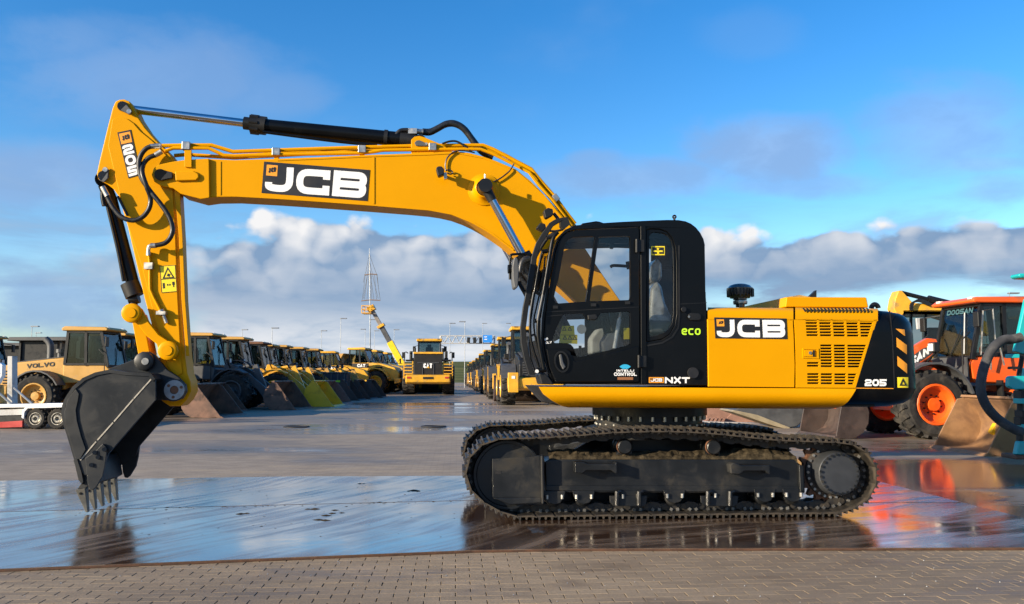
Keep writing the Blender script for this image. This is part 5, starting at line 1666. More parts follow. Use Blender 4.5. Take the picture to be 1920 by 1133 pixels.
def TB(u, v, w=-1.32): return TR(u, v, w)
def track_frame(dw):
    D = TR.e2 * dw
    def P(px, w): return [TR(u, v, w) + D for u, v in px]
    def prt(px, w0, w1, mb=None): return (mb or MB()).prism(P(px, w0), TR.e2 * (w1 - w0))
    beam = [(1022, 866), (1030, 862), (1488, 862), (1508, 876), (1510, 925), (1024, 924)]
    fr = prt(beam, -1.30, -0.92)
    fr = build('track_frame', fr, M['frame'], ex, bevel=0.012)
    build('frame_lower_rail', prt([cG(800, 745), cG(1830, 745), cH(1165, 750), cH(1160, 800), cG(800, 785)], -1.315, -1.29), M['frame'], fr, bevel=0.006)
    build('gap_blocker', MB().prism([TR.W(TR.az(TR(u, 900, -1.3))[0], -0.98, zz) + D for u, zz in ((1030, .11), (1500, .11), (1500, .40), (1030, .40))], TR.e2 * 0.03), M['frame'], fr, smooth=0)  # added plate, blocks the bright sky reflection seen through the roller gaps
    # idler at the left, sprocket at the right
    def az(u, v, w=-1.3): return TR.az(TR(u, v, w))
    ia, iz = az(952, 891)
    def axis(a, z, w): return TR.W(a, w, z) + D
    idl = MB().lathe(axis(ia, iz, -1.28), TR.e2, [(0, 0), (0, .10), (.01, .30), (0, .31), (0, .335), (.05, .345), (.06, .29), (.2, .29), (.21, .345), (.26, .335), (.26, 0)], 40)
    build('idler', idl, M['frame'], fr)
    gp_ = [cG(362, 525), cG(640, 512), cG(770, 495), cG(786, 500), cG(786, 890), cG(770, 898), cG(500, 900), cG(365, 840)]
    build('idler_guard', prt(gp_, -1.36, -1.33), M['frame'], fr, bevel=0.006)
    build('guard_rib', prt([cG(758, 500), cG(784, 498), cG(786, 895), cG(766, 895)], -1.40, -1.355), M['frame'], fr, bevel=0.010)
    build('guard_rib', prt([cG(365, 845), cG(765, 843), cG(765, 885), cG(500, 900)], -1.385, -1.355), M['frame'], fr, bevel=0.010)
    build('inspection_hole', prt([cG(385, 622), cG(436, 622), cG(436, 650), cG(385, 650)], -1.3625, -1.359), M['dark'], fr, smooth=0)
    sa, sz = az(1571, 888)
    spk = MB()
    nt_ = 21
    ring = []
    for k in range(nt_ * 4):
        a = 2 * pi * k / (nt_ * 4)
        r = (0.335, 0.335, 0.29, 0.285)[k % 4]
        ring.append((r * cos(a), r * sin(a)))
    p3 = [TR.W(sa + x, -1.13, sz + z) + D for x, z in ring]
    h3 = [TR.W(sa + 0.18 * cos(a), -1.13, sz + 0.18 * sin(a)) + D for a in [2 * pi * k / 24 for k in range(24)]]
    spk.prism(p3, TR.e2 * 0.06)
    build('sprocket', spk, M['rust'], fr, smooth=0)
    build('drive_ring', MB().lathe(axis(sa, sz, -1.13), -TR.e2, [(0, .27), (.03, .27), (.04, .255), (.04, .2)], 40), mat('drive_ring_brown', (0.030, 0.023, 0.018), 0.7, var=.4, scale=10), fr)
    db = MB()
    for k in range(26):
        a = 2 * pi * k / 26
        db.disc(axis(sa + .255 * cos(a), sz + .255 * sin(a), -1.17), -TR.e2, 0.014, 0.014, 8)
    build('drive_bolt', db, M['steel'], fr)
    fd = MB().lathe(axis(sa - .0, sz, -1.13), -TR.e2, [(0, .225), (.16, .222), (.20, .212), (.205, .205), (.205, 0)], 44)
    build('final_drive', fd, M['motor'], fr)
    cb = MB()
    for k in range(24):
        a = 2 * pi * (k + .5) / 24
        cb.disc(axis(sa + .195 * cos(a), sz + .195 * sin(a), -1.335), -TR.e2, 0.013, 0.016, 8)
    build('cover_bolt', cb, M['frame'], fr)
    # carrier rollers
    for (x, y, cc) in ((1443, 425, cG), (425, 430, cH)):
        u, v = cc(x, y)
        a, z = az(u, v, -1.25)
        rl = MB().lathe(axis(a, z, -1.22), TR.e2, [(-.06, 0), (-.06, .062), (-.05, .072), (.02, .075), (.03, .07), (.16, .07), (.17, .08), (.22, .08), (.22, 0)], 22)
        ro = build('carrier_roller', rl, M['frame'], fr)
        build('roller_rim', MB().lathe(axis(a, z, -1.262), TR.e2, [(0, .0775), (.035, .0785), (.04, .07)], 22), M['rust'], ro)
        build('roller_bracket', MB().prism([TR.W(a + d, -1.2, zz) + D for d, zz in ((-.085, z - .19), (.085, z - .19), (.085, z - .04), (-.03, z - .04), (-.085, z - .09))], TR.e2 * 0.2), M['frame'], ro, bevel=0.006)
    # track rollers, guards, steps
    for u in (cG(862, 0)[0], cG(1100, 0)[0], cG(1475, 0)[0], cH(92, 0)[0], cH(480, 0)[0], cH(825, 0)[0], cH(1055, 0)[0]):
        a, z = az(u, 930, -1.25)
        z = PZ + 0.185
        rl = MB().lathe(axis(a, z, -1.29), TR.e2, [(0, 0), (0, .05), (.02, .078), (.05, .08), (.06, .07), (.25, .07), (.26, .08), (.32, .08), (.32, 0)], 20)
        ro = build('track_roller', rl, M['frame'], fr)
        cap = MB().prism([TR.W(a + d, -1.325, z + e) + D for d, e in ((-.11, .085), (.11, .085), (.10, .03), (.06, -.03), (0, -.045), (-.06, -.03), (-.10, .03))], TR.e2 * 0.035)
        build('roller_cap', cap, M['frame'], ro, bevel=0.006)
        rbm = MB()
        for d in (-.075, .075):
            rbm.cyl(TR.W(a + d, -1.335, z + .01) + D, TR.W(a + d, -1.335, z + .05) + D, 0.016, n=8)
        build('cap_bolt', rbm, M['steel'], ro)
    for (q, cc) in (([(1320, 830), (1378, 826), (1392, 790), (1385, 860), (1392, 895), (1562, 895), (1562, 795), (1590, 830), (1628, 828), (1618, 905), (1590, 915), (1350, 910), (1325, 880)], cG),
                    ([(320, 830), (372, 828), (384, 795), (398, 895), (552, 900), (556, 796), (590, 830), (630, 830), (618, 900), (596, 915), (345, 912), (325, 880)], cH)):
        x0, x1 = q[0][0], q[8][0] if cc is cG else q[7][0]
        tg = prt([cc(x0, 828), cc(x1, 828), cc(x1 - 8, 895), cc(x1 - 35, 914), cc(x0 + 30, 910), cc(x0 + 4, 882)], -1.335, -1.315)
        tgo = build('track_guide', tg, M['frame'], fr, bevel=0.005)
        rr = MB()
        for xa in (x0 + 60, x1 - 68):
            hose_p = [TR(*cc(xa + 26, 790), -1.33) + D, TR(*cc(xa, 800), -1.35) + D, TR(*cc(xa, 850), -1.355) + D, TR(*cc(xa, 905), -1.35) + D]
            rr.tube(hose_p, 0.024, 8)
        build('guide_strap', rr, M['frame'], tgo)
    for (pts, cc) in (([(1035, 552), (1100, 548), (1140, 565), (1365, 568), (1380, 550), (1382, 640), (1370, 645), (1330, 620), (1130, 620), (1100, 645), (1040, 640)], cG),
                      ([(562, 575), (590, 558), (625, 562), (650, 575), (890, 575), (892, 655), (875, 650), (850, 625), (680, 628), (640, 655), (570, 648)], cH)):
        stp = build('step', prt([cc(*p) for p in pts], -1.43, -1.30), M['frame'], fr, bevel=0.012)
    build('frame_slot', prt([cG(1232, 632), cG(1306, 632), cG(1306, 686), cG(1232, 686)], -1.303, -1.2995), M['dark'], fr, smooth=0)
    build('frame_end', prt([cH(1125, 572), cH(1160, 580), cH(1168, 790), cH(1135, 800)], -1.34, -1.28), M['frame'], fr, bevel=0.01)
    # dried mud lying on the sloping top of the frame
    md = MB()
    n = 60
    rows = []
    for j, (w, zz) in enumerate(((-1.30, 0.0), (-1.26, .03), (-1.18, .055), (-1.08, .075), (-0.98, .06))):
        row = []
        for i in range(n + 1):
            u = 1030 + (1496 - 1030) * i / n
            v = 868 if j == 0 else 864
            p = TR(u, v, -1.30) + TR.e2 * (w + 1.30) + D
            bump = random.uniform(-.008, .012) if j else random.uniform(-.012, .004)
            hump = .035 * max(0, 1 - ((u - 1430) / 60) ** 2) + .018 * max(0, 1 - ((u - 1070) / 50) ** 2)
            row.append(p + Vector((0, 0, zz + bump + (hump if j else 0))))
        rows.append(row)
    md.loft(rows)
    build('mud_cake', md, M['mud'], fr, smooth=0)
track_frame(0.0)
track_frame(2.2)
hr = MB().strip([TR(1598, 872, -1.38), TR(1604, 874, -1.38), TR(1612, 871, -1.38)], -TR.e2, 0.012, 0.008)

# ------------------------------------------------------------------ other machines in the yard
M['cat'] = mat('ochre_paint', (0.68, 0.35, 0.022), 0.45, var=0.10, scale=2, dirt=(0.30, 0.19, 0.07), damt=0.35, coat=0.1)
M['cat_old'] = mat('worn_ochre_paint', (0.50, 0.27, 0.055), 0.6, var=0.18, scale=2.5, dirt=(0.20, 0.13, 0.07), damt=0.5)
M['volvo'] = mat('pale_ochre_paint', (0.48, 0.262, 0.052), 0.5, var=0.06, scale=2, dirt=(0.38, 0.24, 0.10), damt=0.25)
M['doosan'] = mat('orange_paint', (0.78, 0.105, 0.010), 0.4, var=0.06, scale=2, coat=0.2, dirt=(0.45, 0.10, 0.03), damt=0.2)
M['redpaint'] = mat('red_paint', (0.40, 0.03, 0.025), 0.45, var=0.1)
M['greybody'] = mat('grey_paint', (0.060, 0.062, 0.065), 0.55, var=0.2, scale=3)
M['lightgrey'] = mat('light_grey_paint', (0.42, 0.42, 0.41), 0.5, var=0.08, scale=3, dirt=(0.25, 0.23, 0.2), damt=0.3)
M['whitepaint'] = mat('white_paint', (0.78, 0.78, 0.76), 0.45, var=0.03, dirt=(0.5, 0.47, 0.42), damt=0.2)
M['tyre'] = mat('tyre_rubber', (0.022, 0.021, 0.020), 0.85, var=0.3, scale=5, dirt=(0.075, 0.066, 0.055), damt=0.5, dscale=3, spec=0.25)
M['rustbucket'] = mat('rusty_bucket_steel', (0.150, 0.078, 0.050), 0.6, var=0.3, scale=2, bump=0.12, bscale=15, dirt=(0.060, 0.042, 0.034), damt=0.5)
M['pinkbucket'] = mat('faded_bucket_steel', (0.24, 0.130, 0.095), 0.7, var=0.2, scale=2.5, bump=0.1, dirt=(0.14, 0.08, 0.06), damt=0.4)
M['tanbucket'] = mat('tan_bucket_steel', (0.255, 0.138, 0.062), 0.6, var=0.18, scale=1.8, bump=0.1, bscale=10, dirt=(0.15, 0.075, 0.038), damt=0.5, dscale=1.4)
M['darkbucket'] = mat('dark_bucket_steel', (0.050, 0.034, 0.028), 0.6, var=0.3, scale=2, bump=0.12, dirt=(0.10, 0.055, 0.04), damt=0.3)
M['yellowbucket'] = mat('yellow_bucket_paint', (0.74, 0.42, 0.010), 0.45, var=0.06, scale=2, dirt=(0.55, 0.30, 0.02), damt=0.3)
M['teal'] = mat('teal_paint', (0.010, 0.36, 0.37), 0.4, var=0.08, scale=3, coat=0.2)
M['dustyhose'] = mat('dusty_hose', (0.030, 0.031, 0.034), 0.8, var=0.4, scale=5, dirt=(0.13, 0.125, 0.12), damt=0.55, dscale=2.2)
M['pole'] = mat('galvanised_pole', (0.26, 0.28, 0.30), 0.5, metal=0.4, var=0.08)
M['signblue'] = mat('sign_blue', (0.015, 0.20, 0.62), 0.5, var=0.03)

def fender(x, z, r, a0, a1, y0, y1, t=0.05, n=8):
    mb = MB()
    rows = []
    for i in range(n + 1):
        a = radians(a0 + (a1 - a0) * i / n)
        rows.append([Vector((x + (r + d) * cos(a), y, z + (r + d) * sin(a))) for d, y in ((0, y0), (0, y1), (t, y1), (t, y0))])
    mb.loft(rows, True)
    mb.add(rows[0], [(0, 1, 2, 3)]).add(rows[-1], [(3, 2, 1, 0)])
    return mb
def tyre_mesh(r, w, hi):
    n = 36 if hi else 22
    mb = MB().lathe((0, -w / 2, 0), (0, 1, 0), [(0.06 * w, r * .58), (0, r * .68), (0, r * .84), (.10 * w, r * .94), (.22 * w, r * .97), (.78 * w, r * .97), (.90 * w, r * .94), (w, r * .84), (w, r * .68), (.94 * w, r * .58)], n)
    lugs = 22 if hi else 16
    for k in range(lugs):
        for s in (-1, 1):
            a = 2 * pi * (k + (.25 if s > 0 else -.25)) / lugs
            R = Matrix.Rotation(-a, 3, 'Y')
            c = R @ Vector((r * .955, s * w * .26, 0))
            mb.box(c, (r * .085, w * .44, r * .115), R @ Matrix.Rotation(s * radians(22), 3, 'X'))
    return mb
def rim_mesh(r, w):
    mb = MB()
    for s in (-1, 1):
        mb.lathe((0, s * w * .5, 0), (0, -s, 0), [(0.03 * w, r * .60), (0.0, r * .585), (0.0, r * .54), (.05, r * .50), (.16, r * .46), (.20, r * .33), (.20, r * .20), (.10, r * .18), (.09, r * .0)], 24)
    return mb
WCACHE = {}
def wheel(par, x, y, r, w, rimmat, hi=False):
    key = (r, w, rimmat.name, hi)
    if key not in WCACHE:
        o = build('wheel', tyre_mesh(r, w, hi), M['tyre'], None, smooth=30)
        q = build('rim', rim_mesh(r, w), rimmat, o, smooth=40)
        nuts = MB()
        for s in (-1, 1):
            for k in range(10):
                a = 2 * pi * k / 10
                nuts.cyl((cos(a) * r * .27, s * (w * .5 - .20), sin(a) * r * .27), (cos(a) * r * .27, s * (w * .5 - .17), sin(a) * r * .27), 0.022, n=6)
        n_ = build('wheel_nut', nuts, M['frame'], o, smooth=0)
        WCACHE[key] = o
        o.parent = par
    else:
        src = WCACHE[key]
        o = copy_tree(src, par)
        o.parent = par
    o.location = (x, y, r * .99)
    o.rotation_euler = (0, random.random() * 6, 0)
    return o
def bucket_parts(par, x0, w, m, s=1.0, teeth=False, tilt=0.0, depth=1.0, zoff=0.0):
    """loader bucket, open to +x, back at x0"""
    prof = [(1.50 * depth, 0.035), (1.0 * depth, 0.0), (0.42, 0.02), (0.20, 0.14), (0.06, 0.36), (0.03, 0.62), (0.12, 0.90), (0.30, 1.10), (0.42, 1.22)]
    R = Matrix.Rotation(-radians(tilt), 3, 'Y')
    def T(x, y, z):
        p = R @ Vector((x * s, 0, z * s))
        return Vector((x0 + p.x, y, p.z + zoff))
    rows = []
    cx, cz = 0.75, 0.55
    for (x, z) in prof:
        d = Vector((cx - x, 0, cz - z)).normalized() * 0.045
        rows.append([T(x, -w / 2, z), T(x, w / 2, z), T(x + d.x, w / 2, z + d.z), T(x + d.x, -w / 2, z + d.z)])
    mb = MB().loft(rows, True)
    mb.add(rows[0], [(0, 1, 2, 3)]).add(rows[-1], [(3, 2, 1, 0)])
    b = build('bucket', mb, m, par, smooth=40)
    for y in (-w / 2 - 0.002, w / 2 - 0.038):
        poly = [T(x, y, z) for x, z in [(1.46 * depth, 0.03)] + prof[1:] + [(0.62, 1.18)]]
        build('side_plate', MB().prism(poly, (0, 0.04, 0)), m, b, bevel=0.01)
    build('cutting_edge', MB().prism([T(1.56 * depth, -w / 2 - .02, .0), T(1.30 * depth, -w / 2 - .02, -.02), T(1.30 * depth, -w / 2 - .02, .03), T(1.50 * depth, -w / 2 - .02, .04)], (0, w + .04, 0)), m, b, smooth=0)
    rb = MB()
    rb.prism([T(.40, -w / 2 - .01, 1.17), T(.52, -w / 2 - .01, 1.23), T(.50, -w / 2 - .01, 1.28), T(.36, -w / 2 - .01, 1.24)], (0, w + .02, 0))
    build('spill_rim', rb, m, b, smooth=0)
    if teeth:
        for k in range(7):
            y = -w / 2 + w * (k + .5) / 7
            tm = MB().prism([T(1.45 * depth, y - .05, .05), T(1.72 * depth, y - .05, .0), T(1.45 * depth, y - .05, -.02)], (0, .10, 0))
            build('tooth', tm, M['bare'], b, smooth=0)
    return b

def loader(label, loc, rotz, s, paint, rim=None, bucket='rust', group='wheel loaders parked in the yard', hi=False, cabmat=None, roof=None, arms=True, bw=2.75, cabdx=0.0, fx=0.0, hoodmat=None, exhaust=True, extra=None, category='wheel loader', glass='glass_dark', low=False, teeth=False, bdepth=1.0):
    """articulated wheel loader, nose towards +x"""
    P = M[paint]
    rim = rim or P
    cabm = cabmat or M['satin']
    roofm = roof or P
    t = thing('wheel_loader', loc, label, category, group, rotz, s)
    r, w = 0.80, 0.62
    for x in (1.65, -1.65):
        for y in (-1.03, 1.03): wheel(t, x, y, r, w, rim, hi)
    # rear: hood, frame, counterweight
    hood = build('engine_hood', MB().pxz([(-3.30, 1.02), (-3.34, 1.66), (-3.18, 1.90), (-2.7, 2.02), (-0.85, 2.22), (-0.85, 1.02)], -0.68, 0.68), M[hoodmat] if hoodmat else P, t, bevel=0.06)
    gr = MB()
    for side in (-1, 1):
        for k in range(5):
            gr.box((-2.95 + k * .012, side * 0.684, 1.25 + k * .11), (0.42, 0.012, 0.06))
    build('side_grille', gr, M['dark'], hood, smooth=0)
    build('rear_grille', MB().box((-3.345, 0, 1.42), (0.03, 1.06, 0.66)), M['satin'], hood, bevel=0.01)
    slat = MB()
    for k in range(6): slat.box((-3.365, 0, 1.16 + k * .105), (0.02, 1.02, 0.03))
    build('grille_slat', slat, M['dark'], hood, smooth=0)
    build('hood_top', MB().pxz([(-3.1, 1.955), (-2.68, 2.035), (-0.9, 2.235), (-0.9, 2.26), (-2.7, 2.06), (-3.1, 1.985)], -0.55, 0.55), M['greybody'], hood, smooth=0)
    build('rear_frame', MB().box((-1.4, 0, 0.86), (3.4, 0.95, 0.42)), M['satin'], t, bevel=0.03)
    build('counterweight', MB().pxz([(-3.62, 0.72), (-3.66, 1.12), (-3.2, 1.2), (-2.72, 1.16), (-2.72, 0.85), (-3.2, 0.62)], -1.12, 1.12), P, t, bevel=0.06)
    tl = MB()
    for y in (-.95, .95): tl.box((-3.655, y, 1.0), (0.03, 0.2, 0.1))
    build('tail_light', tl, M['redpaint'], t, smooth=0)
    for y0, y1 in ((-1.34, -0.72), (0.72, 1.34)):
        build('rear_fender', fender(-1.65, .8, .88, 25, 160, y0, y1), M['greybody'], t, smooth=40)
        build('front_fender', fender(1.65, .8, .92, 55, 165, y0, y1), P, t, smooth=40)
    # cab
    lower = build('cab', MB().pxz([(-0.95, 1.25), (-0.95, 2.0), (0.62, 1.92), (0.78, 1.75), (0.70, 1.30)], -0.72, 0.72), M[hoodmat] if hoodmat else P, t, bevel=0.04)
    posts = MB()
    pl = {'a': ((0.72, 1.85), (0.42, 3.18)), 'b': ((-0.10, 1.9), (-0.14, 3.2)), 'c': ((-0.88, 1.95), (-0.80, 3.2))}
    for y in (-0.72, 0.72):
        for (x0, z0), (x1, z1) in pl.values():
            d = 0.05
            posts.prism([(x0 - d, y - .04, z0), (x0 + d, y - .04, z0), (x1 + d, y - .04, z1), (x1 - d, y - .04, z1)], (0, .08, 0))
        posts.box((-0.2, y, 3.17), (1.3, .08, .08))
        posts.box((-0.1, y, 1.96), (1.6, .08, .08))
    for x, z in ((0.42, 3.17), (-0.8, 3.17), (-0.88, 1.97), (0.70, 1.9)): posts.box((x, 0, z), (.09, 1.5, .08))
    split_islands(build('cab_frame', posts, cabm, lower, smooth=0))
    build('cab_roof', MB().pxz([(-1.0, 3.2), (0.66, 3.2), (0.72, 3.26), (0.60, 3.34), (-0.9, 3.37), (-1.02, 3.3)], -0.84, 0.84), roofm, lower, bevel=0.04)
    G = M[glass]
    for y in (-0.715, 0.715):
        for a, b in (('a', 'b'), ('b', 'c')):
            (x0, z0), (x1, z1) = pl[a]
            (x2, z2), (x3, z3) = pl[b]
            build('window_pane', MB().prism([(x0 - .05, y - .005, z0 + .1), (x2 + .05, y - .005, z2 + .06), (x3 + .05, y - .005, z3 - .06), (x1 - .05, y - .005, z1 - .04)], (0, .01, 0)), G, lower, smooth=0)
    build('windscreen', MB().prism([(0.72, -.66, 1.9), (0.43, -.66, 3.14), (0.43, .66, 3.14), (0.72, .66, 1.9)], (.01, 0, 0)), G, lower, smooth=0)
    build('rear_pane', MB().prism([(-0.89, -.66, 2.0), (-0.81, -.66, 3.14), (-0.81, .66, 3.14), (-0.89, .66, 2.0)], (.01, 0, 0)), G, lower, smooth=0)
    st = MB().box((-0.45, 0, 2.12), (0.5, 0.5, 0.16)).box((-0.66, 0, 2.5), (0.14, 0.48, 0.7)).box((-0.66, 0, 2.92), (0.1, 0.26, 0.18))
    st.tube([(0.5, 0, 1.95), (0.22, 0, 2.4)], 0.035, 6)
    st.tube([(0.2 + .05 * sin(a), .2 * cos(a), 2.42 + .18 * sin(a)) for a in [i * pi / 6 for i in range(13)]], 0.018, 5)
    build('operator_seat', st, M['grey'], lower, smooth=30)
    for y in (-1, 1):
        build('mirror_arm', MB().tube([(0.5, y * .78, 3.0), (0.78, y * 1.02, 2.95)], 0.018, 5), M['satin'], lower)
        build('mirror', MB().box((0.80, y * 1.06, 2.78), (0.07, 0.20, 0.36)), M['satin'], lower, bevel=.02)
        for x, m_ in ((0.60, 'lens'), (-0.95, 'satin')): build('roof_lamp', MB().box((x, y * .62, 3.30), (0.10, 0.16, 0.10)), M[m_], lower, smooth=0)
        build('hand_rail', MB().tube([(0.62, y * .80, 1.3), (0.64, y * .86, 2.3), (0.40, y * .82, 2.5)], 0.018, 5), M['satin'], t)
        sp_ = MB()
        for z in (0.62, 0.95, 1.25): sp_.box((0.05, y * .98, z), (0.5, 0.22, 0.04))
        sp_.box((-.18, y * .98, 1.0), (0.04, .2, .7)).box((.28, y * .98, 1.0), (0.04, .2, .7))
        build('step', sp_, M['satin'], t, smooth=0)
    wp = MB()
    wp.tube([(0.73, -.1, 1.95), (0.60, .2, 2.6)], 0.015, 5)
    build('wiper', wp, M['satin'], lower, smooth=30)
    if exhaust:
        e = MB().tube(ctr([(-1.95, 0.25, 1.95), (-1.95, .25, 2.55), (-2.0, .25, 2.78), (-2.16, .25, 2.95)], 4), 0.12, 12)
        e.cyl((-1.35, -.2, 2.1), (-1.35, -.2, 2.40), 0.09, n=10).cyl((-1.35, -.2, 2.40), (-1.35, -.2, 2.53), 0.14, n=10)
        build('exhaust', e, M['grey'], t)
    # front frame, arms, bucket
    build('front_frame', MB().pxz([(0.75, 0.6), (0.85, 1.35), (1.2, 1.95), (1.5, 1.95), (1.95, 1.15), (2.25, 0.62)], -0.42, 0.42), P, t, bevel=0.03)
    for y in (-.9, .9):
        build('lamp_stalk', MB().tube([(1.35, y * .55, 1.75), (1.35, y, 2.0)], 0.03, 6), M['satin'], t)
        hl = build('headlight', MB().box((1.38, y, 2.12), (0.16, 0.24, 0.24)), M['satin'], t, bevel=.03)
        build('lens', MB().box((1.465, y, 2.12), (0.012, 0.18, 0.17)), M['lens'], hl, smooth=0)
    if arms:
        for y in (-.62, .48):
            build('lift_arm', MB().pxz([(1.05, 1.78), (1.12, 2.0), (1.35, 2.02), (2.2, 1.55), (2.9, 0.98), (3.25, 0.40), (3.1, 0.28), (2.92, 0.40), (2.55, 0.88), (1.9, 1.22), (1.2, 1.62)], y, y + .14), P, t, bevel=0.02)
            build('lift_cylinder', MB().cyl((1.1, y + .28 if y < 0 else y - .14, 0.95), (2.1, y + .28 if y < 0 else y - .14, 1.15), 0.08, n=10).cyl((2.1, y + .28 if y < 0 else y - .14, 1.15), (2.5, y + .28 if y < 0 else y - .14, 1.2), 0.045, n=10), M['satin'], t)
        zb = MB().pxz([(2.15, 1.9), (2.35, 1.98), (2.75, 1.1), (2.85, 0.62), (2.7, 0.58), (2.45, 1.05)], -.09, .09)
        zb.cyl((1.3, 0, 1.75), (2.0, 0, 1.9), 0.09, n=10).cyl((2.0, 0, 1.9), (2.25, 0, 1.93), 0.05, n=8).cyl((2.4, -.5, 1.12), (2.4, .5, 1.12), 0.12, n=10)
        build('tilt_lever', zb, P, t, smooth=30)
        hz = MB()
        for k in range(4): hz.tube(ctr([(0.9, -.2 + k * .12, 1.5), (1.3, -.22 + k * .12, 2.1), (1.9, -.2 + k * .1, 2.05), (2.1, -.1 + k * .06, 1.8)], 4), 0.022, 5)
        build('hydraulic_hose', hz, M['hose'], t)
    lower.location.x = cabdx
    if bucket:
        bucket_parts(t, 3.05, bw, M[bucket], 0.98, teeth, depth=bdepth)
    if extra: extra(t)
    if fx:
        for ch in t.children:
            n0 = ch.name.split('.')[0]
            if n0 in ('front_fender', 'front_frame', 'headlight', 'lamp_stalk', 'lift_arm', 'lift_cylinder', 'tilt_lever', 'hydraulic_hose', 'bucket') or (n0 == 'wheel' and ch.location.x > 0): ch.location.x += fx
        build('articulation', MB().box((1.0, 0, 0.9), (1.4, .7, .5)).box((1.1, 0, 1.3), (.5, .5, .6)), M['satin'], t, bevel=.03)
    return t

YARD = YANG
def at_px(u, Y):
    return Vector(((u - U0) / F * Y, Y, 0))
# ---- left rank, buckets towards the aisle
def volvo_text(t):
    mb = text(MB(), 'VOLVO', (-2.30, -0.69, 1.80), (1.02, 0, 0.085), (0, 0, 0.16), t=0.24, gap=0.16, thick=0.004, nrm=(0, -1, 0))
    for x in (-2.58, -2.27, -1.73): pass
    build('brand_lettering', mb, M['black_print'], t, smooth=0)
L1 = loader('pale ochre wheel loader with dark maker lettering on its hood, behind the white trailer', at_px(186, 30.0) + Vector((0, 0, 0)), radians(1), 0.95, 'volvo', bucket='rustbucket', cabmat=M['satin'], extra=volvo_text, hi=True, bdepth=1.05, fx=0.62)
for (x0, z0), (x1, z1) in (((0, 0), (0, 0)),): pass
again(L1, at_px(222, 33.6), radians(1), 'second pale ochre wheel loader, its cab half hidden behind the excavator arm', 0.95, 'wheel loaders parked in the yard')
L3 = loader('dark grey wheel loader with a tan cab roof, its cab beside the excavator arm', at_px(384, 37.0), radians(-1), 1.0, 'greybody', rim=M['greybody'], bucket='rustbucket', roof=M['volvo'], fx=0.05)
L4 = loader('ochre wheel loader with a bright yellow bucket lowered to the ground', at_px(441, 40.6), radians(2), 1.0, 'cat', bucket='yellowbucket', roof=M['volvo'], bw=2.9, fx=0.62)
L5 = loader('ochre wheel loader with red brown cab roof and faded bucket, behind the yellow bucket', at_px(479, 44.5), radians(1), 0.98, 'cat', bucket='pinkbucket', roof=M['rust'], fx=0.62)
L6 = again(L3, at_px(497, 47.6), radians(1), 'grey wheel loader with dark bucket between the red roofed cab and the tan roofed cab', 0.98)
L7 = loader('worn ochre wheel loader with dark bucket, fifth cab counted from the excavator arm', at_px(524, 50.8), radians(2), 1.0, 'cat_old', bucket='darkbucket', roof=M['cat_old'], fx=0.62)
L8 = again(L4, at_px(556, 54.0), radians(1), 'ochre wheel loader with a wide cab beside the pale light pole', 1.0)
for ch in list(L8.children):
    if ch.name.startswith('bucket'):
        ch.data = ch.data.copy()
        ch.data.materials[0] = M['darkbucket']
        for g in ch.children:
            g.data = g.data.copy()
            g.data.materials[0] = M['darkbucket']
L9 = again(L7, at_px(584, 57.2), radians(2), 'worn ochre wheel loader last in the rank before the dump trucks', 1.0)
LE = again(L3, at_px(-32, 37.5), radians(1), 'dark wheel loader showing only a cab corner above the white mini loader', 0.98)

# attachments standing between the last buckets: a dark blue bin and a grapple
def block_bin(loc, label):
    t = thing('attachment_bin', loc, label, 'steel bin', rotz=YARD)
    b = build('bin_shell', MB().box((0, 0, 0.85), (1.5, 1.3, 1.55)), mat('dark_blue_paint', (0.010, 0.020, 0.035), 0.5, var=.2), t, bevel=0.04)
    rib = MB()
    for k in range(4): rib.box((-.6 + k * .4, -.67, .85), (.07, .05, 1.5))
    for k in range(3): rib.box((.77, -.45 + k * .45, .85), (.05, .07, 1.5))
    build('rib', rib, M['greybody'], t, smooth=0)
    build('yellow_mark', MB().box((.1, -.70, 1.15), (.5, .012, .12)), M['lime'], t, smooth=0)
    build('rim', MB().box((0, 0, 1.66), (1.6, 1.4, .08)), M['greybody'], t, bevel=.02)
    for k in range(2): build('skid', MB().box((0, -.4 + k * .8, .04), (1.6, .14, .08)), M['rust'], t, bevel=.01)
    return t
block_bin(GD(624, 751) + Vector((0, .8, 0)), 'dark blue ribbed steel bin standing between the rusty loader buckets')

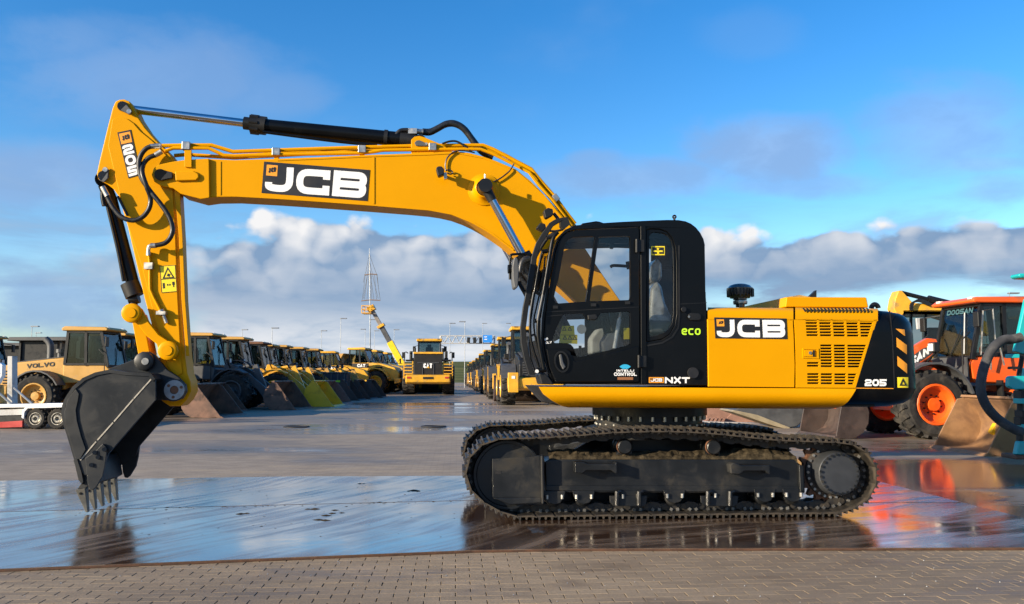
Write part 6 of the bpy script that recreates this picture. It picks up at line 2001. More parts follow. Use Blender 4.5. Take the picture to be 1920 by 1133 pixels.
# ---- articulated dump trucks
def hauler(label, loc, rotz, s=1.0):
    t = thing('dump_truck', loc, label, 'dump truck', 'articulated dump trucks beside the aisle', rotz, s)
    C = M['cat']
    for x in (2.1, -1.3, -3.0):
        for y in (-1.15, 1.15): wheel(t, x, y, 0.86, 0.66, C)
    build('chassis', MB().box((-.4, 0, 1.05), (6.6, .9, .4)), M['satin'], t, bevel=.03)
    nose = build('nose', MB().pxz([(1.25, 1.1), (1.25, 2.35), (2.2, 2.3), (3.4, 1.95), (3.75, 1.5), (3.7, 1.05), (3.1, 0.95)], -.85, .85), C, t, bevel=.08)
    vt = MB()
    for k in range(2): vt.box((2.2, -.856, 1.6 + k * .32), (.55, .012, .2))
    vt.box((3.72, 0, 1.45), (.06, 1.2, .55))
    build('vent', vt, M['dark'], nose, smooth=0)
    for y0, y1 in ((-1.5, -.8), (.8, 1.5)):
        build('fender', fender(2.1, .86, 1.0, 15, 170, y0, y1, .07), C, t, smooth=40)
    bp = MB().pxz([(3.5, .75), (3.95, .85), (3.95, 1.15), (3.5, 1.2)], -1.3, 1.3)
    build('bumper', bp, C, t, bevel=.05)
    cab_ = build('cab', MB().pxz([(-.15, 1.3), (-.15, 2.3), (1.45, 2.3), (1.55, 1.9), (1.4, 1.3)], -.85, .85), C, t, bevel=.05)
    build('black_band', MB().box((.65, -.856, 2.10), (1.5, .014, .34)), M['black_print'], cab_, smooth=0)
    build('brand_lettering', text(MB(), 'CAT', (.55, -.866, 1.99), (.62, 0, 0), (0, 0, .22), t=.26, nrm=(0, -1, 0)), M['white'], cab_, smooth=0)
    fm = MB()
    for y in (-.82, .82):
        for x0, x1 in ((1.5, 1.05), (.75, .68), (-.1, -.05)):
            fm.prism([(x0 - .05, y - .04, 2.3), (x0 + .05, y - .04, 2.3), (x1 + .05, y - .04, 3.3), (x1 - .05, y - .04, 3.3)], (0, .08, 0))
    build('cab_frame', fm, M['satin'], cab_, smooth=0)
    build('cab_roof', MB().pxz([(-.25, 3.28), (1.15, 3.28), (1.2, 3.36), (1.0, 3.45), (-.2, 3.42)], -.92, .92), C, cab_, bevel=.04)
    for y in (-.81, .81):
        for q in (((1.45, 2.33), (.8, 2.33), (.73, 3.27), (1.02, 3.27)), ((.7, 2.33), (-.05, 2.33), (0, 3.27), (.63, 3.27))):
            build('window_pane', MB().prism([(x, y, z) for x, z in q], (0, .01, 0)), M['glass_dark'], cab_, smooth=0)
    build('windscreen', MB().prism([(1.5, -.78, 2.33), (1.06, -.78, 3.27), (1.06, .78, 3.27), (1.5, .78, 2.33)], (.01, 0, 0)), M['glass_dark'], cab_, smooth=0)
    build('dump_body', MB().pxz([(-.4, 1.55), (-.55, 2.6), (-.3, 3.0), (-.9, 2.95), (-3.9, 2.55), (-4.6, 2.3), (-3.8, 1.5)], -1.4, 1.4), M['cat_old'], t, bevel=.04)
    mm = MB()
    for y in (-1, 1):
        mm.tube([(1.5, y * .85, 2.4), (1.8, y * 1.2, 2.9)], .025, 5)
        mm.box((1.8, y * 1.25, 2.7), (.08, .26, .45))
        mm.tube([(2.0, y * .8, 2.4), (2.0, y * 1.3, 2.45), (1.2, y * 1.3, 2.5)], .02, 5)
    build('mirror', mm, M['satin'], t, smooth=30)
    return t
H1 = hauler('ochre dump truck with white letters on its black cab band', at_px(664, 70.0), radians(-7), 1.12)
again(H1, at_px(688, 76.0), radians(-8), 'ochre dump truck whose nose shows directly behind the one with white letters', 1.12)
again(H1, at_px(708, 83.0), radians(-6), 'ochre dump truck in front of the white lorry', 1.12)
again(L4, at_px(1945, 27.0), radians(184), 'yellow wheel loader seen past the orange cab roof and the teal rig', 1.02)
again(H1, at_px(606, 66.0), radians(3), 'dump truck with its tan body showing behind the last loader cabs', 1.0)

# white lorry behind them
def lorry(loc, rotz, label):
    t = thing('lorry', loc, label, 'lorry', rotz=rotz)
    for x in (1.9, -1.6):
        for y in (-.95, .95): wheel(t, x, y, .5, .3, M['lightgrey'])
    b = build('box_body', MB().box((-1.0, 0, 2.3), (4.6, 2.4, 2.7)), M['whitepaint'], t, bevel=.05)
    c = build('cab', MB().pxz([(1.4, .8), (1.4, 3.0), (2.6, 3.0), (3.0, 2.0), (3.1, .8)], -1.15, 1.15), M['whitepaint'], t, bevel=.1)
    build('windscreen', MB().prism([(2.98, -1.0, 2.05), (2.62, -1.0, 2.9), (2.62, 1.0, 2.9), (2.98, 1.0, 2.05)], (.03, 0, .01)), M['glass_dark'], c, smooth=0)
    build('chassis', MB().box((0, 0, .7), (5.6, .9, .3)), M['satin'], t, bevel=.02)
    return t
lorry(at_px(733, 112.0), radians(-25), 'white lorry behind the dump trucks at the foot of the yellow boom')

# ---- boom lift
def boom_lift():
    Y = 92.0
    A, B = PY(758, 690, Y), PY(697, 580, Y)
    t = thing('boom_lift', (A.x, A.y, 0), 'yellow telescopic boom lift with its basket raised high under the ship mast', 'boom lift', world_space=True)
    d = B - A
    n = Vector((0, 1, 0))
    def seg(f0, f1, hw, m, name):
        p, q = A + d * f0, A + d * f1
        s = d.normalized().cross(n).normalized() * hw
        build(name, MB().prism([p + s - n * hw, q + s - n * hw, q - s - n * hw, p - s - n * hw], n * hw * 2), m, t, bevel=.03)
    seg(0, .44, .34, mat('lift_yellow', (0.80, 0.52, 0.01), .45, var=.05), 'boom_base')
    seg(.44, .70, .26, M['greybody'], 'boom_section')
    seg(.69, .73, .42, M['cat'], 'boom_collar')
    seg(.73, .99, .20, mat('section_grey', (0.19, 0.17, 0.15), .5), 'boom_tip')
    seg(.97, 1.05, .42, M['cat'], 'boom_head')
    bk = MB()
    c = PY(689, 582, Y)
    for dz in (-.35, .05, .45): bk.tube([c + Vector((x, y, dz)) for x, y in ((-.5, -.8), (.5, -.8), (.5, .8), (-.5, .8), (-.5, -.8))], .045, 5)
    for x, y in ((-.5, -.8), (.5, -.8), (.5, .8), (-.5, .8)): bk.tube([c + Vector((x, y, -.35)), c + Vector((x, y, .5))], .045, 5)
    bk.box(c + Vector((0, 0, -.38)), (1.0, 1.6, .08))
    build('basket', bk, M['cat'], t, smooth=0)
    g = Vector((A.x, A.y, 0))
    build('chassis', MB().box(g + Vector((0, 0, 1.0)), (2.4, 3.0, 1.0)), M['cat'], t, bevel=.08)
    tw = MB()
    for x in (-1.2, 1.2):
        for y in (-1.1, 1.1): tw.cyl(g + Vector((x - .2, y, .5)), g + Vector((x + .2, y, .5)), .5, n=18)
    build('tyre', tw, M['tyre'], t)
boom_lift()

# ---- rigged mast far behind
def mast():
    Y = 300.0
    q = lambda u, v: PY(u, v, Y)
    b = q(694.5, 690)
    t = thing('ship_mast', (b.x, b.y, 0), 'tall rigged ship mast far away above the yellow boom lift', 'mast', world_space=True)
    pm = M['lightgrey']
    build('pole', MB().tube([Vector((b.x, b.y, 0)), q(694, 570), q(693.4, 515), q(692.6, 466)], [.22, .20, .18, .08], 8), M['pole'], t)
    yd = MB()
    for (u0, u1, v) in ((684, 707, 515), (677.5, 713, 563.5)): yd.tube([q(u0, v + 1), q((u0 + u1) / 2, v - 1), q(u1, v)], .20, 6)
    build('yard_arm', yd, mat('spar_brown', (0.20, 0.13, 0.09), .6), t)
    rg = MB()
    for (u, v, u2, v2) in ((692.6, 476, 685, 514), (692.6, 476, 706, 514), (685, 514, 679, 563), (706, 514, 713, 563), (692.8, 490, 681, 560), (692.8, 490, 709, 560), (693, 500, 688, 562), (693, 500, 701, 562), (689, 514, 683, 562), (702, 514, 706, 562), (684, 514, 681, 530), (707, 514, 711, 552), (696, 514, 697, 562)):
        rg.tube([q(u, v), q((u + u2) / 2, (v + v2) / 2 + 1.5), q(u2, v2)], .065, 4)
    build('rigging', rg, mat('rope_grey', (0.11, 0.105, 0.10), .7), t)
mast()

# ---- big loader seen from behind in the aisle
def cat_rear(t):
    build('badge', text(MB(), 'CAT', (-3.40, 0.24, 1.55), (0, -0.44, 0), (0, 0, 0.27), t=.27, gap=.10, thick=.01, nrm=(-1, 0, 0)), M['white'], t, smooth=0)
    build('badge_triangle', MB().prism([(-3.425, 0.08, 1.545), (-3.425, -0.08, 1.545), (-3.425, 0.0, 1.67)], (-.008, 0, 0)), M['cat'], t, smooth=0)
    build('rear_bars', MB().box((-3.40, .28, 1.4), (.03, .03, .9)).box((-3.40, -.28, 1.4), (.03, .03, .9)).box((-3.40, 0, 1.86), (.03, 1.1, .04)), M['greybody'], t, smooth=0)
    build('rear_screen', MB().box((-3.30, 0, 1.62), (.16, 1.40, 1.5)), M['dark'], t, bevel=.02)
    build('radiator_cowl', MB().box((-3.2, 0, 2.42), (.5, 1.5, .12)), M['cat'], t, bevel=.03)
    for y in (-1.0, 1.0):
        ld = MB()
        for k in range(5): ld.box((-3.2, y, 1.05 + k * .18), (.25, .42, .05))
        for d in (-.22, .22): ld.box((-3.15, y + d, 1.45), (.3, .05, 1.0))
        build('ladder', ld, M['cat'], t, smooth=0)
    rl = MB()
    for y in (-1.2, 1.2):
        rl.tube([(-3.2, y, 1.95), (-3.2, y, 2.45), (-2.6, y * .95, 2.5), (-2.0, y * .9, 2.45)], .03, 5)
        rl.box((-3.1, y * 1.04, 2.3), (.08, .16, .34))
        rl.cyl((-2.4, y * .75, 2.0), (-2.4, y * .75, 2.55), .08, n=8)
        rl.cyl((-2.0, y * .6, 2.0), (-2.0, y * .6, 2.75), .06, n=8)
    build('hand_rail', rl, M['satin'], t, smooth=30)
    build('tow_slot', MB().box((-3.665, 0, .98), (.02, .5, .12)), M['dark'], t, smooth=0)
    build('rear_deck', MB().box((-2.6, 0, 2.0), (1.4, 2.3, .08)), M['satin'], t, bevel=.02)
RL = loader('big wheel loader with white letters on its black radiator, alone in the aisle', GD(803, 741) + Vector((-0.42, 4.9, 0)), radians(94.5), 1.36, 'cat', bucket='darkbucket', extra=cat_rear, hoodmat='satin', group='wheel loaders seen from behind', exhaust=False, hi=True)
RL.scale = (1.36, 1.56, 1.36)
for ch in RL.children:
    if ch.name.startswith('cab'): ch.scale = (1, .80, 1)

# ---- right rank, tails towards the camera
def rear_stuff(t):
    build('lamp_box', MB().pxz([(-3.74, .55), (-3.74, 1.35), (-3.5, 1.35), (-3.5, .75)], .72, 1.14), M['cat'], t, bevel=.03)
    build('lamp', MB().box((-3.745, .93, 1.16), (.02, .14, .11)), M['lens'], t, smooth=0)
    sl_ = MB()
    for k in range(8): sl_.box((-3.38, 0, 1.05 + k * .1), (.03, 1.06, .04))
    build('grille_bar', sl_, M['greybody'], t, smooth=0)
    build('tow_hitch', MB().box((-3.7, 0, .62), (.16, .4, .28)), M['cat_old'], t, bevel=.03)
ordn = ['second', 'third', 'fourth', 'fifth', 'sixth', 'seventh', 'eighth']
specs = [(991, 39.7, 1.20, 'wheel loader whose tail lamp shows beside the excavator cab, first of the rank')]
for i_, (u, Y) in enumerate(((960, 50.8), (943, 62.4), (925, 77), (914, 90), (905, 104), (897, 120), (891, 136))):
    specs.append((u, Y, 1.2 if i_ < 4 else 1.15, '%s wheel loader of the nose to tail rank, counted from the excavator cab' % ordn[i_]))
specs.append((886, 154, 1.12, 'last wheel loader of the nose to tail rank, next to the grass bank'))
R1 = None
for i, (u, Y, s, lab) in enumerate(specs):
    loc = at_px(u, Y) + Vector((0, 3.7 * s, 0))
    loc.x *= (loc.y / Y)
    if i == 0:
        R1 = loader(lab, loc, radians(93.8), s, 'cat', bucket='darkbucket', extra=rear_stuff, hoodmat='satin', group='wheel loaders seen from behind', cabmat=M['satin'])
    else:
        again(R1, loc, radians(93.8 + random.uniform(-2, 2)), lab, s, 'wheel loaders seen from behind')

# ---- light poles, gantry, bank
def light_pole(u, v, Y, label, right=True, thick=.045):
    p = at_px(u, Y)
    top = PY(u, v, Y).z
    t = thing('light_pole', p, label, 'light pole', 'tall light poles behind the yard')
    build('pole', MB().cyl((0, 0, 0), (0, 0, top), thick * 1.25, thick * .7, n=8), M['pole'], t)
    sx = 1 if right else -1
    build('lamp_head', MB().box((sx * .35, 0, top + .05), (.9, .4, .12)), M['pole'], t, bevel=.04)
    return t
for (u, v, Y, r_, lab) in ((59, 613, 95, 1, 'taller light pole above the dark bulldozers'), (67.5, 625, 125, 1, 'shorter light pole above the dark bulldozers'), (454, 619, 120, 1, 'dark headed light pole above the second cab from the excavator arm'), (510, 616, 100, 1, 'white headed light pole above the red brown cab roof'),
                          (602.5, 621, 120, 1, 'light pole with dark head above the last loaders'), (638.5, 598, 110, 1, 'tall thin light pole above the dump trucks'), (684.5, 618, 140, 0, 'light pole under the boom lift basket, shorter of the two there'), (693.5, 600, 120, 1, 'taller light pole under the boom lift basket'),
                          (702, 621, 140, 1, 'short light pole between the lift basket pole and the boom'), (739, 619, 130, 1, 'light pole between the yellow boom and the big loader'), (843.5, 607, 120, 1, 'dark headed light pole where the white gantry begins'), (871.5, 604, 110, 0, 'pale light pole in front of the white gantry'),
                          (905, 607, 150, 1, 'light pole over the blue road sign'), (957, 607, 150, 0, 'light pole beside the front guard of the excavator cab'), (1897, 551, 70, 1, 'light pole over the orange loader roof'), (-10, 600, 110, 1, 'light pole above the trailer')):
    if u > 0: light_pole(u, v, Y, lab, bool(r_))
def gantry():
    Y = 170.0
    a, b = PY(826, 637, Y), PY(927, 637, Y)
    t = thing('sign_gantry', (a.x, a.y, 0), 'white lattice road gantry carrying signals and a blue sign', 'gantry', world_space=True)
    H = .78
    tr = MB()
    for y in (-.5, .5):
        for z in (-H, H): tr.tube([a + Vector((0, y, z)), b + Vector((0, y, z))], .10, 6)
        n = 14
        for k in range(n):
            p, q = a.lerp(b, k / n), a.lerp(b, (k + 1) / n)
            sgn = 1 if k % 2 else -1
            tr.tube([p + Vector((0, y, -H * sgn)), q + Vector((0, y, H * sgn))], .06, 5)
    build('truss', tr, M['lightgrey'], t, smooth=30)
    for e in (a, b): build('post', MB().cyl(Vector((e.x, e.y, 0)), e + Vector((0, 0, H)), .18, n=8), M['lightgrey'], t)
    for u in (878.5, 890, 901):
        s_ = build('traffic_signal', MB().box(PY(u, 638, Y - 1.0), (.62, .4, 1.15)), M['satin'], t, bevel=.06)
    sg = build('blue_sign', MB().box(PY(914, 635.5, Y - 1.0), (1.95, .12, 1.5)), M['signblue'], t, bevel=.02)
    ln = MB()
    for v, u0, u1 in ((632, 908, 913), (636.5, 908, 913.5)): ln.box(PY((u0 + u1) / 2, v, Y - 1.08), ((u1 - u0) / F * Y, .03, .14))
    build('sign_line', ln, M['whitepaint'], sg, smooth=0)
gantry()
def grass_mat():
    m = bpy.data.materials.new('rough_grass')
    m.use_nodes = True
    N = NT(m.node_tree)
    out = N.n('ShaderNodeOutputMaterial')
    p = N.n('ShaderNodeBsdfPrincipled')
    co = N.n('ShaderNodeTexCoord').outputs['Object']
    a = N.noise(N.vmul(co, (.06, .2, .5)), 1.0, 7.0, .65, .4)
    b = N.noise(co, 1.3, 6.0, .7)
    c = N.mix(N.step(a, .35, .65), (0.045, 0.062, 0.016), (0.16, 0.15, 0.045))
    c = N.mix(N.math('MULTIPLY', N.step(b, .5, .7), .6), c, (0.035, 0.042, 0.014))
    N.put(p.inputs['Base Color'], c)
    p.inputs['Roughness'].default_value = .95
    p.inputs['Specular IOR Level'].default_value = .1
    N.put(out.inputs[0], p.outputs[0])
    return m
M['grass'] = grass_mat()
def bank():
    mb = MB()
    n = 90
    rows = []
    for (y, z) in ((205, -.02), (222, .3), (235, 1.1), (262, 2.2), (300, 4.6), (345, 7.2), (365, 8.0), (390, 8.0), (430, -.5)):
        rows.append([Vector((-900 + 1800 * i / n, y + random.uniform(-3, 3) * (y > 206), z + random.uniform(-.25, .25) * (z > .2))) for i in range(n + 1)])
    mb.loft(rows)
    tag(build('grass_bank', mb, M['grass'], smooth=60), kind='structure')
    tag(build('ground', MB().add([(-6000, -3000, -.12), (6000, -3000, -.12), (6000, 9000, -.12), (-6000, 9000, -.12)], [(0, 1, 2, 3)]), M['grass'], smooth=0), kind='structure')
bank()

# ---- left edge: low white trailer, dark canopied machines, bare tree
def trailer():
    Y = 23.2
    g = PY(85, 802, Y)
    t = thing('trailer', (g.x, g.y, 0), 'low white twin axle trailer with side struts behind the excavator bucket', 'trailer', world_space=True)
    q = lambda u, v, y=Y: PY(u, v, y)
    def rail(v0, v1, y, y2):
        return MB().prism([q(-180, v0 + 5, y), q(122, v0 - 1, y), q(122, v1 - 1, y), q(-180, v1 + 5, y)], (0, y2, 0))
    build('deck_rail', rail(757, 763.5, Y - .55, .1), M['whitepaint'], t, bevel=.01)
    build('deck', rail(759, 764, Y - .45, 2.0), M['lightgrey'], t, smooth=0)
    build('deck_rail', rail(757, 763.5, Y + 1.5, .1), M['whitepaint'], t, bevel=.01)
    for u in (66, 107):
        for y in (Y - .62, Y + 1.2):
            c = q(u, 784.5, Y - .62)
            c.y = y
            o = wheel(t, 0, 0, .285, .2, M['steel'])
            o.location = c - Vector((g.x, g.y, 0)) + Vector((0, .1, 0))
            o.location.z = .282
    build('mudguard', MB().prism([q(40, 783, Y - .66), q(42, 770, Y - .66), q(48, 763, Y - .66), q(122, 761, Y - .66), q(122, 764, Y - .66), q(52, 766, Y - .66), q(46, 772, Y - .66), q(44, 786, Y - .66)], (0, .24, 0)), M['whitepaint'], t, bevel=.008)
    build('side_panel', MB().prism([q(-180, 775, Y - .5), q(44, 767, Y - .5), q(44, 778, Y - .5), q(-180, 784, Y - .5)], (0, .05, 0)), M['lightgrey'], t, smooth=0)
    build('rear_bumper', MB().prism([q(-180, 802, Y - .5), q(42, 789, Y - .5), q(42, 801, Y - .5), q(-180, 809, Y - .5)], (0, .06, 0)), M['redpaint'], t, bevel=.01)
    build('underrun', MB().prism([q(-180, 782, Y - .46), q(43, 778, Y - .46), q(43, 803, Y - .46), q(-180, 812, Y - .46)], (0, .06, 0)), M['satin'], t, smooth=0)
    sm_ = MB()
    sm_.prism([q(14, 668, Y - .3), q(23, 668, Y - .3), q(23, 760, Y - .3), q(13, 760, Y - .3)], (0, .25, 0))
    build('upright_post', sm_, M['lightgrey'], t, bevel=.01)
    st = MB().tube([q(-4, 735, Y - .4), q(25, 761, Y - .4)], .03, 6).tube([q(26, 727, Y - .35), q(60, 757, Y - .4)], .03, 6)
    build('brace', st, M['pole'], t)
    return t
trailer()
def white_digger_piece():
    Y = 23.6
    q = lambda u, v: PY(u, v, Y)
    t = thing('mini_loader', (q(-30, 760).x, Y, 0), 'white painted mini loader standing on the trailer', 'mini loader', world_space=True)
    body = build('body', MB().prism([q(-90, 690), q(-2, 680), q(5, 684), q(4, 705), q(-6, 722), q(-90, 730)], (0, .18, 0)), M['whitepaint'], t, bevel=.03)
    ho = MB()
    for (u, v) in ((-3, 690), (-2, 700), (-8, 712)): ho.disc(q(u, v) + Vector((0, -.012, 0)), (0, 1, 0), .03, .01, 10)
    build('bolt_hole', ho, M['dark'], body)
    build('undercarriage', MB().prism([q(-90, 724), q(-2, 722), q(0, 756), q(-90, 764)], (0, .25, 0)), M['cat_old'], t, bevel=.03)
white_digger_piece()
def canopy_machine(loc, rotz, label, s=1.0):
    t = thing('canopied_bulldozer', loc, label, 'bulldozer', 'dark bulldozers at the back', rotz, s)
    build('hull', MB().pxz([(-1.6, .9), (-1.6, 1.9), (2.2, 1.9), (2.4, 1.5), (2.4, .9)], -.7, .7), M['cat_old'], t, bevel=.05)
    for y in (-1.2, .7): build('track', MB().pxz([(-2, .35), (-1.7, .95), (1.8, .95), (2.2, .4), (1.8, .02), (-1.7, .02)], y, y + .5), M['track'], t, bevel=.04)
    po = MB()
    for x in (-1.2, 1.0):
        for y in (-.8, .8): po.box((x, y, 2.6), (.1, .1, 1.5))
    build('canopy_post', po, M['satin'], t, smooth=0)
    build('cab_block', MB().box((-.2, 0, 2.6), (2.0, 1.5, 1.4)), M['satin'], t, bevel=.05)
    build('canopy_roof', MB().pxz([(-1.8, 3.3), (1.6, 3.3), (1.75, 3.38), (1.5, 3.52), (-1.7, 3.5)], -1.1, 1.1), M['greybody'], t, bevel=.04)
    build('blade', MB().pxz([(2.9, .05), (3.0, .6), (2.9, 1.2), (3.0, 1.22), (3.1, .6), (3.02, .05)], -1.5, 1.5), M['darkbucket'], t, smooth=0)
    return t
b1 = canopy_machine(at_px(45, 52), radians(4), 'low dark bulldozer canopy behind the grey post of the trailer', 1.0)
c2 = again(b1, at_px(95, 49), radians(2), 'taller dark bulldozer canopy behind the curved exhaust of the pale loader', 1.06)
def bare_tree(loc, h, label, seed):
    rnd_ = random.Random(seed)
    t = thing('bare_tree', loc, label, 'tree', 'bare trees')
    build('trunk', MB().tube([(0, 0, 0), (.05, 0, h * .3), (0, .05, h * .55)], [.16, .12, .07], 7), mat('grey_bark', (0.09, 0.075, 0.06), .9, var=.2), t)
    mb = MB()
    def br(p, d, L, r, k):
        q = p + d * L
        mb.tube([p, p.lerp(q, .5) + Vector((rnd_.uniform(-.05, .05) * L, 0, .03 * L)), q], [r, r * .75, r * .5], 4)
        if k == 0: return
        for _ in range(3):
            a = (d + Vector((rnd_.uniform(-.8, .8), rnd_.uniform(-.8, .8), rnd_.uniform(0, .5)))).normalized()
            br(p.lerp(q, rnd_.uniform(.5, 1)), a, L * rnd_.uniform(.55, .75), r * .55, k - 1)
    for k in range(7):
        a = rnd_.uniform(0, 2 * pi)
        br(Vector((0, 0, h * rnd_.uniform(.25, .55))), Vector((cos(a) * .6, sin(a) * .6, 1)).normalized(), h * .30, .05, 3)
    build('crown', mb, bpy.data.materials['grey_bark'], t, smooth=0)
bare_tree(at_px(22, 88), 5.2, 'taller bare tree above the low dark bulldozer canopy', 3)
bare_tree(at_px(36, 92), 4.6, 'smaller bare tree between the two dark bulldozer canopies', 5)

# ---- right side: orange loader, tan bucket loader, excavators, drill rig
def doosan_extra(t):
    # name on the lift arm (the near one is at +y) and on the windscreen
    ang = math.atan2(-(1.55 - 0.98), (2.9 - 2.2))
    y = .625
    pnl = MB().prism([(2.70, y, 1.02), (1.65, y, 1.66), (1.42, y, 1.84), (1.62, y, 1.87), (1.84, y, 1.80), (2.80, y, 1.14)], (0, .006, 0))
    build('name_panel', pnl, M['greybody'], t, smooth=0)
    d = Vector((1.66 - 2.66, 0, 1.70 - 1.05))
    O = Vector((2.66, y + .008, 1.05))
    build('brand_lettering', text(MB(), 'DOOSAN', O, d * .98, Vector((-.02, 0, .19)), t=.25, gap=.14, thick=.004, nrm=(0, 1, 0)), M['white'], t, smooth=0)
    build('arm_sticker', MB().prism([(1.35, y, 1.72), (1.18, y, 1.80), (1.2, y, 1.90), (1.38, y, 1.82)], (0, .006, 0)), M['sticker'], t, smooth=0)
    wsx = lambda z: .325 - (z - 1.9) * .234
    build('screen_lettering', text(MB(), 'DOOSAN', (wsx(2.98) + .01, -.5, 2.98), (0, 1.0, 0), (-.03, 0, .13), t=.24, gap=.16, thick=.003, nrm=(1, 0, .2)), mat('teal_print', (0.045, 0.11, 0.125), .5), t, smooth=0)
    gr = MB()
    gr.tube([(.13, .80, 1.95), (.08, .88, 3.0), (-.17, .88, 3.05), (-.20, .88, 2.2)], .02, 6)
    gr.tube([(-.07, .84, 1.6), (-.04, .92, 2.1), (-.27, .92, 2.15), (-.37, .9, 1.7)], .022, 6)
    build('grab_rail', gr, M['steel'], t)
    wp_ = MB().tube([(.32, .45, 1.98), (.08, .2, 3.0)], .016, 5)
    build('screen_wiper', wp_, M['lightgrey'], t)
    lp_ = MB().prism([(.38, -.7, 1.30), (.41, -.7, 1.9), (.41, .7, 1.9), (.38, .7, 1.3)], (.03, 0, 0))
    build('front_panel', lp_, M['greybody'], t, smooth=0)
DO = loader('orange wheel loader with a name in white letters on its lift arm', Vector((0, 0, 0)), radians(186), 0.99, 'doosan', bucket='darkbucket', bw=1.9, hi=True, extra=doosan_extra, group='loaders beside the drilling rig', exhaust=False, roof=M['doosan'], glass='glass_dark', teeth=True, cabdx=-0.42, bdepth=0.6)
gp2 = PY(1731, 822, 19.1)
for ch in DO.children:
    n0 = ch.name.split('.')[0]
    if n0 in ('lift_arm', 'name_panel', 'brand_lettering', 'arm_sticker', 'tilt_lever'): ch.location.z += 0.33
    if n0 in ('name_panel', 'brand_lettering'): ch.location.x -= 0.33
    if n0 in ('name_panel', 'brand_lettering'): ch.location.z -= 0.04
    if n0 == 'front_fender': ch.data.materials[0] = M['greybody']
DO.location = (gp2.x + 1.72, 19.1 + 1.25, 0)
TB2 = loader('yellow wheel loader with a big tan steel bucket, beside the drilling rig', Vector((0, 0, 0)), radians(180), 0.84, 'yellowbucket', bucket='tanbucket', group='loaders beside the drilling rig', bw=2.25, bdepth=.86)
gb = GD(1846, 856)
TB2.location = (gb.x + 4.33 * .84, gb.y + 0.95, 0)

def back_excavator():
    Y = 27.0
    q = lambda u, v, y=Y: PY(u, v, y)
    t = thing('yellow_excavator', (q(1740, 760).x, Y, 0), 'ochre excavator behind the orange loader, its folded arm above its cab', 'excavator', world_space=True)
    C = M['cat']
    bo = [(1676, 578), (1679, 560), (1685, 545), (1692, 545), (1705, 560), (1712, 568), (1730, 569), (1760, 574), (1800, 585), (1860, 606), (1860, 630), (1790, 604), (1750, 592), (1700, 590), (1682, 592)]
    build('arm', MB().prism([q(*p) for p in bo], (0, .5, 0)), C, t, bevel=.03)
    cy_ = MB().cyl(q(1690, 549, Y + .2), q(1742, 562, Y + .2), .07, n=10).cyl(q(1740, 561, Y + .2), q(1830, 583, Y + .2), .13, n=10)
    build('arm_cylinder', cy_, M['satin'], t)
    hs_ = MB()
    for k in range(4): hs_.tube(ctr([q(1707 + k, 582, Y - .1), q(1708 + k * 2, 570 - k, Y - .12), q(1722 + k * 2, 565 - k, Y - .1), q(1740 + k * 3, 572, Y - .1)], 4), .03, 5)
    build('hose', hs_, M['hose'], t)
    cabp = MB()
    fr_ = [(1694, 584, 1770, 590), (1694, 655, 1770, 662)]
    for (u0, v0, u1, v1) in fr_: cabp.prism([q(u0, v0), q(u1, v0), q(u1, v1), q(u0, v1)], (0, 1.4, 0))
    for u in (1695, 1709, 1736, 1768): cabp.prism([q(u - 2, 588), q(u + 2, 588), q(u + 2, 660), q(u - 2, 660)], (0, .08, 0)).prism([q(u - 2, 588, Y + 1.3), q(u + 2, 588, Y + 1.3), q(u + 2, 660, Y + 1.3), q(u - 2, 660, Y + 1.3)], (0, .08, 0))
    cb_ = build('cab', cabp, M['satin'], t, smooth=0)
    build('cab_roof', MB().prism([q(1690, 585), q(1694, 581), q(1772, 581), q(1774, 585)], (0, 1.5, 0)), C, cb_, bevel=.02)
    build('window_pane', MB().prism([q(1697, 590), q(1767, 590), q(1767, 655), q(1697, 655)], (0, .01, 0)), M['glass_dark'], cb_, smooth=0)
    build('operator_seat', MB().box(q(1748, 640, Y + .7), (.5, .5, .9)), M['grey'], cb_, bevel=.08)
    build('mirror', MB().prism([q(1718, 597, Y - .3), q(1733, 596, Y - .3), q(1734, 616, Y - .3), q(1720, 618, Y - .3)], (0, .08, 0)), M['lightgrey'], cb_, bevel=.02)
    build('body', MB().prism([q(1690, 662), q(1960, 662), q(1960, 720), q(1690, 720)], (0, 2.6, 0)), C, t, bevel=.06)
    for y in (0, 1.9): build('track', MB().prism([q(1660, 740, Y + y), q(1690, 722, Y + y), q(1900, 722, Y + y), q(1920, 745, Y + y), q(1900, 786, Y + y), q(1680, 786, Y + y)], (0, .6, 0)), M['track'], t, bevel=.04)
    return t
back_excavator()
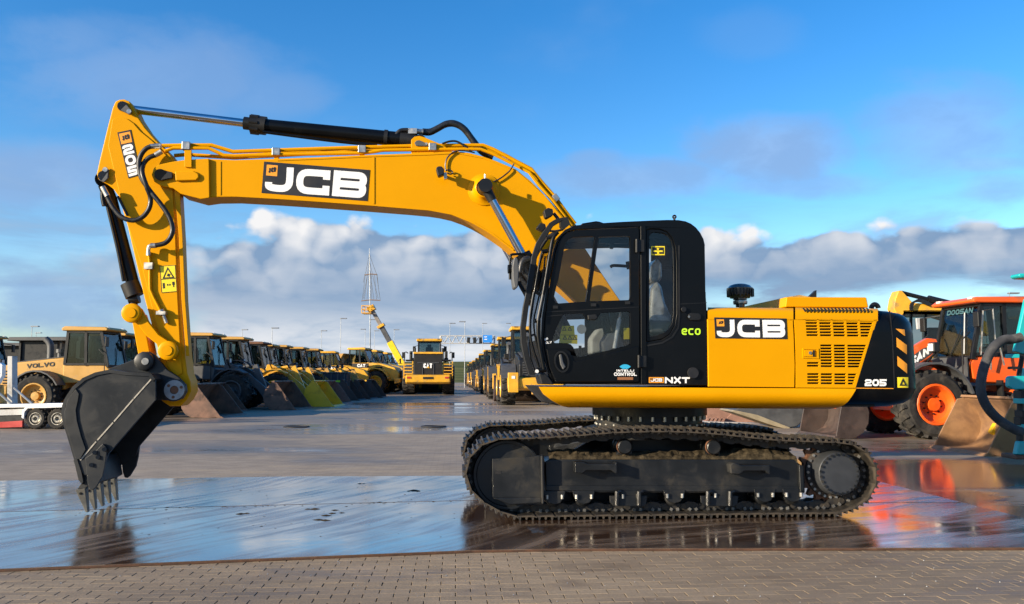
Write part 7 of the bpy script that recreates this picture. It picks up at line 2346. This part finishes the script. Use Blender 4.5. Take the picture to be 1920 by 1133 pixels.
def reach_excavator():
    """second ochre excavator: its boom shows over the hood, its stick and grey bucket under it"""
    Y = 23.5
    q = lambda u, v, y=Y: PY(u, v, y)
    t = thing('ochre_excavator', (q(1560, 790).x, Y, 0), 'ochre excavator hidden behind the hood, grey bucket and stick showing below it', 'excavator', world_space=True)
    C = M['cat_old']
    bm_ = [(1405, 586), (1430, 573), (1470, 558), (1500, 553), (1570, 566), (1640, 640), (1600, 660), (1540, 602), (1480, 590), (1420, 600)]
    build('boom', MB().prism([q(*p) for p in bm_], (0, .55, 0)), C, t, bevel=.03)
    build('boom_strap', MB().prism([q(1456, 562, Y - .02), q(1462, 560, Y - .02), q(1462, 592, Y - .02), q(1456, 592, Y - .02)], (0, .02, 0)), M['volvo'], t, smooth=0)
    build('stick', MB().prism([q(1420, 590), q(1450, 590), q(1560, 800), q(1515, 800)], (0, .45, 0)), C, t, bevel=.03)
    build('quick_hitch', MB().prism([q(1505, 805), q(1525, 770), q(1582, 757), q(1590, 775), q(1545, 803)], (0, .4, 0)), M['cat'], t, bevel=.03)
    sd = [(1372, 772), (1390, 762), (1500, 760), (1512, 772), (1508, 788), (1495, 800), (1478, 803), (1450, 798)]
    bk_ = build('bucket', MB().prism([q(*p, Y - .4) for p in sd], (0, 1.3, 0)), M['greybody'], t, bevel=.04)
    fl = [(1372, 772), (1376, 769), (1420, 778), (1482, 802), (1478, 805), (1455, 800)]
    build('bucket_edge', MB().prism([q(*p, Y - .45) for p in fl], (0, 1.4, 0)), mat('worn_edge', (.24, .20, .13), .6, var=.2), bk_, bevel=.008)
    build('fin', MB().prism([q(1518, 556, Y + .1), q(1531, 544, Y + .1), q(1531, 558, Y + .1)], (0, .2, 0)), M['satin'], t, smooth=0)
    build('body', MB().prism([q(1600, 640), q(1660, 640), q(1660, 720), q(1600, 720)], (0, 2.0, 0)), C, t, bevel=.06)
    build('track', MB().prism([q(1600, 735), q(1660, 735), q(1665, 790), q(1600, 797)], (0, 2.2, 0)), M['track'], t, bevel=.04)
reach_excavator()
def loose_bucket():
    Y = 26.0
    q = lambda u, v, y=Y: PY(u, v, y)
    g = q(1380, 793)
    t = thing('digging_bucket', (g.x, g.y, 0), 'reddish toothed digging bucket lying behind the slew ring', 'digging bucket', world_space=True)
    m = M['pinkbucket']
    build('shell', MB().prism([q(*p) for p in [(1322, 762), (1330, 752), (1390, 752), (1412, 772), (1440, 792), (1360, 793), (1326, 788)]], (0, 1.2, 0)), m, t, bevel=.03)
    build('side_edge', MB().prism([q(*p, Y - .05) for p in [(1355, 792), (1376, 771), (1440, 778), (1442, 792)]], (0, .06, 0)), m, t, bevel=.01)
    for k in range(5):
        u = 1322 + k * 7.5
        build('tooth', MB().prism([q(u, 791, Y - .3), q(u + 5, 784, Y - .3), q(u + 9, 784, Y - .3), q(u + 5, 792, Y - .3)], (0, .3, 0)), m, t, smooth=0)
    build('skid_plate', MB().prism([q(1310, 790, Y - .5), q(1450, 795, Y - .5), q(1450, 806, Y - .5), q(1310, 797, Y - .5)], (0, .8, 0)), M['lightgrey'], t, bevel=.01)
loose_bucket()

def drill_rig():
    Y = 12.7
    q = lambda u, v, y=Y: PY(u, v, y)
    t = thing('drill_rig', (q(1990, 850).x, Y, 0), 'teal drilling rig with a fat black hose hanging from it', 'drill rig', world_space=True)
    T = M['teal']
    build('mast', MB().prism([q(1924, 560), q(1940, 560), q(1920, 664), q(1903, 659)], (0, .08, 0)), T, t, bevel=.012)
    build('mast_head', MB().prism([q(1909, 515), q(1914, 512.5), q(1960, 513), q(1960, 523), q(1914, 521)], (0, .25, 0)), T, t, bevel=.03)
    build('clamp_box', MB().prism([q(1891, 709), q(1895, 705), q(1940, 705), q(1940, 730), q(1902, 731), q(1891, 725)], (0, .10, 0)), T, t, bevel=.02)
    build('jack_foot', MB().prism([q(1911, 828), q(1935, 828), q(1935, 853), q(1906, 853)], (0, .12, 0)), T, t, bevel=.02)
    build('jack_pad', MB().prism([q(1905, 853.5), q(1950, 853.5), q(1950, 862), q(1905, 862)], (0, .4, 0)), M['rust'], t, bevel=.02)
    rod = MB().cyl(q(1918, 662, Y + .1), q(1910, 705, Y + .1), .035, n=10).cyl(q(1914, 730, Y + .12), q(1912, 828, Y + .12), .05, n=10)
    rod.box(q(1916, 745), (.14, .2, .2)).box(q(1917, 776), (.12, .2, .1)).box(q(1913, 790), (.10, .16, .12)).box(q(1905, 668), (.2, .1, .05)).box(q(1900, 690), (.12, .1, .04))
    build('feed_rod', rod, M['satin'], t)
    cl_ = MB().box(q(1917, 752), (.16, .22, .08)).box(q(1916, 800), (.12, .22, .08)).box(q(1898, 668, Y - .05), (.16, .12, .06))
    build('feed_clamp', cl_, T, t, bevel=.01)
    build('body', MB().prism([q(2120, 640), q(2400, 640), q(2400, 800), q(2120, 800)], (0, 1.6, 0)), T, t, bevel=.06)
    build('track', MB().prism([q(2120, 800), q(2400, 800), q(2400, 866), q(2130, 866)], (0, 1.8, 0)), M['track'], t, bevel=.05)
    build('mast_carrier', MB().prism([q(1932, 690, Y + .1), q(2140, 690, Y + .4), q(2140, 730, Y + .4), q(1932, 722, Y + .1)], (0, .25, 0)), T, t, bevel=.02)
    hp = ctr([q(1915, 632, Y - .2), q(1900, 636, Y - .2), q(1881, 638, Y - .22), q(1862, 653, Y - .25), q(1848, 680, Y - .25), q(1840, 711, Y - .25), q(1840, 738, Y - .25), q(1852, 765, Y - .25), q(1874, 788, Y - .22), q(1898, 803, Y - .2), q(1914, 810, Y - .15)], 14)
    rr = [.066 + (.006 if i % 2 else 0.0) for i in range(len(hp))]
    build('air_hose', MB().tube(hp, rr, 14), M['dustyhose'], t, smooth=60)
drill_rig()

# ---- pieces that can be told apart become parts of their own; bolts and the like stay joined
JOINED = {'cleaner_rib', 'weld_seam', 'grille_slat', 'side_grille', 'grille_bar', 'wheel_nut', 'cutter_bolt', 'ring_bolt', 'drive_bolt', 'cover_bolt', 'cap_bolt', 'gland', 'rigging', 'truss', 'crown', 'door_trim', 'operator_seat',
          'top_vent', 'vent', 'joystick', 'hydraulic_hose', 'hose', 'cab_frame', 'mirror_and_step', 'ladder', 'basket', 'rib', 'tooth_pin', 'wheel', 'rim', 'warning_symbol', 'sticker_lettering', 'panel_seam', 'seam_line', 'signal_mark', 'feed_rod'}
BOLTS = {'ring_bolt', 'drive_bolt', 'cover_bolt', 'wheel_nut', 'cutter_bolt'}
SPLIT = {'bucket_ear', 'side_cutter', 'link_boss', 'tipping_link', 'boom_fork', 'arm_cylinder_bracket', 'pin_boss', 'keeper_plate', 'keeper_bolt', 'pipe_clamp', 'hydraulic_pipe', 'arm_hose', 'boom_hose', 'hose_fitting', 'lamp_wire', 'hand_rail',
         'clamp_post', 'leg_casting', 'cylinder_pipe', 'barrel_band', 'cylinder_eye', 'hinge', 'console', 'lamp_mount', 'hose_bundle', 'arm_pin', 'guide_strap', 'tail_light', 'exhaust', 'headlight', 'lens', 'tyre', 'grab_rail', 'rail_chrome', 'pipe_fitting',
         'latch_bolt', 'brace', 'cap_bolt', 'track_link', 'feed_clamp', 'sign_line', 'boom_hose', 'grease_pipe', 'panel_latch', 'ring_bolt_never'}
for o in list(scn.objects):
    if o.type != 'MESH': continue
    nm = o.name.split('.')[0]
    if nm in BOLTS: o['kind'] = 'stuff'
    elif nm in SPLIT and not o.children and o.data.users == 1: split_islands(o)
